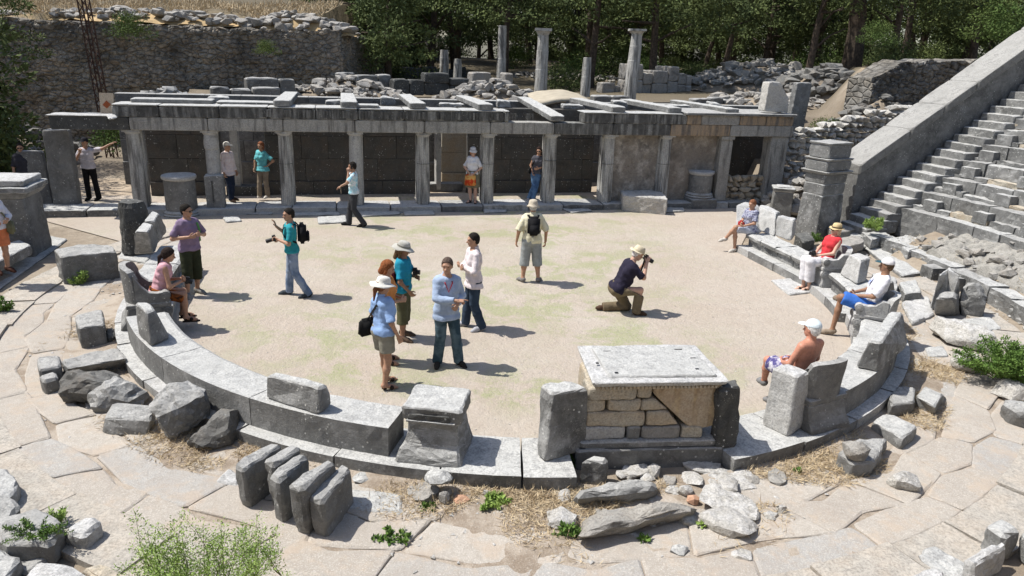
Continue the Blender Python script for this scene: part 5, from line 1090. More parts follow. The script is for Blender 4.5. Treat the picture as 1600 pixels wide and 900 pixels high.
def person(label, at, z0=0., face=0., h=1.74, pose=None, look=0., nod=0., skin='tan', fat=1., top=None, sleeve=.5, bottom=None, leg=1., skirt=None, shoes=(.03, .03, .035), sandals=False, hair=(.02, .014, .01), hairkind='short', hat=None, glasses=False, hands=None, hem=-.03, loose=0., female=False, shorts_over=False, wpos=None, topc2=None, tsc=60, botc2=None, bsc=14, bust=False, collar=False):
    p0 = wpos if wpos is not None else G(at[0], at[1], z0); root = empty('person', p0, R(face-90), label, 'person')
    J = {k: V3(*v) for k, v in BASE.items()}
    if female:
        for k in ('shR', 'shL'): J[k][0] *= .9
    for k, v in (pose or {}).items(): J[k] = V3(*v)
    s = h/1.75; J = {k: v*s for k, v in J.items()}
    pel, nk, hd = J['pelvis'], J['neck'], J['head']; upv = unit(nk-pel); rtv = unit(J['shR']-J['shL']); hrt = unit(J['hipR']-J['hipL']); fwv = unit(np.cross(upv, rtv)); L = np.linalg.norm(nk-pel); f = fat*s
    def sp(t): return pel+(nk-pel)*t+fwv*(.025*math.sin(t*3.14))*s
    def torso(g=0.):
        P = []
        for t, hw, r in ((-.03, .072, .108), (.2, .055, .102), (.42, .058, .103), (.65, .072, .112), (.82, .082, .098)):
            ax_ = hrt*(1-t)+rtv*t if t < .9 else rtv; ax_ = unit(ax_); wd = hw*f*(.93 if female and .1 < t < .5 else 1)
            P.append((sp(t)-ax_*wd, sp(t)+ax_*wd, r*f*.93*(.92 if female and .1 < t < .5 else 1)+g, r*f*.93*(.92 if female and .1 < t < .5 else 1)+g))
        P.append((J['shL']*.8+sp(.87)*.2, J['shR']*.8+sp(.87)*.2, .052*s+g*.8, .052*s+g*.8))
        for c in 'LR': P.append((sp(1.0)-upv*.005, J['sh'+c]*.75+sp(.9)*.25, .045*s+g*.6, .05*s+g*.7))
        P.append((sp(.3), sp(.85), .10*f+g, .095*f+g))
        if female or bust:
            for q in (-1, 1): P.append((sp(.68)+rtv*q*.065*s+fwv*.055*s, sp(.66)+rtv*q*.068*s+fwv*.068*s, .06*s+g, .055*s+g))
        if fat > 1.08: P.append((sp(.3)+fwv*.03, sp(.38)+fwv*.05, .11*f+g, .11*f+g))
        return P
    af = (.9 if female else 1.)*s*(.5+.5*fat)
    arms = lambda g=0.: [x for c in 'RL' for x in ((J['sh'+c], J['el'+c], .05*af+g, .039*af+g), (J['el'+c], J['wr'+c], .039*af+g, .026*af+g))]
    lf = s*(.5+.5*fat)
    legs = lambda g=0.: [x for c in 'RL' for x in ((J['hip'+c], J['kn'+c], .083*lf+g, .055*lf+g), (J['kn'+c], J['kn'+c]*.62+J['an'+c]*.38, .053*lf+g, .054*lf+g), (J['kn'+c]*.62+J['an'+c]*.38, J['an'+c], .054*lf+g, .035*lf+g))]
    feet = lambda g=0.: [x for c in 'RL' for x in ((J['an'+c]-unit(J['toe'+c]-J['an'+c])*.02, J['an'+c]*.2+J['toe'+c]*.8, .036*s+g, .032*s+g), (J['an'+c]*.25+J['toe'+c]*.75, J['toe'+c], .036*s+g, .026*s+g))]
    V, F = sdf(torso()+arms()+legs()+feet()+[(sp(.93), hd-upv*.04*s, .056*s, .05*s)], .035, .013*s)
    Vs, Fs, Ms = [V], [F], [np.zeros(len(F), int)]; off = len(V)
    def addp(V_, F_, mi=0):
        nonlocal off
        if len(V_) == 0: return
        Vs.append(V_); Fs.append(F_+off); Ms.append(np.full(len(F_), mi)); off += len(V_)
    # head frame
    la = R(look); hf = unit(fwv*math.cos(la)+(-rtv)*math.sin(la)); hup = unit(unit(hd-nk)*.6+upv*.2+V3(0, 0, .4)); hf = unit(hf-hup*np.dot(hf, hup)); hf = hf*math.cos(R(nod))+hup*math.sin(R(nod)); hr = unit(np.cross(hf, hup)); hup = np.cross(hr, hf); HM = np.stack([hr, hf, hup], 1); hc = hd
    hq = lambda x, y, z: hc+(hr*x+hf*y+hup*z)*s
    HP = [('e', hq(0, -.008, .022), (.076*s, .096*s, .098*s), HM), ('e', hq(0, .022, -.04), (.058*s, .068*s, .078*s), HM), (hq(0, .055, -.085), hq(0, .062, -.088), .03*s, .026*s), (hq(0, .088, .008), hq(0, .112, -.028), .008*s, .0135*s), (hq(-.017, .095, -.03), hq(.017, .095, -.03), .009*s, .009*s),
          (hq(-.035, .078, .028), hq(.035, .078, .028), .017*s, .017*s), (hq(-.014, .083, -.055), hq(.014, .083, -.055), .011*s, .011*s), (hq(-.014, .081, -.066), hq(.014, .081, -.066), .011*s, .011*s),
          ('e', hq(-.078, -.004, -.004), (.011*s, .02*s, .031*s), HM), ('e', hq(.078, -.004, -.004), (.011*s, .02*s, .031*s), HM), (hq(0, -.015, -.05), nk, .052*s, .055*s)]
    V_, F_ = sdf(HP, .014, .0075*s); addp(V_, F_)
    for q in (-1, 1):
        V_, F_ = sdf([('e', hq(.031*q, .079, .006), (.013*s, .009*s, .0075*s), HM)], .005, .003*s); addp(V_, F_, 1)
        V_, F_ = sdf([(hq(.018*q, .088, .026), hq(.045*q, .081, .027), .0045*s, .003*s)], .004, .0025*s); addp(V_, F_, 2)
    V_, F_ = sdf([(hq(-.018, .0925, -.0605), hq(.018, .0925, -.0605), .0042*s, .0042*s)], .004, .0025*s); addp(V_, F_, 3)
    for c, q in (('R', 1), ('L', -1)):
        hnd = (hands or {}).get(c, {}); w_ = J['wr'+c]; fd = unit(w_-J['el'+c]); 
        if 'dir' in hnd: fd = unit(fd*.3+V3(*hnd['dir']))
        pn = V3(*hnd['palm']) if 'palm' in hnd else V3(-q*1., .2, 0.)
        V_, F_ = sdf(hand_prims(w_-fd*.01, fd, pn, hnd.get('curl', .45), q, hnd.get('point', False)), .006, .006); addp(V_, F_)
    if sandals or shoes is None:
        for c in 'RL':
            t_ = J['toe'+c]; d_ = unit(t_-J['an'+c]); d_[2] = 0; d_ = unit(d_); sd_ = np.cross(d_, V3(0, 0, 1))
            V_, F_ = sdf([(t_+sd_*o*s, t_+d_*(.035-abs(o)*.4)*s+sd_*o*s*1.05, .011*s, .009*s) for o in (-.026, -.012, .001, .014, .027)], .004, .005); addp(V_, F_)
    V = np.concatenate(Vs); F = np.concatenate(Fs); me = nmesh('body', V, F, True); me.polygons.foreach_set('material_index', np.concatenate(Ms).astype(np.int32))
    sc_ = SK[skin]; body = mobj('body', me, [cloth(sc_, tuple(x*.85 for x in sc_), 30, skin=True), cloth((.02, .015, .012)), cloth(hair), cloth(tuple(x*y for x, y in zip(sc_, (.75, .5, .5))))], root)
    def part(name, V_, F_, c, c2=None, sc=60):
        if len(V_) == 0: return
        if name in ('shirt', 'trousers', 'shorts', 'skirt'):
            V_ = V_.copy(); st_ = .012 if name != 'trousers' else .012
            N_ = np.array([noise.noise(Vector((v[0]*11+s, v[1]*11, v[2]*(5 if name == 'shirt' else 3.2))))+.5*noise.noise(Vector((v[0]*5, v[1]*5, v[2]*17))) for v in V_]); c_ = (J['pelvis']+J['neck'])/2 if name == 'shirt' else None
            me_ = nmesh('t', V_, F_, True); nn_ = np.zeros(len(V_)*3, np.float32); me_.vertices.foreach_get('normal', nn_); V_ = V_+nn_.reshape(-1, 3)*(N_[:, None]*st_*(1.5 if name == 'shirt' else .7)+.003); bpy.data.meshes.remove(me_)
        return mobj(name, nmesh(name, V_, F_, True), cloth(c, c2, sc), root)
    pz = pel+upv*hem*s
    # trousers
    if bottom:
        g = .014+loose; P = [(sp(-.03)-hrt*.068*f, sp(-.03)+hrt*.068*f, .108*f*.93+g, .108*f*.93+g), (sp(.12)-hrt*.06*f, sp(.12)+hrt*.06*f, .1*f*.93+g, .1*f*.93+g)]
        for c in 'RL':
            hp, kn, an = J['hip'+c], J['kn'+c], J['an'+c]
            if leg <= .95:   # ends at a fraction of the thigh or calf
                if leg <= .5: e = hp+(kn-hp)*(leg*2); P.append((hp, e, .083*lf+g, .066*lf+g+.014, 1))
                else: P += [(hp, kn, .083*lf+g, .057*lf+g+.006), (kn, kn+(an-kn)*(leg*2-1), .058*lf+g+.006, .056*lf+g+.012, 1)]
            else: P += [(hp, kn, .083*lf+g, .056*lf+g), (kn, kn*.6+an*.4, .056*lf+g, .057*lf+g), (kn*.6+an*.4, an-unit(kn-an)*.03*s, .057*lf+g, .05*lf+g+.006, 1)]
        V_, F_ = sdf(P, .02, .013*s, cuts=[(pel+upv*.10*s, upv)]); part('trousers' if leg > .6 else 'shorts', V_, F_, bottom, botc2, bsc)
    if skirt:
        a_ = pel+upv*.08*s; b_ = (J['knR']+J['knL'])/2*1.0+V3(0, 0, .0); V_, F_ = sdf([(a_-hrt*.05, b_-hrt*.09, .13*f, .145*f, 1), (a_+hrt*.05, b_+hrt*.09, .13*f, .145*f, 1), (J['hipR'], J['knR'], .1, .095, 1), (J['hipL'], J['knL'], .1, .095, 1)], .04, .013*s, cuts=[(pel+upv*.10*s, upv)]); part('skirt', V_, F_, skirt, botc2, bsc)
    if top:
        g = .018+loose*.6; P = torso(g)
        P.append((pel+hrt*.06*f, pel-hrt*.06*f, .118*f+g*.8, .118*f+g*.8)); 
        if hem < -.06: P.append((pz+hrt*.07*f, pz-hrt*.07*f, .11*f+g+.02, .11*f+g+.02))
        if sleeve:
            for c in 'RL':
                a_, e_, w_ = J['sh'+c], J['el'+c], J['wr'+c]
                if sleeve <= .5: P.append((a_, a_+(e_-a_)*sleeve*2, .048*af+g*.6, .045*af+g*.8+.006, 1))
                else: P += [(a_, e_, .048*af+g*.55, .041*af+g*.55), (e_, e_+(w_-e_)*(sleeve*2-1)*.97, .041*af+g*.6, .03*af+g*.6, 1)]
        nc = nk+upv*.005*s+fwv*.0; V_, F_ = sdf(P, .022, .0125*s, cuts=[(pz, -upv), (nk+upv*.025*s, unit(upv+fwv*.35))])
        so_ = part('shirt', V_, F_, top, topc2, tsc)
        if collar:
            V_, F_ = sdf([(nk+upv*.0-fwv*.01, nk+upv*.055*s-fwv*.004, .068*s, .064*s, 3)], .004, .006, cuts=[(nk+fwv*.035+rtv*.0, unit(fwv+upv*.5))]); cm_ = mobj('collar', nmesh('collar', V_, F_, True), cloth(top, topc2, tsc), so_)
    if shoes and not sandals:
        for c in 'RL':
            a_, t_ = J['an'+c], J['toe'+c]; d_ = unit(t_-a_); V_, F_ = sdf([(a_-d_*.035*s-V3(0, 0, .02)*s, a_*.3+t_*.7, .047*s, .044*s), (a_*.3+t_*.7, t_+d_*.015, .044*s, .034*s), (a_, a_+V3(0, 0, -.03), .046*s, .046*s)], .02, .009*s, cuts=[(a_+V3(0, 0, .035*s), V3(0, 0, 1)), (V3(0, 0, min(a_[2]-.085*s, t_[2]-.03*s)+.001), V3(0, 0, -1))] if a_[2] < .4 else [])
            part('shoe', V_, F_, shoes)
    if sandals:
        for c in 'RL':
            a_, t_ = J['an'+c], J['toe'+c]; d_ = t_-a_; d_[2] = 0; d_ = unit(d_); fz = V3(0, 0, t_[2]-.028*s); a2 = V3(a_[0], a_[1], 0)+fz; t2 = V3(t_[0], t_[1], 0)+fz
            V_, F_ = sdf([(a2-d_*.03, t2+d_*.035, .034*s, .042*s)], .01, .007, cuts=[(fz+V3(0, 0, .008), V3(0, 0, 1)), (fz-V3(0, 0, .012), V3(0, 0, -1))]); V2, F2 = sdf([(a_*.4+t_*.6-np.cross(d_, V3(0, 0, 1))*.03, a_*.4+t_*.6+np.cross(d_, V3(0, 0, 1))*.03, .033*s, .033*s), (a_-V3(0, 0, .02), a_-V3(0, 0, .015), .043*s, .043*s)], .003, .007, cuts=[(a_*.4+t_*.6+V3(0, 0, .06), V3(0, 0, 1))])
            part('sandal', np.concatenate([V_, V2]), np.concatenate([F_, F2+len(V_)]), (.035, .025, .02))
    # hair
    if hairkind != 'bald':
        e_ = .012 if hairkind == 'short' else .018; HR = [('e', hq(0, -.012, .028), ((.076+e_)*s, (.094+e_)*s, (.096+e_)*s), HM), ('e', hq(0, -.045, -.02), (.07*s, .06*s, .07*s), HM)]
        V_, F_ = sdf(HR, .02, .008*s, cuts=[(hq(0, .045, .045), (hf*.78-hup*.62)), (hq(0, -.02, -.075), -hup)])
        Vn, Fn = [V_], [F_]
        ex = []
        if hairkind == 'long': ex = [(hq(0, -.07, -.02), hq(0, -.1, -.17), .06*s, .045*s), (hq(-.07, -.02, -.01), hq(-.075, -.03, -.13), .03*s, .025*s), (hq(.07, -.02, -.01), hq(.075, -.03, -.13), .03*s, .025*s)]
        if hairkind == 'tail': ex = [(hq(0, -.09, .01), hq(0, -.125, -.06), .03*s, .033*s), (hq(0, -.125, -.06), hq(0, -.12, -.22), .033*s, .012*s)]
        if hairkind == 'bob': ex = [(hq(0, -.06, -.02), hq(0, -.075, -.08), .062*s, .055*s), (hq(-.072, -.01, 0), hq(-.07, -.015, -.075), .026*s, .022*s), (hq(.072, -.01, 0), hq(.07, -.015, -.075), .026*s, .022*s)]
        if ex: a_, b_ = sdf(ex, .02, .009*s); Vn.append(a_); Fn.append(b_+len(Vn[0]))
        part('hair', np.concatenate(Vn), np.concatenate(Fn), hair, tuple(x*1.8+.004 for x in hair), 45)
    if hat:
        kind, c, band = hat; M4 = Matrix([[*HM[0], 0], [*HM[1], 0], [*HM[2], 0], [0, 0, 0, 1]]); M4 = Matrix.Translation(Vector(hq(0, -.008, .05))) @ M4 @ Matrix.Scale(s, 4)
        if kind in ('sun', 'bucket', 'straw'):
            bw, dr = dict(sun=(.19, .035), bucket=(.145, .05), straw=(.155, .008))[kind]; tp = .085 if kind != 'straw' else .1
            bm = bmesh.new(); prof = [(bw, -dr), (bw*.8, -dr*.45), (.104, .002), (.100, .03), (.095, .06), (.08, tp), (.045, tp+.012), (.0, tp+(.014 if kind != 'straw' else -.005))]; pr = None; n = 30
            for j, (r_, z_) in enumerate(prof):
                rg = [bm.verts.new((r_*math.cos(6.283*i/n)*.93, r_*math.sin(6.283*i/n)*1.08, z_+(.016*math.sin(2*6.283*i/n+.6)+.008*math.sin(5*6.283*i/n) if j == 0 else .006*math.sin(2*6.283*i/n+.6) if j == 1 else 0))) for i in range(n)]
                if pr:
                    for i in range(n): bm.faces.new((pr[i], pr[(i+1) % n], rg[(i+1) % n], rg[i]))
                pr = rg
            bmesh.ops.remove_doubles(bm, verts=bm.verts, dist=.0005); bmesh.ops.solidify(bm, geom=bm.faces[:], thickness=.004); bmesh.ops.transform(bm, matrix=M4, verts=bm.verts); ho = bobj('hat', bm, cloth(c, None, 60), root, smooth=True)
            if band:
                bm = lathe_bm([(.1075, .002), (.106, .028)], 30); bmesh.ops.transform(bm, matrix=M4 @ Matrix.Diagonal((.935, 1.085, 1, 1)), verts=bm.verts); bobj('hat_band', bm, cloth(band), ho)
        else:
            V_, F_ = sdf([('e', hq(0, -.012, .045), (.092*s, .109*s, .1*s), HM)], .01, .008*s, cuts=[(hq(0, 0, .042), -hup+hf*.0)]); V2, F2 = sdf([('e', hq(0, .11, .045), (.075*s, .085*s, .02*s), HM)], .01, .006*s, cuts=[(hq(0, 0, .046), -hup), (hq(0, .08, 0), -hf)])
            ho = part('cap', V_, F_, c); vz = mobj('visor', nmesh('visor', V2, F2, True), cloth(band or c), ho)
    if glasses:
        bs = []
        for q in (-1, 1):
            b = box_bm((0, 0, 0), (.052, .008, .034)); bmesh.ops.bevel(b, geom=b.edges[:], offset=.004, segments=1, affect='EDGES'); bs.append((b, (.031*q, .098, .006)))
            bs.append((box_bm((0, 0, 0), (.005, .1, .006)), (.079*q, .045, .014)))
        bs.append((box_bm((0, 0, 0), (.03, .006, .006)), (0, .099, .014))); o_ = []
        for b, c_ in bs:
            bmesh.ops.transform(b, matrix=Matrix.Translation(Vector(hq(*c_))) @ Matrix([[*HM[0], 0], [*HM[1], 0], [*HM[2], 0], [0, 0, 0, 1]]) @ Matrix.Scale(s, 4), verts=b.verts); o_.append(b)
        bobj('sunglasses', join(*o_), M['black'], root)
    root['_r'] = 0; del root['_r']
    return dict(root=root, J=J, fw=fwv, rt=rtv, up=upv, sp=sp, s=s, hf=hf, hq=hq, part=part)
def wloc(P, p): return P['root'].matrix_basis @ Vector(p) if False else (Matrix.Translation(P['root'].location) @ Matrix.Rotation(P['root'].rotation_euler.z, 4, 'Z')) @ Vector(p)
def wvec(P, v): return Matrix.Rotation(P['root'].rotation_euler.z, 3, 'Z') @ Vector(v)
def frame_at(P, p, f, u):
    f = wvec(P, f).normalized(); u = wvec(P, u); r = f.cross(u).normalized(); u = r.cross(f); m_ = Matrix([[r.x, f.x, u.x, 0], [r.y, f.y, u.y, 0], [r.z, f.z, u.z, 0], [0, 0, 0, 1]]); return Matrix.Translation(wloc(P, p)) @ m_
def camera_obj(P, p, f, label, big=True, u=(0, 0, 1)):
    t = empty('camera', (0, 0, 0), label=label, cat='camera'); t.matrix_world = frame_at(P, p, f, u); t.matrix_basis = frame_at(P, p, f, u)
    b = box_bm((0, 0, 0), (.13, .06, .09)); bmesh.ops.bevel(b, geom=b.edges[:], offset=.012, segments=2, affect='EDGES'); bd = bobj('camera_body', join(b, box_bm((0, 0, .052), (.05, .06, .03))), M['black'], t)
    L = .13 if big else .05
    b = bmesh.new(); bmesh.ops.create_cone(b, cap_ends=True, segments=20, radius1=.036, radius2=.04, depth=L, matrix=Matrix.Translation((0, .03+L/2, -.005)) @ Matrix.Rotation(-math.pi/2, 4, 'X')); bobj('lens', b, M['black'], t)
    b = bmesh.new(); bmesh.ops.create_cone(b, cap_ends=True, segments=20, radius1=.03, radius2=.03, depth=.004, matrix=Matrix.Translation((0, .033+L, -.005)) @ Matrix.Rotation(-math.pi/2, 4, 'X')); bobj('lens_glass', b, M['glass'], t); return t
def strap_mesh(pts, w_=.03, th=.006, closed=False):
    """ribbon through points, outward normals supplied"""
    bm = bmesh.new(); pr = None; n = len(pts)
    for i, (p, nn) in enumerate(pts):
        p = Vector(p); q = Vector(pts[min(i+1, n-1)][0])-Vector(pts[max(i-1, 0)][0]); nn = Vector(nn).normalized(); sd_ = q.cross(nn).normalized()*w_/2; c = [bm.verts.new(p+sd_), bm.verts.new(p-sd_), bm.verts.new(p-sd_+nn*th), bm.verts.new(p+sd_+nn*th)]
        if pr:
            for k in range(4): bm.faces.new((pr[k], pr[(k+1) % 4], c[(k+1) % 4], c[k]))
        pr = c
    bmesh.ops.recalc_face_normals(bm, faces=bm.faces); return bm
def backpack(P, label, col=(.015, .015, .017), size=(.27, .15, .36), straps_front=True, pos=.62):
    t = empty('backpack', (0, 0, 0), label=label, cat='backpack'); c = P['sp'](pos)-P['fw']*(.135+size[1]/2)*P['s']; t.matrix_basis = frame_at(P, c, P['fw'], P['up'])
    b = box_bm((0, 0, 0), size); bmesh.ops.bevel(b, geom=b.edges[:], offset=.05, segments=3, affect='EDGES'); bobj('pack_body', b, cloth(col), t, smooth=True)
    b = box_bm((0, -size[1]/2-.02, -size[2]*.16), (size[0]*.75, .06, size[2]*.5)); bmesh.ops.bevel(b, geom=b.edges[:], offset=.02, segments=2, affect='EDGES'); bobj('pocket', b, cloth(col), t, smooth=True)
    for q in (-1, 1):
        x = q*.105; y0 = size[1]/2; pts = [((x*.7, y0-.02, size[2]*.35), (0, 0, 1)), ((x, y0+.03, size[2]*.5+.0), (0, -.3, 1)), ((x*1.1, y0+.13, size[2]*.5-.01), (0, .1, 1)), ((x*1.25, y0+.235, size[2]*.36), (0, 1, .6)), ((x*1.4, y0+.26, size[2]*.1), (0, 1, 0)), ((x*1.7, y0+.2, -size[2]*.2), (q*.5, 1, -.3)), ((x*1.4, y0+.02, -size[2]*.38), (q, 0, -.5))]
        bobj('strap', strap_mesh(pts, .045, .01), cloth(col), t)
    return t
def bag(P, label, p, size, col, strap=None, c2=None, name='shoulder_bag', cat='bag', sc=60):
    t = empty(name, (0, 0, 0), label=label, cat=cat); t.matrix_basis = frame_at(P, p, P['fw'], (0, 0, 1)); b = box_bm((0, 0, 0), size, taper=.15); bmesh.ops.bevel(b, geom=b.edges[:], offset=min(size)*.3, segments=2, affect='EDGES'); bobj('bag_body', b, cloth(col, c2, sc), t, smooth=True)
    if strap:
        inv = t.matrix_basis.inverted(); pts = [(inv @ wloc(P, a), inv.to_3x3() @ wvec(P, n_)) for a, n_ in strap]; bobj('strap', strap_mesh(pts, .035, .006), cloth(col), t)
    return t
# ---------------------------------------------------------------- the visitors
FS = V3
# 1 man in purple T-shirt
P = person('man in purple T-shirt and dark green long shorts with a green strap, hands together', (304, 461), face=-38, h=1.78, look=28, skin='tan', top=(.24, .18, .27), sleeve=.42, bottom=(.035, .04, .022), leg=.72, loose=.012, shoes=(.25, .24, .22), hair=(.012, .01, .008), glasses=True, hem=-.05,
    pose=dict(elR=(.30, .0, 1.15), wrR=(.11, .26, 1.20), elL=(-.29, .02, 1.14), wrL=(-.08, .28, 1.22), knR=(.12, .06, .5), anR=(.14, .02, .085), toeR=(.2, .18, .03), anL=(-.1, -.06, .085), toeL=(-.14, .11, .03)), hands=dict(R=dict(curl=.9, palm=(-1, 0, .3)), L=dict(curl=.9, palm=(1, 0, .2))))
bag(P, 'green strap and pouch hanging from the shoulder of the man in purple', P['sp'](.3)-P['rt']*.2-P['fw']*.1, (.1, .2, .22), (.10, .28, .09), strap=[(P['sp'](.98)-P['rt']*.1-P['fw']*.06, (0, -1, .4)), (P['sp'](.99)-P['rt']*.115+P['fw']*.02, (0, 0, 1)), (P['sp'](.85)-P['rt']*.13+P['fw']*.125, (0, 1, .3)), (P['sp'](.5)-P['rt']*.17+P['fw']*.11, (-.5, 1, 0)), (P['sp'](.35)-P['rt']*.2-P['fw']*.03, (-1, 0, 0))])
# 2 man in teal shirt
P = person('man in teal T-shirt and jeans raising one hand beside a black camera', (461, 463), face=197, h=1.74, look=18, skin='tan', top=(.03, .28, .32), sleeve=.42, bottom=(.12, .17, .26), botc2=(.24, .30, .40), bsc=5, shoes=(.05, .06, .07), hair=(.012, .01, .008),
    pose=dict(elR=(.27, .07, 1.17), wrR=(.22, .27, 1.36), elL=(-.26, .06, 1.13), wrL=(-.07, .24, 1.17), knR=(.11, .07, .5), anR=(.12, .10, .085), toeR=(.14, .27, .03), knL=(-.11, -.03, .5), anL=(-.12, -.26, .085), toeL=(-.17, -.10, .03), hipR=(.085, 0, .91)), hands=dict(R=dict(curl=.25, palm=(0, 1, .3), dir=(0, .1, 1)), L=dict(curl=.8, palm=(.5, 1, 0))))
backpack(P, 'black backpack on the back of the man in the teal T-shirt', size=(.28, .17, .38)); camera_obj(P, P['J']['wrL']+P['fw']*.07+P['rt']*.1, P['fw']-P['up']*.3, 'black camera held at the chest by the man in the teal T-shirt')
# 3 man on phone
P = person('man in dark trousers walking left with a phone at his ear', (555, 354), face=188, h=1.74, skin='tan', top=(.62, .66, .68), topc2=(.25, .52, .60), tsc=9, sleeve=.45, bottom=(.045, .047, .052), shoes=(.02, .02, .02), hair=(.012, .01, .008),
    pose=dict(elR=(.26, .12, 1.18), wrR=(.25, .36, 1.06), elL=(-.27, .14, 1.25), wrL=(-.13, .12, 1.50), knR=(.1, .13, .52), anR=(.1, .17, .085), toeR=(.11, .34, .05), knL=(-.1, .02, .5), anL=(-.1, -.25, .10), toeL=(-.1, -.09, .03)), hands=dict(R=dict(curl=.3, palm=(0, 0, -1)), L=dict(curl=.7, palm=(1, 0, 0), dir=(0, .1, 1))))
b = box_bm(wloc(P, P['hq'](-.09, .01, .0)), (.012, .05, .1), yaw=P['root'].rotation_euler.z); tag(bobj('mobile_phone', b, M['black'], loc=wloc(P, P['hq'](-.09, .01, .0))), 'dark mobile phone at the ear of the man walking left', 'phone')
# 4 man with black backpack
P = person('man in pale yellow shirt and grey knee shorts seen from behind, beige hat', (828, 441), face=97, h=1.76, fat=1.06, skin='tan', top=(.70, .66, .48), sleeve=.5, bottom=(.30, .32, .32), leg=.66, loose=.018, shoes=(.2, .19, .18), hair=(.4, .4, .38), hat=('bucket', (.52, .46, .36), None), hem=-.06, collar=True,
    pose=dict(elR=(.29, -.02, 1.14), wrR=(.30, .06, .88), elL=(-.28, -.02, 1.13), wrL=(-.31, .06, .88), anR=(.17, -.02, .085), toeR=(.24, .14, .03), anL=(-.16, -.02, .085), toeL=(-.24, .13, .03), knR=(.13, .02, .5), knL=(-.13, .02, .5)))
backpack(P, 'small black backpack worn by the man in the pale yellow shirt', size=(.25, .16, .4))
# 5 kneeling photographer
P = person('man in navy T-shirt and khaki trousers kneeling to take a photograph, straw hat', (972, 489), face=8, h=1.78, fat=1.1, skin='fair', nod=-4, top=(.025, .022, .04), sleeve=.45, bottom=(.17, .135, .085), loose=.012, shoes=(.09, .055, .035), hair=(.45, .42, .4), hairkind='short', hat=('straw', (.66, .58, .42), (.6, .52, .36)), hem=-.05,
    pose=dict(pelvis=(0, -.14, .50), neck=(0, .10, 1.0), head=(0, .20, 1.15), shR=(.18, .09, .95), shL=(-.18, .09, .95), elR=(.22, .28, .76), wrR=(.09, .36, 1.02), elL=(-.2, .30, .75), wrL=(-.06, .40, 1.0), hipR=(.09, -.13, .47), hipL=(-.09, -.13, .47), knL=(-.13, .12, .09), anL=(-.13, -.32, .08), toeL=(-.13, -.44, .06), knR=(.15, .26, .50), anR=(.15, .22, .085), toeR=(.17, .38, .03)), hands=dict(R=dict(curl=.8, palm=(-1, 0, 0), dir=(-.2, .4, .8)), L=dict(curl=.8, palm=(1, .2, .3), dir=(.1, .6, .6))))
cm = camera_obj(P, P['hq'](.01, .17, .0), P['fw']*0+P['hf'], 'black camera with a hanging strap raised by the kneeling man'); 
bobj('strap', strap_mesh([((.06, .0, .0), (1, 0, 0)), ((.08, .03, -.1), (1, 0, 0)), ((.07, .06, -.2), (1, 0, 0)), ((.06, .05, -.3), (1, 0, 0)), ((.03, .02, -.2), (1, 0, 0)), ((.0, 0, -.05), (1, 0, 0))], .03), M['black'], cm)
# 6 man with folded arms
P = person('man in pale pink shirt and dark jeans standing with folded arms', (739, 514), face=200, h=1.74, skin='tan', top=(.70, .63, .63), sleeve=.97, bottom=(.035, .055, .085), shoes=(.42, .43, .46), hair=(.012, .01, .008), hem=-.14, loose=.006, look=-5, collar=True,
    pose=dict(elR=(.25, .08, 1.14), wrR=(-.06, .24, 1.18), elL=(-.25, .08, 1.13), wrL=(.08, .22, 1.15), anR=(.15, .10, .085), toeR=(.2, .27, .03), knR=(.12, .06, .5), anL=(-.13, -.12, .085), toeL=(-.17, .05, .03)), hands=dict(R=dict(curl=.4, palm=(0, -1, 0)), L=dict(curl=.5, palm=(0, -1, .3))))
# 7 pointing man
P = person('man in light blue long-sleeved shirt and jeans pointing to the right, red lanyard', (697, 570), face=-72, h=1.74, skin='tan', top=(.36, .45, .60), sleeve=.93, bottom=(.035, .065, .085), botc2=(.10, .15, .18), bsc=4, shoes=(.03, .028, .025), hair=(.07, .05, .04), hem=-.15, loose=.008, look=-22, collar=True,
    pose=dict(elR=(.20, .16, 1.16), wrR=(-.10, .33, 1.17), elL=(-.25, -.03, 1.13), wrL=(-.13, .17, 1.05), anR=(.13, -.02, .085), anL=(-.19, .05, .085), toeL=(-.25, .2, .03), toeR=(.18, .14, .03), knL=(-.14, .05, .5)), hands=dict(R=dict(curl=1.1, palm=(0, -.3, -1), dir=(-1, .15, 0), point=True), L=dict(curl=.9, palm=(0, -1, 0))))
ly = strap_mesh([(P['sp'](.97)+P['rt']*.06+P['fw']*.02, (0, 0, 1)), (P['sp'](.86)+P['rt']*.055+P['fw']*.135, (0, 1, .3)), (P['sp'](.62)+P['rt']*.01+P['fw']*.165, (0, 1, 0)), (P['sp'](.86)-P['rt']*.055+P['fw']*.135, (0, 1, .3)), (P['sp'](.97)-P['rt']*.06+P['fw']*.02, (0, 0, 1))], .018); bobj('lanyard', ly, cloth((.35, .03, .04)), P['root'])
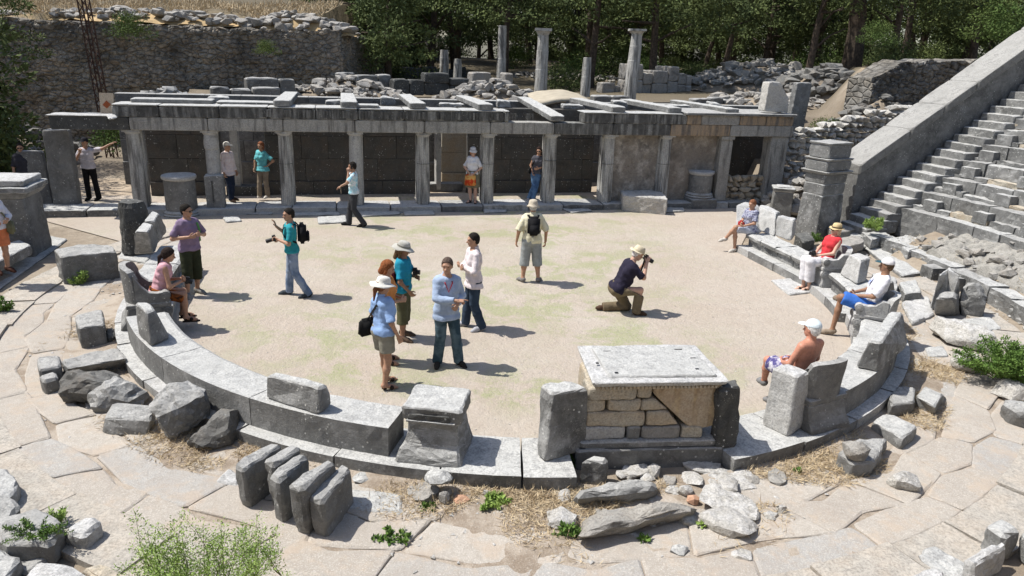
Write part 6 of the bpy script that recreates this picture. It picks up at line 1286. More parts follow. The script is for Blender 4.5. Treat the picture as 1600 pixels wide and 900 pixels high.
# 8 woman with white hat and black bag
P = person('woman in light blue shirt, grey shorts and white sun hat seen from behind', (600, 606), face=42, h=1.66, female=True, fat=1.04, skin='tan', top=(.28, .42, .68), collar=True, sleeve=.45, bottom=(.27, .26, .21), leg=.34, loose=.015, sandals=True, shoes=None, hair=(.12, .05, .025), hairkind='tail', hat=('sun', (.74, .72, .66), None), nod=-8,
    pose=dict(elR=(.25, .0, 1.12), wrR=(.24, .12, .88), elL=(-.25, -.02, 1.14), wrL=(-.22, .1, .95), anL=(-.1, .1, .085), toeL=(-.12, .27, .03), knL=(-.1, .07, .5), anR=(.1, -.05, .085), toeR=(.14, .12, .03)))
bag(P, 'black shoulder bag at the hip of the woman in the white sun hat', P['sp'](.02)-P['rt']*.24-P['fw']*.1, (.13, .3, .26), (.015, .015, .015), strap=[(P['sp'](.0)-P['rt']*.24-P['fw']*.1+V3(0, 0, .12), (-1, 0, 0)), (P['sp'](.45)-P['rt']*.13-P['fw']*.13, (-.3, -1, 0)), (P['sp'](.8)+P['rt']*.04-P['fw']*.135, (0, -1, 0)), (P['sp'](1.0)+P['rt']*.12, (0, 0, 1)), (P['sp'](.85)+P['rt']*.08+P['fw']*.13, (0, 1, .3)), (P['sp'](.5)-P['rt']*.09+P['fw']*.14, (0, 1, 0)), (P['sp'](.05)-P['rt']*.23+P['fw']*.02, (-1, .4, 0))])
# 9 woman in teal behind
P = person('woman in teal T-shirt and olive capri trousers with a wide grey sun hat', (630, 529), face=-5, h=1.68, female=True, fat=1.04, skin='brown', top=(.02, .26, .38), topc2=(.02, .22, .32), sleeve=.42, bottom=(.10, .10, .055), leg=.72, loose=.012, shoes=(.1, .07, .05), hair=(.1, .06, .03), hairkind='long', hat=('sun', (.48, .47, .42), (.25, .24, .2)), nod=-10,
    pose=dict(elR=(.24, .02, 1.12), wrR=(.2, .16, .95), elL=(-.24, .02, 1.12), wrL=(-.12, .2, 1.12), anR=(.14, .02, .085), toeR=(.19, .18, .03), anL=(-.12, -.03, .085)))
bag(P, 'maroon pack hanging behind the woman in the wide grey hat', P['sp'](.35)-P['fw']*.17+P['rt']*.1, (.28, .12, .36), (.12, .012, .02)); camera_obj(P, P['sp'](.58)+P['fw']*.19, P['fw'], 'black camera hanging on the chest of the woman in the grey hat', False)
# 10 auburn-haired woman hidden behind
P = person('auburn-haired person in an orange top half hidden behind two hatted women', (606, 567), face=8, h=1.66, female=True, skin='tan', top=(.62, .26, .08), sleeve=.4, bottom=(.09, .03, .02), leg=.7, sandals=True, shoes=None, hair=(.16, .055, .02), hairkind='bob', nod=-15,
    pose=dict(elL=(-.24, .02, 1.12), wrL=(-.1, .22, 1.1), elR=(.24, .02, 1.12), wrR=(.1, .22, 1.12)))
# 11 seated woman in pink
def seated(H, fwd=.0, knee=.48, foot=.10, spread=.1, lean=.0, cross=None):
    z = H+.10; pz = dict(pelvis=(0, 0, z), hipR=(.09, .02, z-.02), hipL=(-.09, .02, z-.02), knR=(spread, knee, z+.02), knL=(-spread, knee, z+.02), neck=(0, lean, z+.53), shR=(.17, lean, z+.48), shL=(-.17, lean, z+.48), head=(0, lean*1.15+.03, z+.69))
    pz.update(anR=(spread, knee+foot, .085), anL=(-spread, knee+foot, .085), toeR=(spread+.02, knee+foot+.16, .03), toeL=(-spread-.02, knee+foot+.16, .03)); return pz
def seat_at(u, v, z): p = G(u, v, z); p.z = 0; return p
def thr(a, r=6.66): q = ring(a, r); return Vector((q.x, q.y, .0))
pz = seated(.60, lean=.18, knee=.40, foot=-.02); pz.update(elR=(.25, .22, .86), wrR=(.06, .42, .90), elL=(-.24, .2, .86), wrL=(-.02, .42, .92), head=(0, .25, 1.36), knR=(.1, .42, .66), knL=(-.1, .42, .66), anR=(.12, .42, .24), toeR=(.14, .57, .2), anL=(-.1, .36, .24), toeL=(-.12, .52, .2))
P = person('woman in pink strap top sitting on the left throne with a small camera', None, wpos=thr(-153.5, 6.72)+Vector((.10, .0, .0)), face=24, h=1.68, female=True, skin='tan', top=(.62, .36, .40), sleeve=0, skirt=(.30, .09, .02), botc2=(.03, .015, .01), bsc=9, sandals=True, shoes=None, hair=(.018, .012, .01), hairkind='tail', hem=-.02, pose=pz, look=8, hands=dict(R=dict(curl=.9), L=dict(curl=.9)))
camera_obj(P, (P['J']['wrR']+P['J']['wrL'])/2+P['fw']*.08, P['fw'], 'small camera in the hands of the seated woman in pink', False)
# 12 guard
P = person('guard in white shirt, dark cap and black trousers resting one arm on a column', None, wpos=W(-1.6, 1.3, .13), face=-84, h=1.78, skin='tan', top=(.55, .52, .56), sleeve=.45, bottom=(.012, .012, .014), shoes=(.012, .012, .012), hair=(.012, .01, .008), hat=('cap', (.02, .02, .025), None), look=-10,
    pose=dict(elL=(-.44, .02, 1.46), wrL=(-.68, -.03, 1.60), elR=(.24, .1, 1.17), wrR=(.07, .22, 1.38), anR=(.1, .0, .085), anL=(-.17, .02, .085), knL=(-.13, .02, .5)), hands=dict(R=dict(curl=.9, palm=(0, -1, 0), dir=(-.2, 0, 1)), L=dict(curl=.3, palm=(0, 0, -1))))
# 13 man behind slab
P = person('man in sunglasses standing behind the tall grey slab at the far left', None, wpos=W(-3.05, .75, .08), face=-60, h=1.74, skin='tan', top=(.04, .04, .05), bottom=(.03, .03, .04), hair=(.012, .01, .008), glasses=True)
# 14 man in white cap behind column
P = person('man in white cap and pink-white shirt standing beside the broken column', None, wpos=G(361, 314, .2)+Vector((0, 0, 0)), face=-25, h=1.70, skin='tan', top=(.62, .52, .52), topc2=(.66, .6, .6), tsc=20, sleeve=.95, bottom=(.025, .035, .06), shoes=(.05, .03, .02), hair=(.2, .2, .2), hat=('cap', (.75, .73, .68), None), hem=-.15, look=10,
    pose=dict(anR=(.1, .12, .085), toeR=(.12, .28, .03), knR=(.1, .1, .5), anL=(-.1, -.06, .085)))
# 15 woman turquoise
P = person('woman in turquoise T-shirt and khaki trousers with one hand on her hip', None, wpos=G(414, 309, .2), face=-112, h=1.66, female=True, skin='tan', top=(.14, .48, .53), sleeve=.4, bottom=(.26, .21, .155), shoes=(.6, .55, .48), hair=(.15, .06, .03), hairkind='bob', hem=-.08,
    pose=dict(shR=(.16, 0, 1.42), elR=(.24, .05, 1.14), wrR=(.2, .14, .93), elL=(-.37, -.06, 1.19), wrL=(-.18, .02, 1.02), anL=(-.12, -.0, .085), anR=(.12, .1, .085), knR=(.1, .08, .5)))
# 16 white hat woman with flowered bag
P = person('woman in white polo shirt and white hat holding a flowered bag before her', None, wpos=G(738, 316, .2), face=-98, h=1.66, female=True, fat=1.05, skin='fair', top=(.72, .72, .74), sleeve=.45, skirt=(.22, .20, .13), shoes=None, sandals=True, hair=(.35, .15, .07), hairkind='bob', hat=('bucket', (.72, .72, .74), (.4, .4, .45)), glasses=True, look=12,
    pose=dict(elR=(.27, .0, 1.13), wrR=(.08, .21, .97), elL=(-.27, .0, 1.13), wrL=(-.07, .21, .95), anR=(.06, 0, .085), anL=(-.10, .0, .085)))
bag(P, 'red and orange flowered bag held in front of the woman in the white hat', V3(.03, .22, .72), (.36, .10, .34), (.55, .06, .02), c2=(.75, .42, .12), sc=7, name='handbag')
# 17 jeans woman
P = person('dark-haired woman in grey top and blue jeans leaning on a fluted column, arm across', None, wpos=G(832, 313, .2), face=-85, h=1.68, female=True, skin='tan', top=(.085, .085, .10), sleeve=.18, bottom=(.05, .10, .20), botc2=(.10, .18, .30), bsc=5, shoes=(.3, .3, .32), hair=(.02, .012, .01), hairkind='long', glasses=True, look=-20,
    pose=dict(pelvis=(-.08, 0, .92), neck=(-.15, -.02, 1.45), head=(-.14, .0, 1.61), shR=(.01, 0, 1.4), shL=(-.31, -.02, 1.4), elR=(.10, -.04, 1.14), wrR=(.06, .1, .95), elL=(-.34, .02, 1.12), wrL=(-.12, .19, 1.08), hipR=(.0, 0, .9), hipL=(-.17, 0, .9), knR=(-.02, .06, .5), knL=(-.10, .10, .5), anR=(.12, .02, .085), toeR=(.15, .17, .03), anL=(.0, .14, .085), toeL=(.03, .30, .03)))
bag(P, 'thin dark shoulder bag of the woman leaning on the column', P['sp'](.1)+P['rt']*.2-P['fw']*.04, (.08, .22, .2), (.012, .012, .012), strap=[(P['sp'](.15)+P['rt']*.2, (1, 0, 0)), (P['sp'](.7)+P['rt']*.15+P['fw']*.12, (0, 1, 0)), (P['sp'](.98)+P['rt']*.11, (0, 0, 1)), (P['sp'](.6)+P['rt']*.16-P['fw']*.12, (0, -1, 0))])
# 18 seated woman with red bag
pz = seated(.52, lean=.0, knee=.44, foot=.0, spread=.08); pz.update(elR=(.2, .1, .85), wrR=(.05, .28, .78), elL=(-.22, .08, .84), wrL=(-.02, .26, .74), knL=(.05, .46, .70), anL=(.22, .62, .36), toeL=(.26, .76, .30), anR=(.05, .40, .09), toeR=(.05, .56, .03))
P = person('seated woman in patterned blouse and pale shorts with a red bag, far right bench', None, wpos=seat_at(1171, 362, .52), face=207, h=1.64, female=True, fat=1.05, skin='tan', top=(.42, .44, .52), topc2=(.12, .12, .2), tsc=26, sleeve=.4, bottom=(.42, .45, .52), leg=.46, loose=.01, shoes=(.5, .47, .42), hair=(.14, .06, .03), nod=-6, pose=pz)
bag(P, 'red handbag on the lap of the seated woman in the patterned blouse', P['J']['pelvis']+V3(.12, .2, .12), (.2, .14, .2), (.32, .02, .02), name='handbag')
# 19 red top
pz = seated(.60, lean=-.12, knee=.46, foot=-.05, spread=.09); pz.update(elR=(.24, .04, .93), wrR=(.06, .27, .84), elL=(-.24, .04, .93), wrL=(-.04, .27, .84), head=(0, -.13, 1.39), anR=(.07, .42, .1), toeR=(.09, .57, .04), anL=(-.05, .36, .1), toeL=(-.03, .52, .04))
P = person('woman in red strap top, white trousers and straw hat lounging on a throne', None, wpos=thr(5.3), face=196, h=1.68, female=True, skin='fair', top=(.62, .05, .06), sleeve=0, bottom=(.72, .71, .73), leg=.86, loose=.016, sandals=True, shoes=None, hair=(.4, .3, .2), hairkind='bob', hat=('straw', (.60, .47, .26), (.06, .04, .03)), glasses=True, pose=pz)
camera_obj(P, P['J']['wrR']+V3(-.05, .08, .03), P['fw'], 'small black camera in the lap of the woman in the straw hat', False)
# 20 blue shorts
pz = seated(.60, lean=-.13, knee=.46, foot=.12, spread=.12); pz.update(elR=(.25, .05, .90), wrR=(.08, .28, .86), elL=(-.27, .03, .92), wrL=(-.05, .27, .84), head=(0, -.12, 1.41), knL=(-.06, .47, .78), anL=(.30, .50, .66), toeL=(.44, .54, .60), anR=(.10, .52, .1), toeR=(.1, .68, .04))
P = person('man in white T-shirt, bright blue shorts and white cap with legs crossed on a throne', None, wpos=thr(-20.6), face=160, h=1.78, skin='brown', top=(.74, .74, .78), sleeve=.45, bottom=(.05, .16, .52), leg=.48, loose=.02, shoes=(.25, .2, .15), hair=(.08, .05, .03), hat=('cap', (.72, .70, .70), (.03, .08, .10)), pose=pz, look=-12)
bobj('shirt_print', strap_mesh([(P['sp'](.80)+P['rt']*.02+P['fw']*.142, P['fw']), (P['sp'](.70)+P['rt']*.03+P['fw']*.152, P['fw']), (P['sp'](.58)+P['rt']*.05+P['fw']*.152, P['fw'])], .10, .004), cloth((.12, .22, .6), (.7, .7, .75), 26), P['root'])
# 21 shirtless
pz = seated(.60, lean=-.06, knee=.46, foot=.0, spread=.15); pz.update(elR=(.25, .02, .92), wrR=(.12, .26, .82), elL=(-.25, .02, .92), wrL=(-.1, .26, .82), knL=(-.12, .48, .76), anL=(.02, .62, .36), toeL=(.08, .76, .3), anR=(.14, .48, .1), toeR=(.14, .64, .04))
P = person('shirtless sunburnt man in pale blue cap sitting with his back to the viewer', None, wpos=thr(-54.6, 6.7), face=118, h=1.76, skin='red', fat=1.05, bottom=(.60, .58, .62), botc2=(.08, .07, .2), bsc=16, leg=.46, loose=.015, shoes=(.2, .2, .2), hair=(.45, .44, .42), hat=('cap', (.62, .70, .74), (.72, .74, .75)), pose=pz, look=14)
# 22 left edge woman
P = person('person in white top and orange shorts cut off by the left edge of the picture', (6, 426), z0=.30, face=-30, h=1.66, female=True, skin='tan', top=(.66, .66, .72), sleeve=.9, bottom=(.60, .20, .09), leg=.42, loose=.015, shoes=(.07, .03, .02), hair=(.03, .02, .015), hairkind='bob', pose=dict(elR=(.25, .02, 1.13), wrR=(.14, .22, 1.08), elL=(-.26, .03, 1.13), wrL=(-.14, .23, 1.1)))
bag(P, 'olive shoulder bag with a black strap on the person at the left edge', P['sp'](.0)-P['rt']*.2+P['fw']*.08, (.12, .28, .28), (.16, .16, .10), strap=[(P['sp'](.15)-P['rt']*.2+P['fw']*.08, (-1, 0, 0)), (P['sp'](.55)-P['rt']*.08+P['fw']*.16, (0, 1, 0)), (P['sp'](.98)+P['rt']*.1, (0, 0, 1)), (P['sp'](.6)-P['fw']*.14, (0, -1, 0)), (P['sp'](.1)-P['rt']*.2-P['fw']*.02, (-1, 0, 0))])
# ================================================================ PLANTS
def leafmesh(name, C, N, size, rng, asp=.35, droop=0.):
    """many small pointed leaves (quads) at centres C, growing along directions N"""
    C = np.asarray(C, float); N = np.asarray(N, float); n = len(C); N /= np.linalg.norm(N, axis=1)[:, None]+1e-9; r_ = rng.normal(size=(n, 3)); B = np.cross(N, r_); B /= np.linalg.norm(B, axis=1)[:, None]+1e-9; sz = size*(.6+.8*rng.random(n))[:, None]
    a = C; b = C+N*sz*.5+B*sz*asp*.5; c = C+N*sz; c[:, 2] -= droop*sz[:, 0]; d = C+N*sz*.5-B*sz*asp*.5; V_ = np.stack([a, b, c, d], 1).reshape(-1, 3); F_ = np.arange(n*4).reshape(-1, 4); return nmesh(name, V_, F_)
def bush(name, label, cat, pos, rx, ry, h, n, leaf, mat, seed, stems=10, asp=.35, group=None):
    rng = np.random.default_rng(seed); t = empty(name, pos, label=label, cat=cat, group=group); bm = bmesh.new(); C, N = [], []
    for k in range(stems):
        a = rng.uniform(0, 6.283); q = math.sqrt(rng.random()); e = V3(rx*q*math.cos(a), ry*q*math.sin(a), h*(1-.55*q**2)*rng.uniform(.7, 1.05)); b0 = e*V3(.25, .25, 0)*(0. if stems < 8 else 1); prev = b0; bend = rng.normal(size=3)*.06*h
        for j in range(1, 6):
            f = j/5; p = b0+(e-b0)*f+bend*math.sin(f*3.14)
            tube(bm, prev, p, .006*h**.5*(1.2-f), 4); prev = p
        m_ = int(n/stems)
        f = .15+.85*rng.random(m_)**.8; p = b0+(e-b0)*f[:, None]+bend*np.sin(f*3.14)[:, None]; sub = rng.normal(size=(m_, 3)); sub /= np.linalg.norm(sub, axis=1)[:, None]; sub[:, 2] = np.abs(sub[:, 2])*.6; L = rng.random(m_)[:, None]*(.09+.2*(1-f)[:, None])*h*.9; C.append(p+sub*L); N.append(sub+rng.normal(size=(m_, 3))*.6+V3(0, 0, .2))
    mobj('foliage', leafmesh('foliage', np.concatenate(C), np.concatenate(N), leaf, rng, asp), M[mat], t); bobj('stems', bm, M['stem'], t); return t
def gpos(u, v, z=0.): return G(u, v, z)
bush('fern_bush', 'large bright green feathery bush among the stones at the right edge', 'bush', gpos(1572, 592, .1), .85, .6, .75, 15000, .045, 'leaf', 1, 60)
bush('fern_bush', 'small bright green bush on the right seat rows beside the pedestal', 'bush', gpos(1366, 360, .5), .34, .3, .38, 3600, .04, 'fern', 2, 24)
bush('green_tuft', 'green tuft behind the end of the cracked bench', 'plant', gpos(1272, 380, .05), .25, .2, .3, 700, .05, 'leaf', 3, 10)
fb = G(330, 925, 1.0)
bush('feathery_bush', 'tall light green feathery bush in the near foreground, lower left', 'bush', G(325, 960, .7), .68, .42, .8, 17000, .02, 'fern', 4, 60)
bush('tall_sprig', 'leaning bare-stemmed sprig rising left of the feathery bush', 'plant', G(285, 930, .8), .2, .1, .98, 1500, .02, 'fern', 5, 5)
bush('tall_sprig', 'sprig standing up from the right half of the feathery bush', 'plant', G(400, 905, .6), .16, .1, .85, 1600, .02, 'fern', 15, 6)
bush('foreground_weed', 'grey-green creeping weed on the broad block, left foreground', 'plant', G(55, 835, .25), .36, .22, .1, 1400, .03, 'leaf', 6, 30)
bush('foreground_weed', 'bright tuft growing by the kerb, left foreground', 'plant', G(92, 818, .06), .12, .1, .2, 420, .04, 'fern', 7, 10)
for i, (u, v, rx, h, n, lab) in enumerate([(768, 790, .24, .1, 800, 'round green weed on the straw right of the small reddish stone'), (615, 845, .22, .08, 420, 'sparse green weed below the flat rectangular slab'), (886, 838, .15, .14, 420, 'green weed at the left end of the longest fallen stone'), (1100, 826, .08, .08, 160, 'tiny weed at the right end of the longest fallen stone'), (1006, 846, .07, .06, 120, 'tiny weed under the middle of the longest fallen stone'), (888, 722, .2, .16, 420, 'grassy weed between the tall slab and the altar plinth'),
      (128, 445, .28, .3, 800, 'weeds in front of the large rectangular block on the left walkway'), (2, 488, .3, .3, 900, 'green weeds at the left edge by the lower step'), (668, 798, .1, .08, 160, 'small weed beside the narrow upright stone'), (848, 700, .12, .08, 200, 'weed at the foot of the tall slab left of the altar'), (1245, 740, .05, .06, 80, 'tiny weed beside the isolated brownish stone')]):
    bush('weed', lab, 'weed', G(u, v, 0), rx, rx*.7, h, n, .045, 'leaf' if i % 3 else 'fern', 30+i, 14, asp=.55, group='weeds between the stones')
# grass, straw and pebbles: nobody could count them
rng = np.random.default_rng(3)
def blades(name, P_, size, mat, kind='stuff', flat=.3):
    n = len(P_); N = rng.normal(size=(n, 3)); N[:, 2] = np.abs(N[:, 2])*flat+.15; o = mobj(name, leafmesh(name, P_, N, size, rng, .07 if size < .1 else .09), M[mat]); o['kind'] = kind
P_ = []
while len(P_) < 24000:
    r_, a_ = 6.4*math.sqrt(rng.random()), rng.uniform(0, 6.283); x, y = CX+r_*math.cos(a_), CY+r_*math.sin(a_)
    if rng.random() < .3: y += 3.5; x -= .8
    if (Vector((x, y))-P0).dot(DT) > -.5: continue
    q = noise.noise(Vector((x*.55, y*.7, 2)))+.5*noise.noise(Vector((x*2.2, y*2.2, 5)))
    if q > .16+.25*max(0, abs(x-1)/6-.4)+(.3 if y < 8.6 else 0): P_.append((x, y, .008))
blades('thin_grass', np.array(P_), .03, 'grass')
P_ = []
while len(P_) < 30000:
    a_ = rng.uniform(-190, 10) if rng.random() < .45 else rng.uniform(-125, -25); r_ = 7.3+abs(rng.normal())*.5
    q = noise.noise(Vector((a_*.12, r_*1.1, 2)))
    if q > -.12+(r_-7.3)*.35 and r_ < 8.6 and not (-190 < a_ < -168): p = (CX+r_*math.cos(R(a_)), CY+r_*math.sin(R(a_)), .012+rng.random()*.02); P_.append(p)
blades('straw', np.array(P_), .095, 'straw', flat=.25)
P_ = [(x, y, height(x, y)+.01) for x, y in [(CX+r_*math.cos(R(a_)), CY+r_*math.sin(R(a_))) for a_, r_ in zip(rng.uniform(-35, 22, 5000), rng.uniform(10.2, 15, 5000))]]
blades('dry_tufts', np.array(P_), .12, 'straw', flat=.5)
P_ = []
for _ in range(30000):
    x = rng.uniform(-30, -8.5); y = rng.uniform(33, 44); z = height(x, y)
    if z > 4.5 and noise.noise(Vector((x*.5, y*.5, 1))) > -.15: P_.append((x, y, z))
blades('hill_grass', np.array(P_), .35, 'straw', flat=1.2)
V_, F_ = [], []; off = 0; r_ = random.Random(18)
for k_ in range(150):
    a_ = R(r_.uniform(-30, 19)); q = r_.uniform(10.45, 11.7); s_ = r_.choice([.1, .14, .2, .3])*r_.uniform(.7, 1.2); b = rock_bm(Vector((CX+q*math.cos(a_), CY+q*math.sin(a_), height(CX+q*math.cos(a_), CY+q*math.sin(a_))+.05+(q-10.45)*.2)), s_*1.3, s_, s_*.7, r_.uniform(0, 3), 4000+k_, .6, .12, .012, 16); b.verts.index_update()
    for v in b.verts: V_.append(tuple(v.co))
    for f in b.faces: F_.append([v.index+off for v in f.verts])
    off += len(b.verts); b.free()
me = bpy.data.meshes.new('rubble'); me.from_pydata(V_, [], F_); tag(mobj('rubble', me, M['rock']), kind='stuff')
V_, F_ = [], []; off = 0; r_ = random.Random(8)
tmpl = [rock_bm(Vector((0, 0, 0)), 1, .8, .6, 0, q, .3, 2., 0, 9) for q in range(5)]; T = []
for b in tmpl: b.verts.index_update(); T.append(([tuple(v.co) for v in b.verts], [[v.index for v in f.verts] for f in b.faces])); b.free()
for _ in range(6500):
    if r_.random() < .45:
        a_, q = r_.uniform(-3.14, 3.14), 6.3*math.sqrt(r_.random()); x, y = CX+q*math.cos(a_), CY+q*math.sin(a_); s_ = r_.choice([.012, .015, .02, .03])*r_.uniform(.7, 1.3)
    elif r_.random() < .8: a_ = R(r_.uniform(-190, 25)); q = 7.32+abs(r_.gauss(0, .5)); x, y = CX+q*math.cos(a_), CY+q*math.sin(a_); s_ = r_.choice([.02, .03, .05, .08])*r_.uniform(.7, 1.2)
    else: a_ = R(r_.uniform(-35, 24)); q = r_.uniform(9.7, 12); x, y = CX+q*math.cos(a_), CY+q*math.sin(a_); s_ = r_.choice([.04, .07, .12])*r_.uniform(.7, 1.2)
    z = max(.012, height(x, y)) if q > 9 else .014
    tv, tf = T[r_.randrange(5)]; c, s2 = math.cos(a_*9), math.sin(a_*9)
    for p in tv: V_.append((x+s_*(p[0]*c-p[1]*s2), y+s_*(p[0]*s2+p[1]*c), z+s_*p[2]*.6))
    for f in tf: F_.append([i+off for i in f])
    off += len(tv)
me = bpy.data.meshes.new('pebbles'); me.from_pydata(V_, [], F_); tag(mobj('pebbles', me, M['palerock']), kind='stuff')
# ---- pine wood
def crown_mesh(name, seed, n_cl=70, rad=4.2, hgt=6., leaf=.2, per=150, low=0.):
    rng = np.random.default_rng(seed); C, N = [], []
    for k in range(n_cl):
        a = rng.uniform(0, 6.283); f = rng.random(); q = rad*math.sqrt(rng.uniform(.05, 1))*(1-.55*f); c = V3(q*math.cos(a), q*math.sin(a), hgt*f+low*rng.random()*-1-.25*q); rr_ = rng.uniform(.5, 1.15)
        d = rng.normal(size=(per, 3)); d /= np.linalg.norm(d, axis=1)[:, None]; u = rng.random(per)[:, None]**.4; C.append(c+d*u*rr_*V3(1.15, 1.15, .5)); N.append(d*V3(1, 1, .7)+rng.normal(size=(per, 3))*.5)
    return leafmesh(name, np.concatenate(C), np.concatenate(N), leaf, rng, .45)
def trunk_bm(H, r, seed, br=True):
    r_ = random.Random(seed); bm = bmesh.new(); p = Vector((0, 0, -.3)); pts = [p.copy()]; d = Vector((r_.uniform(-.08, .08), r_.uniform(-.08, .08), 1))
    n = 9
    for i in range(n):
        d += Vector((r_.uniform(-.07, .07), r_.uniform(-.07, .07), 0)); d.normalize(); p = p+d*H/n; pts.append(p.copy())
    pr = None
    for i, q in enumerate(pts):
        rr_ = r*(1-.6*i/n)*(1.25 if i == 0 else 1); rg = [bm.verts.new(q+Vector((math.cos(a)*rr_*(1+.1*math.sin(3*a+i)), math.sin(a)*rr_, 0))) for a in [6.283*k/10 for k in range(10)]]
        if pr:
            for k in range(10): bm.faces.new((pr[k], pr[(k+1) % 10], rg[(k+1) % 10], rg[k]))
        pr = rg
    for k in range(7 if br else 0):
        i = r_.randint(3, n); q = pts[i]; a = r_.uniform(0, 6.283); L = r_.uniform(1.5, 3.4); e = q+Vector((math.cos(a)*L, math.sin(a)*L, r_.uniform(-.1, 1.3))); mid = q.lerp(e, .5)+Vector((0, 0, r_.uniform(-.2, .3))); tube(bm, q, mid, r*.28, 6); tube(bm, mid, e, r*.16, 5)
    return bm
CR = [crown_mesh('crown', 11+i) for i in range(4)]; CR.append(crown_mesh('crown', 21, 46, 2.6, 3.6, .17, 170, 1.2)); CR.append(crown_mesh('crown', 22, 60, 3.6, 5., .22, 150, 2.5))
for i, c in enumerate(CR): c.materials.append(M['pine'] if i != 4 else M['brightpine'])
TK = []
for i in range(4):
    b = trunk_bm(8, .24, 40+i); me = bpy.data.meshes.new('trunk'); b.to_mesh(me); b.free(); me.materials.append(M['bark']); TK.append(me)
GP = 'pines of the wood behind the ruin'
def pine(x, y, z, cr, tk, s=1., crz=5.2, label=None, lean=0.):
    t = empty('pine_tree', (x, y, z), rnd.uniform(0, 6.28), label or 'dark pine standing in the dense wood behind the ruin terrace', 'pine tree', GP)
    o = bpy.data.objects.new('trunk', TK[tk]); COL.objects.link(o); o.parent = t; o.scale = (s, s, s*1.1); o = bpy.data.objects.new('crown', CR[cr]); COL.objects.link(o); o.parent = t; o.location = (0, 0, crz*s); o.scale = (s, s, s*rnd.uniform(.85, 1.1)); o.rotation_euler = (0, 0, rnd.uniform(0, 6.28)); return t
rows = [(46, -9, 25, 4.4, (3.9, 5.6), .95), (54, -13, 33, 4.2, (3.2, 4.8), 1.05), (63, -17, 42, 4.2, (2.4, 4.0), 1.15), (74, -22, 54, 4.4, (1.5, 3.2), 1.3), (88, -30, 66, 5., (.3, 2.2), 1.45)]
for y0, xa, xb, stp_, cz, s_ in rows:
    x = xa
    while x < xb:
        yy = y0+rnd.uniform(-3, 3); 
        if not (y0 > 90 and 35 < x < 39):
            pine(x+rnd.uniform(-1, 1), yy, max(-9, height(x, min(yy, 89))-.2), rnd.choice([0, 1, 2, 3, 5]), rnd.randrange(4), s_*rnd.uniform(.85, 1.15), rnd.uniform(*cz))
        x += stp_*rnd.uniform(.8, 1.25)
p = W(-9.8, 2.5); pine(p.x, p.y, 0, 5, 0, 1.3, 4.2, 'large pine standing just outside the left edge, shading the left end of the stage'); p = W(-6.2, -2.5); pine(p.x-2.6, p.y-1, 0, 5, 1, .9, 5.6, 'smaller pine outside the left edge of the picture')
d_ = fw*FPX+rt*(-30-800)+up*(450-200); p = Vector((0, 0, CH))+d_*(26.5/d_.y); pine(p.x, p.y, 0, 3, 2, .62, 7.0, 'tall shaded pine at the left edge rising above the top of the frame'); pine(p.x-.6, p.y-1.2, 0, 5, 1, .6, 3.2, 'bushy shaded evergreen at the left edge in front of the high wall')
for k_, (u_, v_, h_) in enumerate(((250, 915, 1.0), (350, 912, .75), (440, 900, .6))):
    bush('tall_sprig', ['leftmost thin leaning sprig of the near bush', 'thin sprig in the middle of the near bush', 'short sprig at the right side of the near bush'][k_], 'plant', G(u_, v_, .7), .14, .08, h_, 520, .022, 'fern', 70+k_, 2)
# big near pine on the right
p = G(1327, 126, 3.6); t = empty('pine_tree', (p.x, p.y, p.z-.4), label='nearest pine with a thick reddish-brown trunk behind the leaning slab', cat='pine tree', group=None)
b = trunk_bm(11, .62, 77, False); bobj('trunk', b, M['bark'], t); o = bpy.data.objects.new('crown', CR[0]); COL.objects.link(o); o.parent = t; o.location = (0, 0, 8.6); o.scale = (1.4, 1.4, 1.2)
for i, (u, v, z_, s_, lab, cr) in enumerate([(-75, 280, .2, .95, 'dark shaded evergreen at the top left corner', 5), (600, 118, 2.6, .8, 'pine with several leaning stems left of the slender dark column', 1), (1276, 112, 3.6, 1.0, 'thin straight pine left of the thick-trunked pine', 2), (1590, 70, 4.4, 1.0, 'pine behind the top end of the sloping coping', 3)]):
    p = G(u, v, z_); t = pine(p.x, p.y, z_-.3, cr, i % 4, s_, 4.6 if i else 1.2, lab); del t['group']
pine(-6.8, 39.5, 2.4, 5, 1, .8, 3.0, 'low-branched pine right beside the end of the high rubble wall'); pine(-7.6, 46, 2.4, 3, 2, 1.0, 3.2, 'dark pine filling the gap behind the end of the high rubble wall')
for k, (dx, dz, s_) in enumerate(((-.5, .6, .62), )):
    o = bpy.data.objects.new('crown', CR[5]); COL.objects.link(o); tt = [q for q in bpy.data.objects if q.get('label', '').startswith('dark shaded evergreen')][0]; o.parent = tt; o.location = (dx, 0, dz); o.scale = (s_, s_, s_)
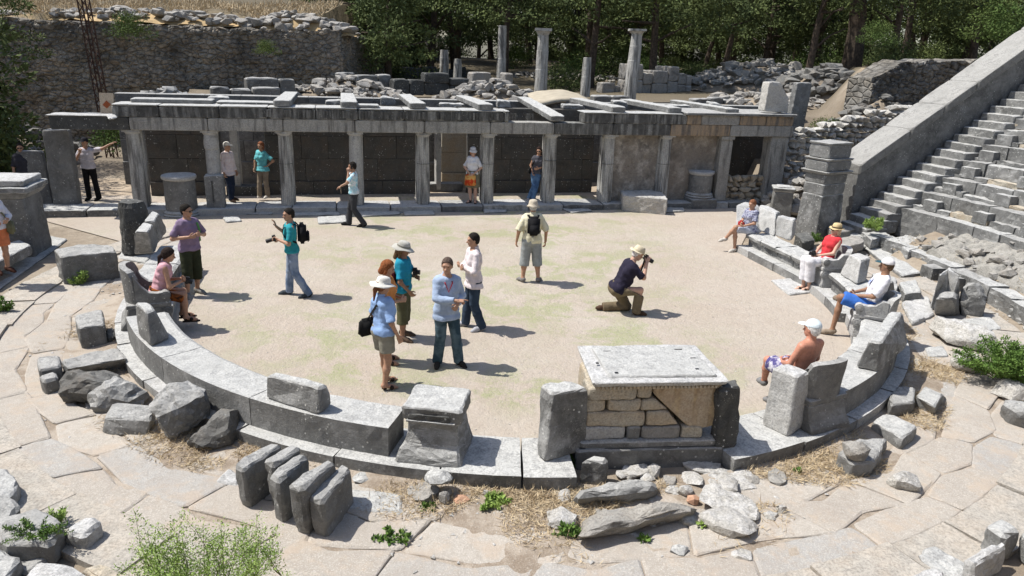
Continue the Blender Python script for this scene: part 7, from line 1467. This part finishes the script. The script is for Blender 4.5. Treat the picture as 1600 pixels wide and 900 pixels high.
# undergrowth
BU = [crown_mesh('foliage', 60+i, 26, 1.7, 1.4, .15, 120) for i in range(3)]
for i, b in enumerate(BU): b.materials.append(M['brightpine'] if i else M['pine'])
bx = []
for y0 in (44, 52, 62, 74):
    x = -8+(-.28*(y0-44))
    while x < 20+(y0-40)*.7:
        if rnd.random() < .62: bx.append((x+rnd.uniform(-1, 1), y0+rnd.uniform(-2.5, 2.5), rnd.choice([0, 0, 0, 0, 1, 2]), rnd.uniform(.6, 1.2)))
        x += 3.1
bx += [(G(590, 100, 3.0).x, 60, 1, 1.6), (G(560, 100, 3).x, 64, 2, 1.5), (G(1040, 100, 3).x, 66, 1, 1.5), (G(1225, 90, 3).x, 50, 2, 1.3), (G(1262, 90, 3).x, 47, 1, 1.2)]
for x, y, k, s_ in bx:
    z = height(x, y); t = empty('shrub', (x, y, z), label='rounded shrub growing under the pines of the wood', cat='shrub', group='shrubs under the pines'); o = bpy.data.objects.new('foliage', BU[k]); COL.objects.link(o); o.parent = t; o.scale = (s_, s_, s_); o.rotation_euler = (0, 0, rnd.uniform(0, 6)); o.location = (0, 0, .3)
for u, v, t_, s_, lab in ((200, 45, 0, .5, 'bright shrub sprouting high on the dark rubble wall'), (415, 75, 0, .28, 'small pale shrub on the right half of the high wall'), (180, 215, 3, .55, 'yellow-green shrub in the gap behind the guard'), (1372, 55, 0, .4, 'light shrub on top of the shaded wall by the pine'), (1560, 45, 0, .7, 'yellow-green shrub above the shaded wall near the coping'), (1290, 205, 0, .35, 'shrub on the stony bank left of the dry stone wall')):
    if t_ == 0 and u < 600: y_ = 31.2+(G(u, v, 4).x*0+ (u-0)*.0) ; d = fw*FPX+rt*(u-800)+up*(450-v); k = 32.0/d.y; p = Vector((0, 0, CH))+d*k
    elif t_ == 3: d = fw*FPX+rt*(u-800)+up*(450-v); k = 25.0/d.y; p = Vector((0, 0, CH))+d*k
    elif u == 1290: p = G(u, v, 2.4)
    else: d = fw*FPX+rt*(u-800)+up*(450-v); k = 29.5/d.y; p = Vector((0, 0, CH))+d*k
    t = empty('shrub', p, label=lab, cat='shrub'); o = bpy.data.objects.new('foliage', BU[1]); COL.objects.link(o); o.parent = t; o.scale = (s_, s_*.7, s_); o.location = (0, 0, -.1)
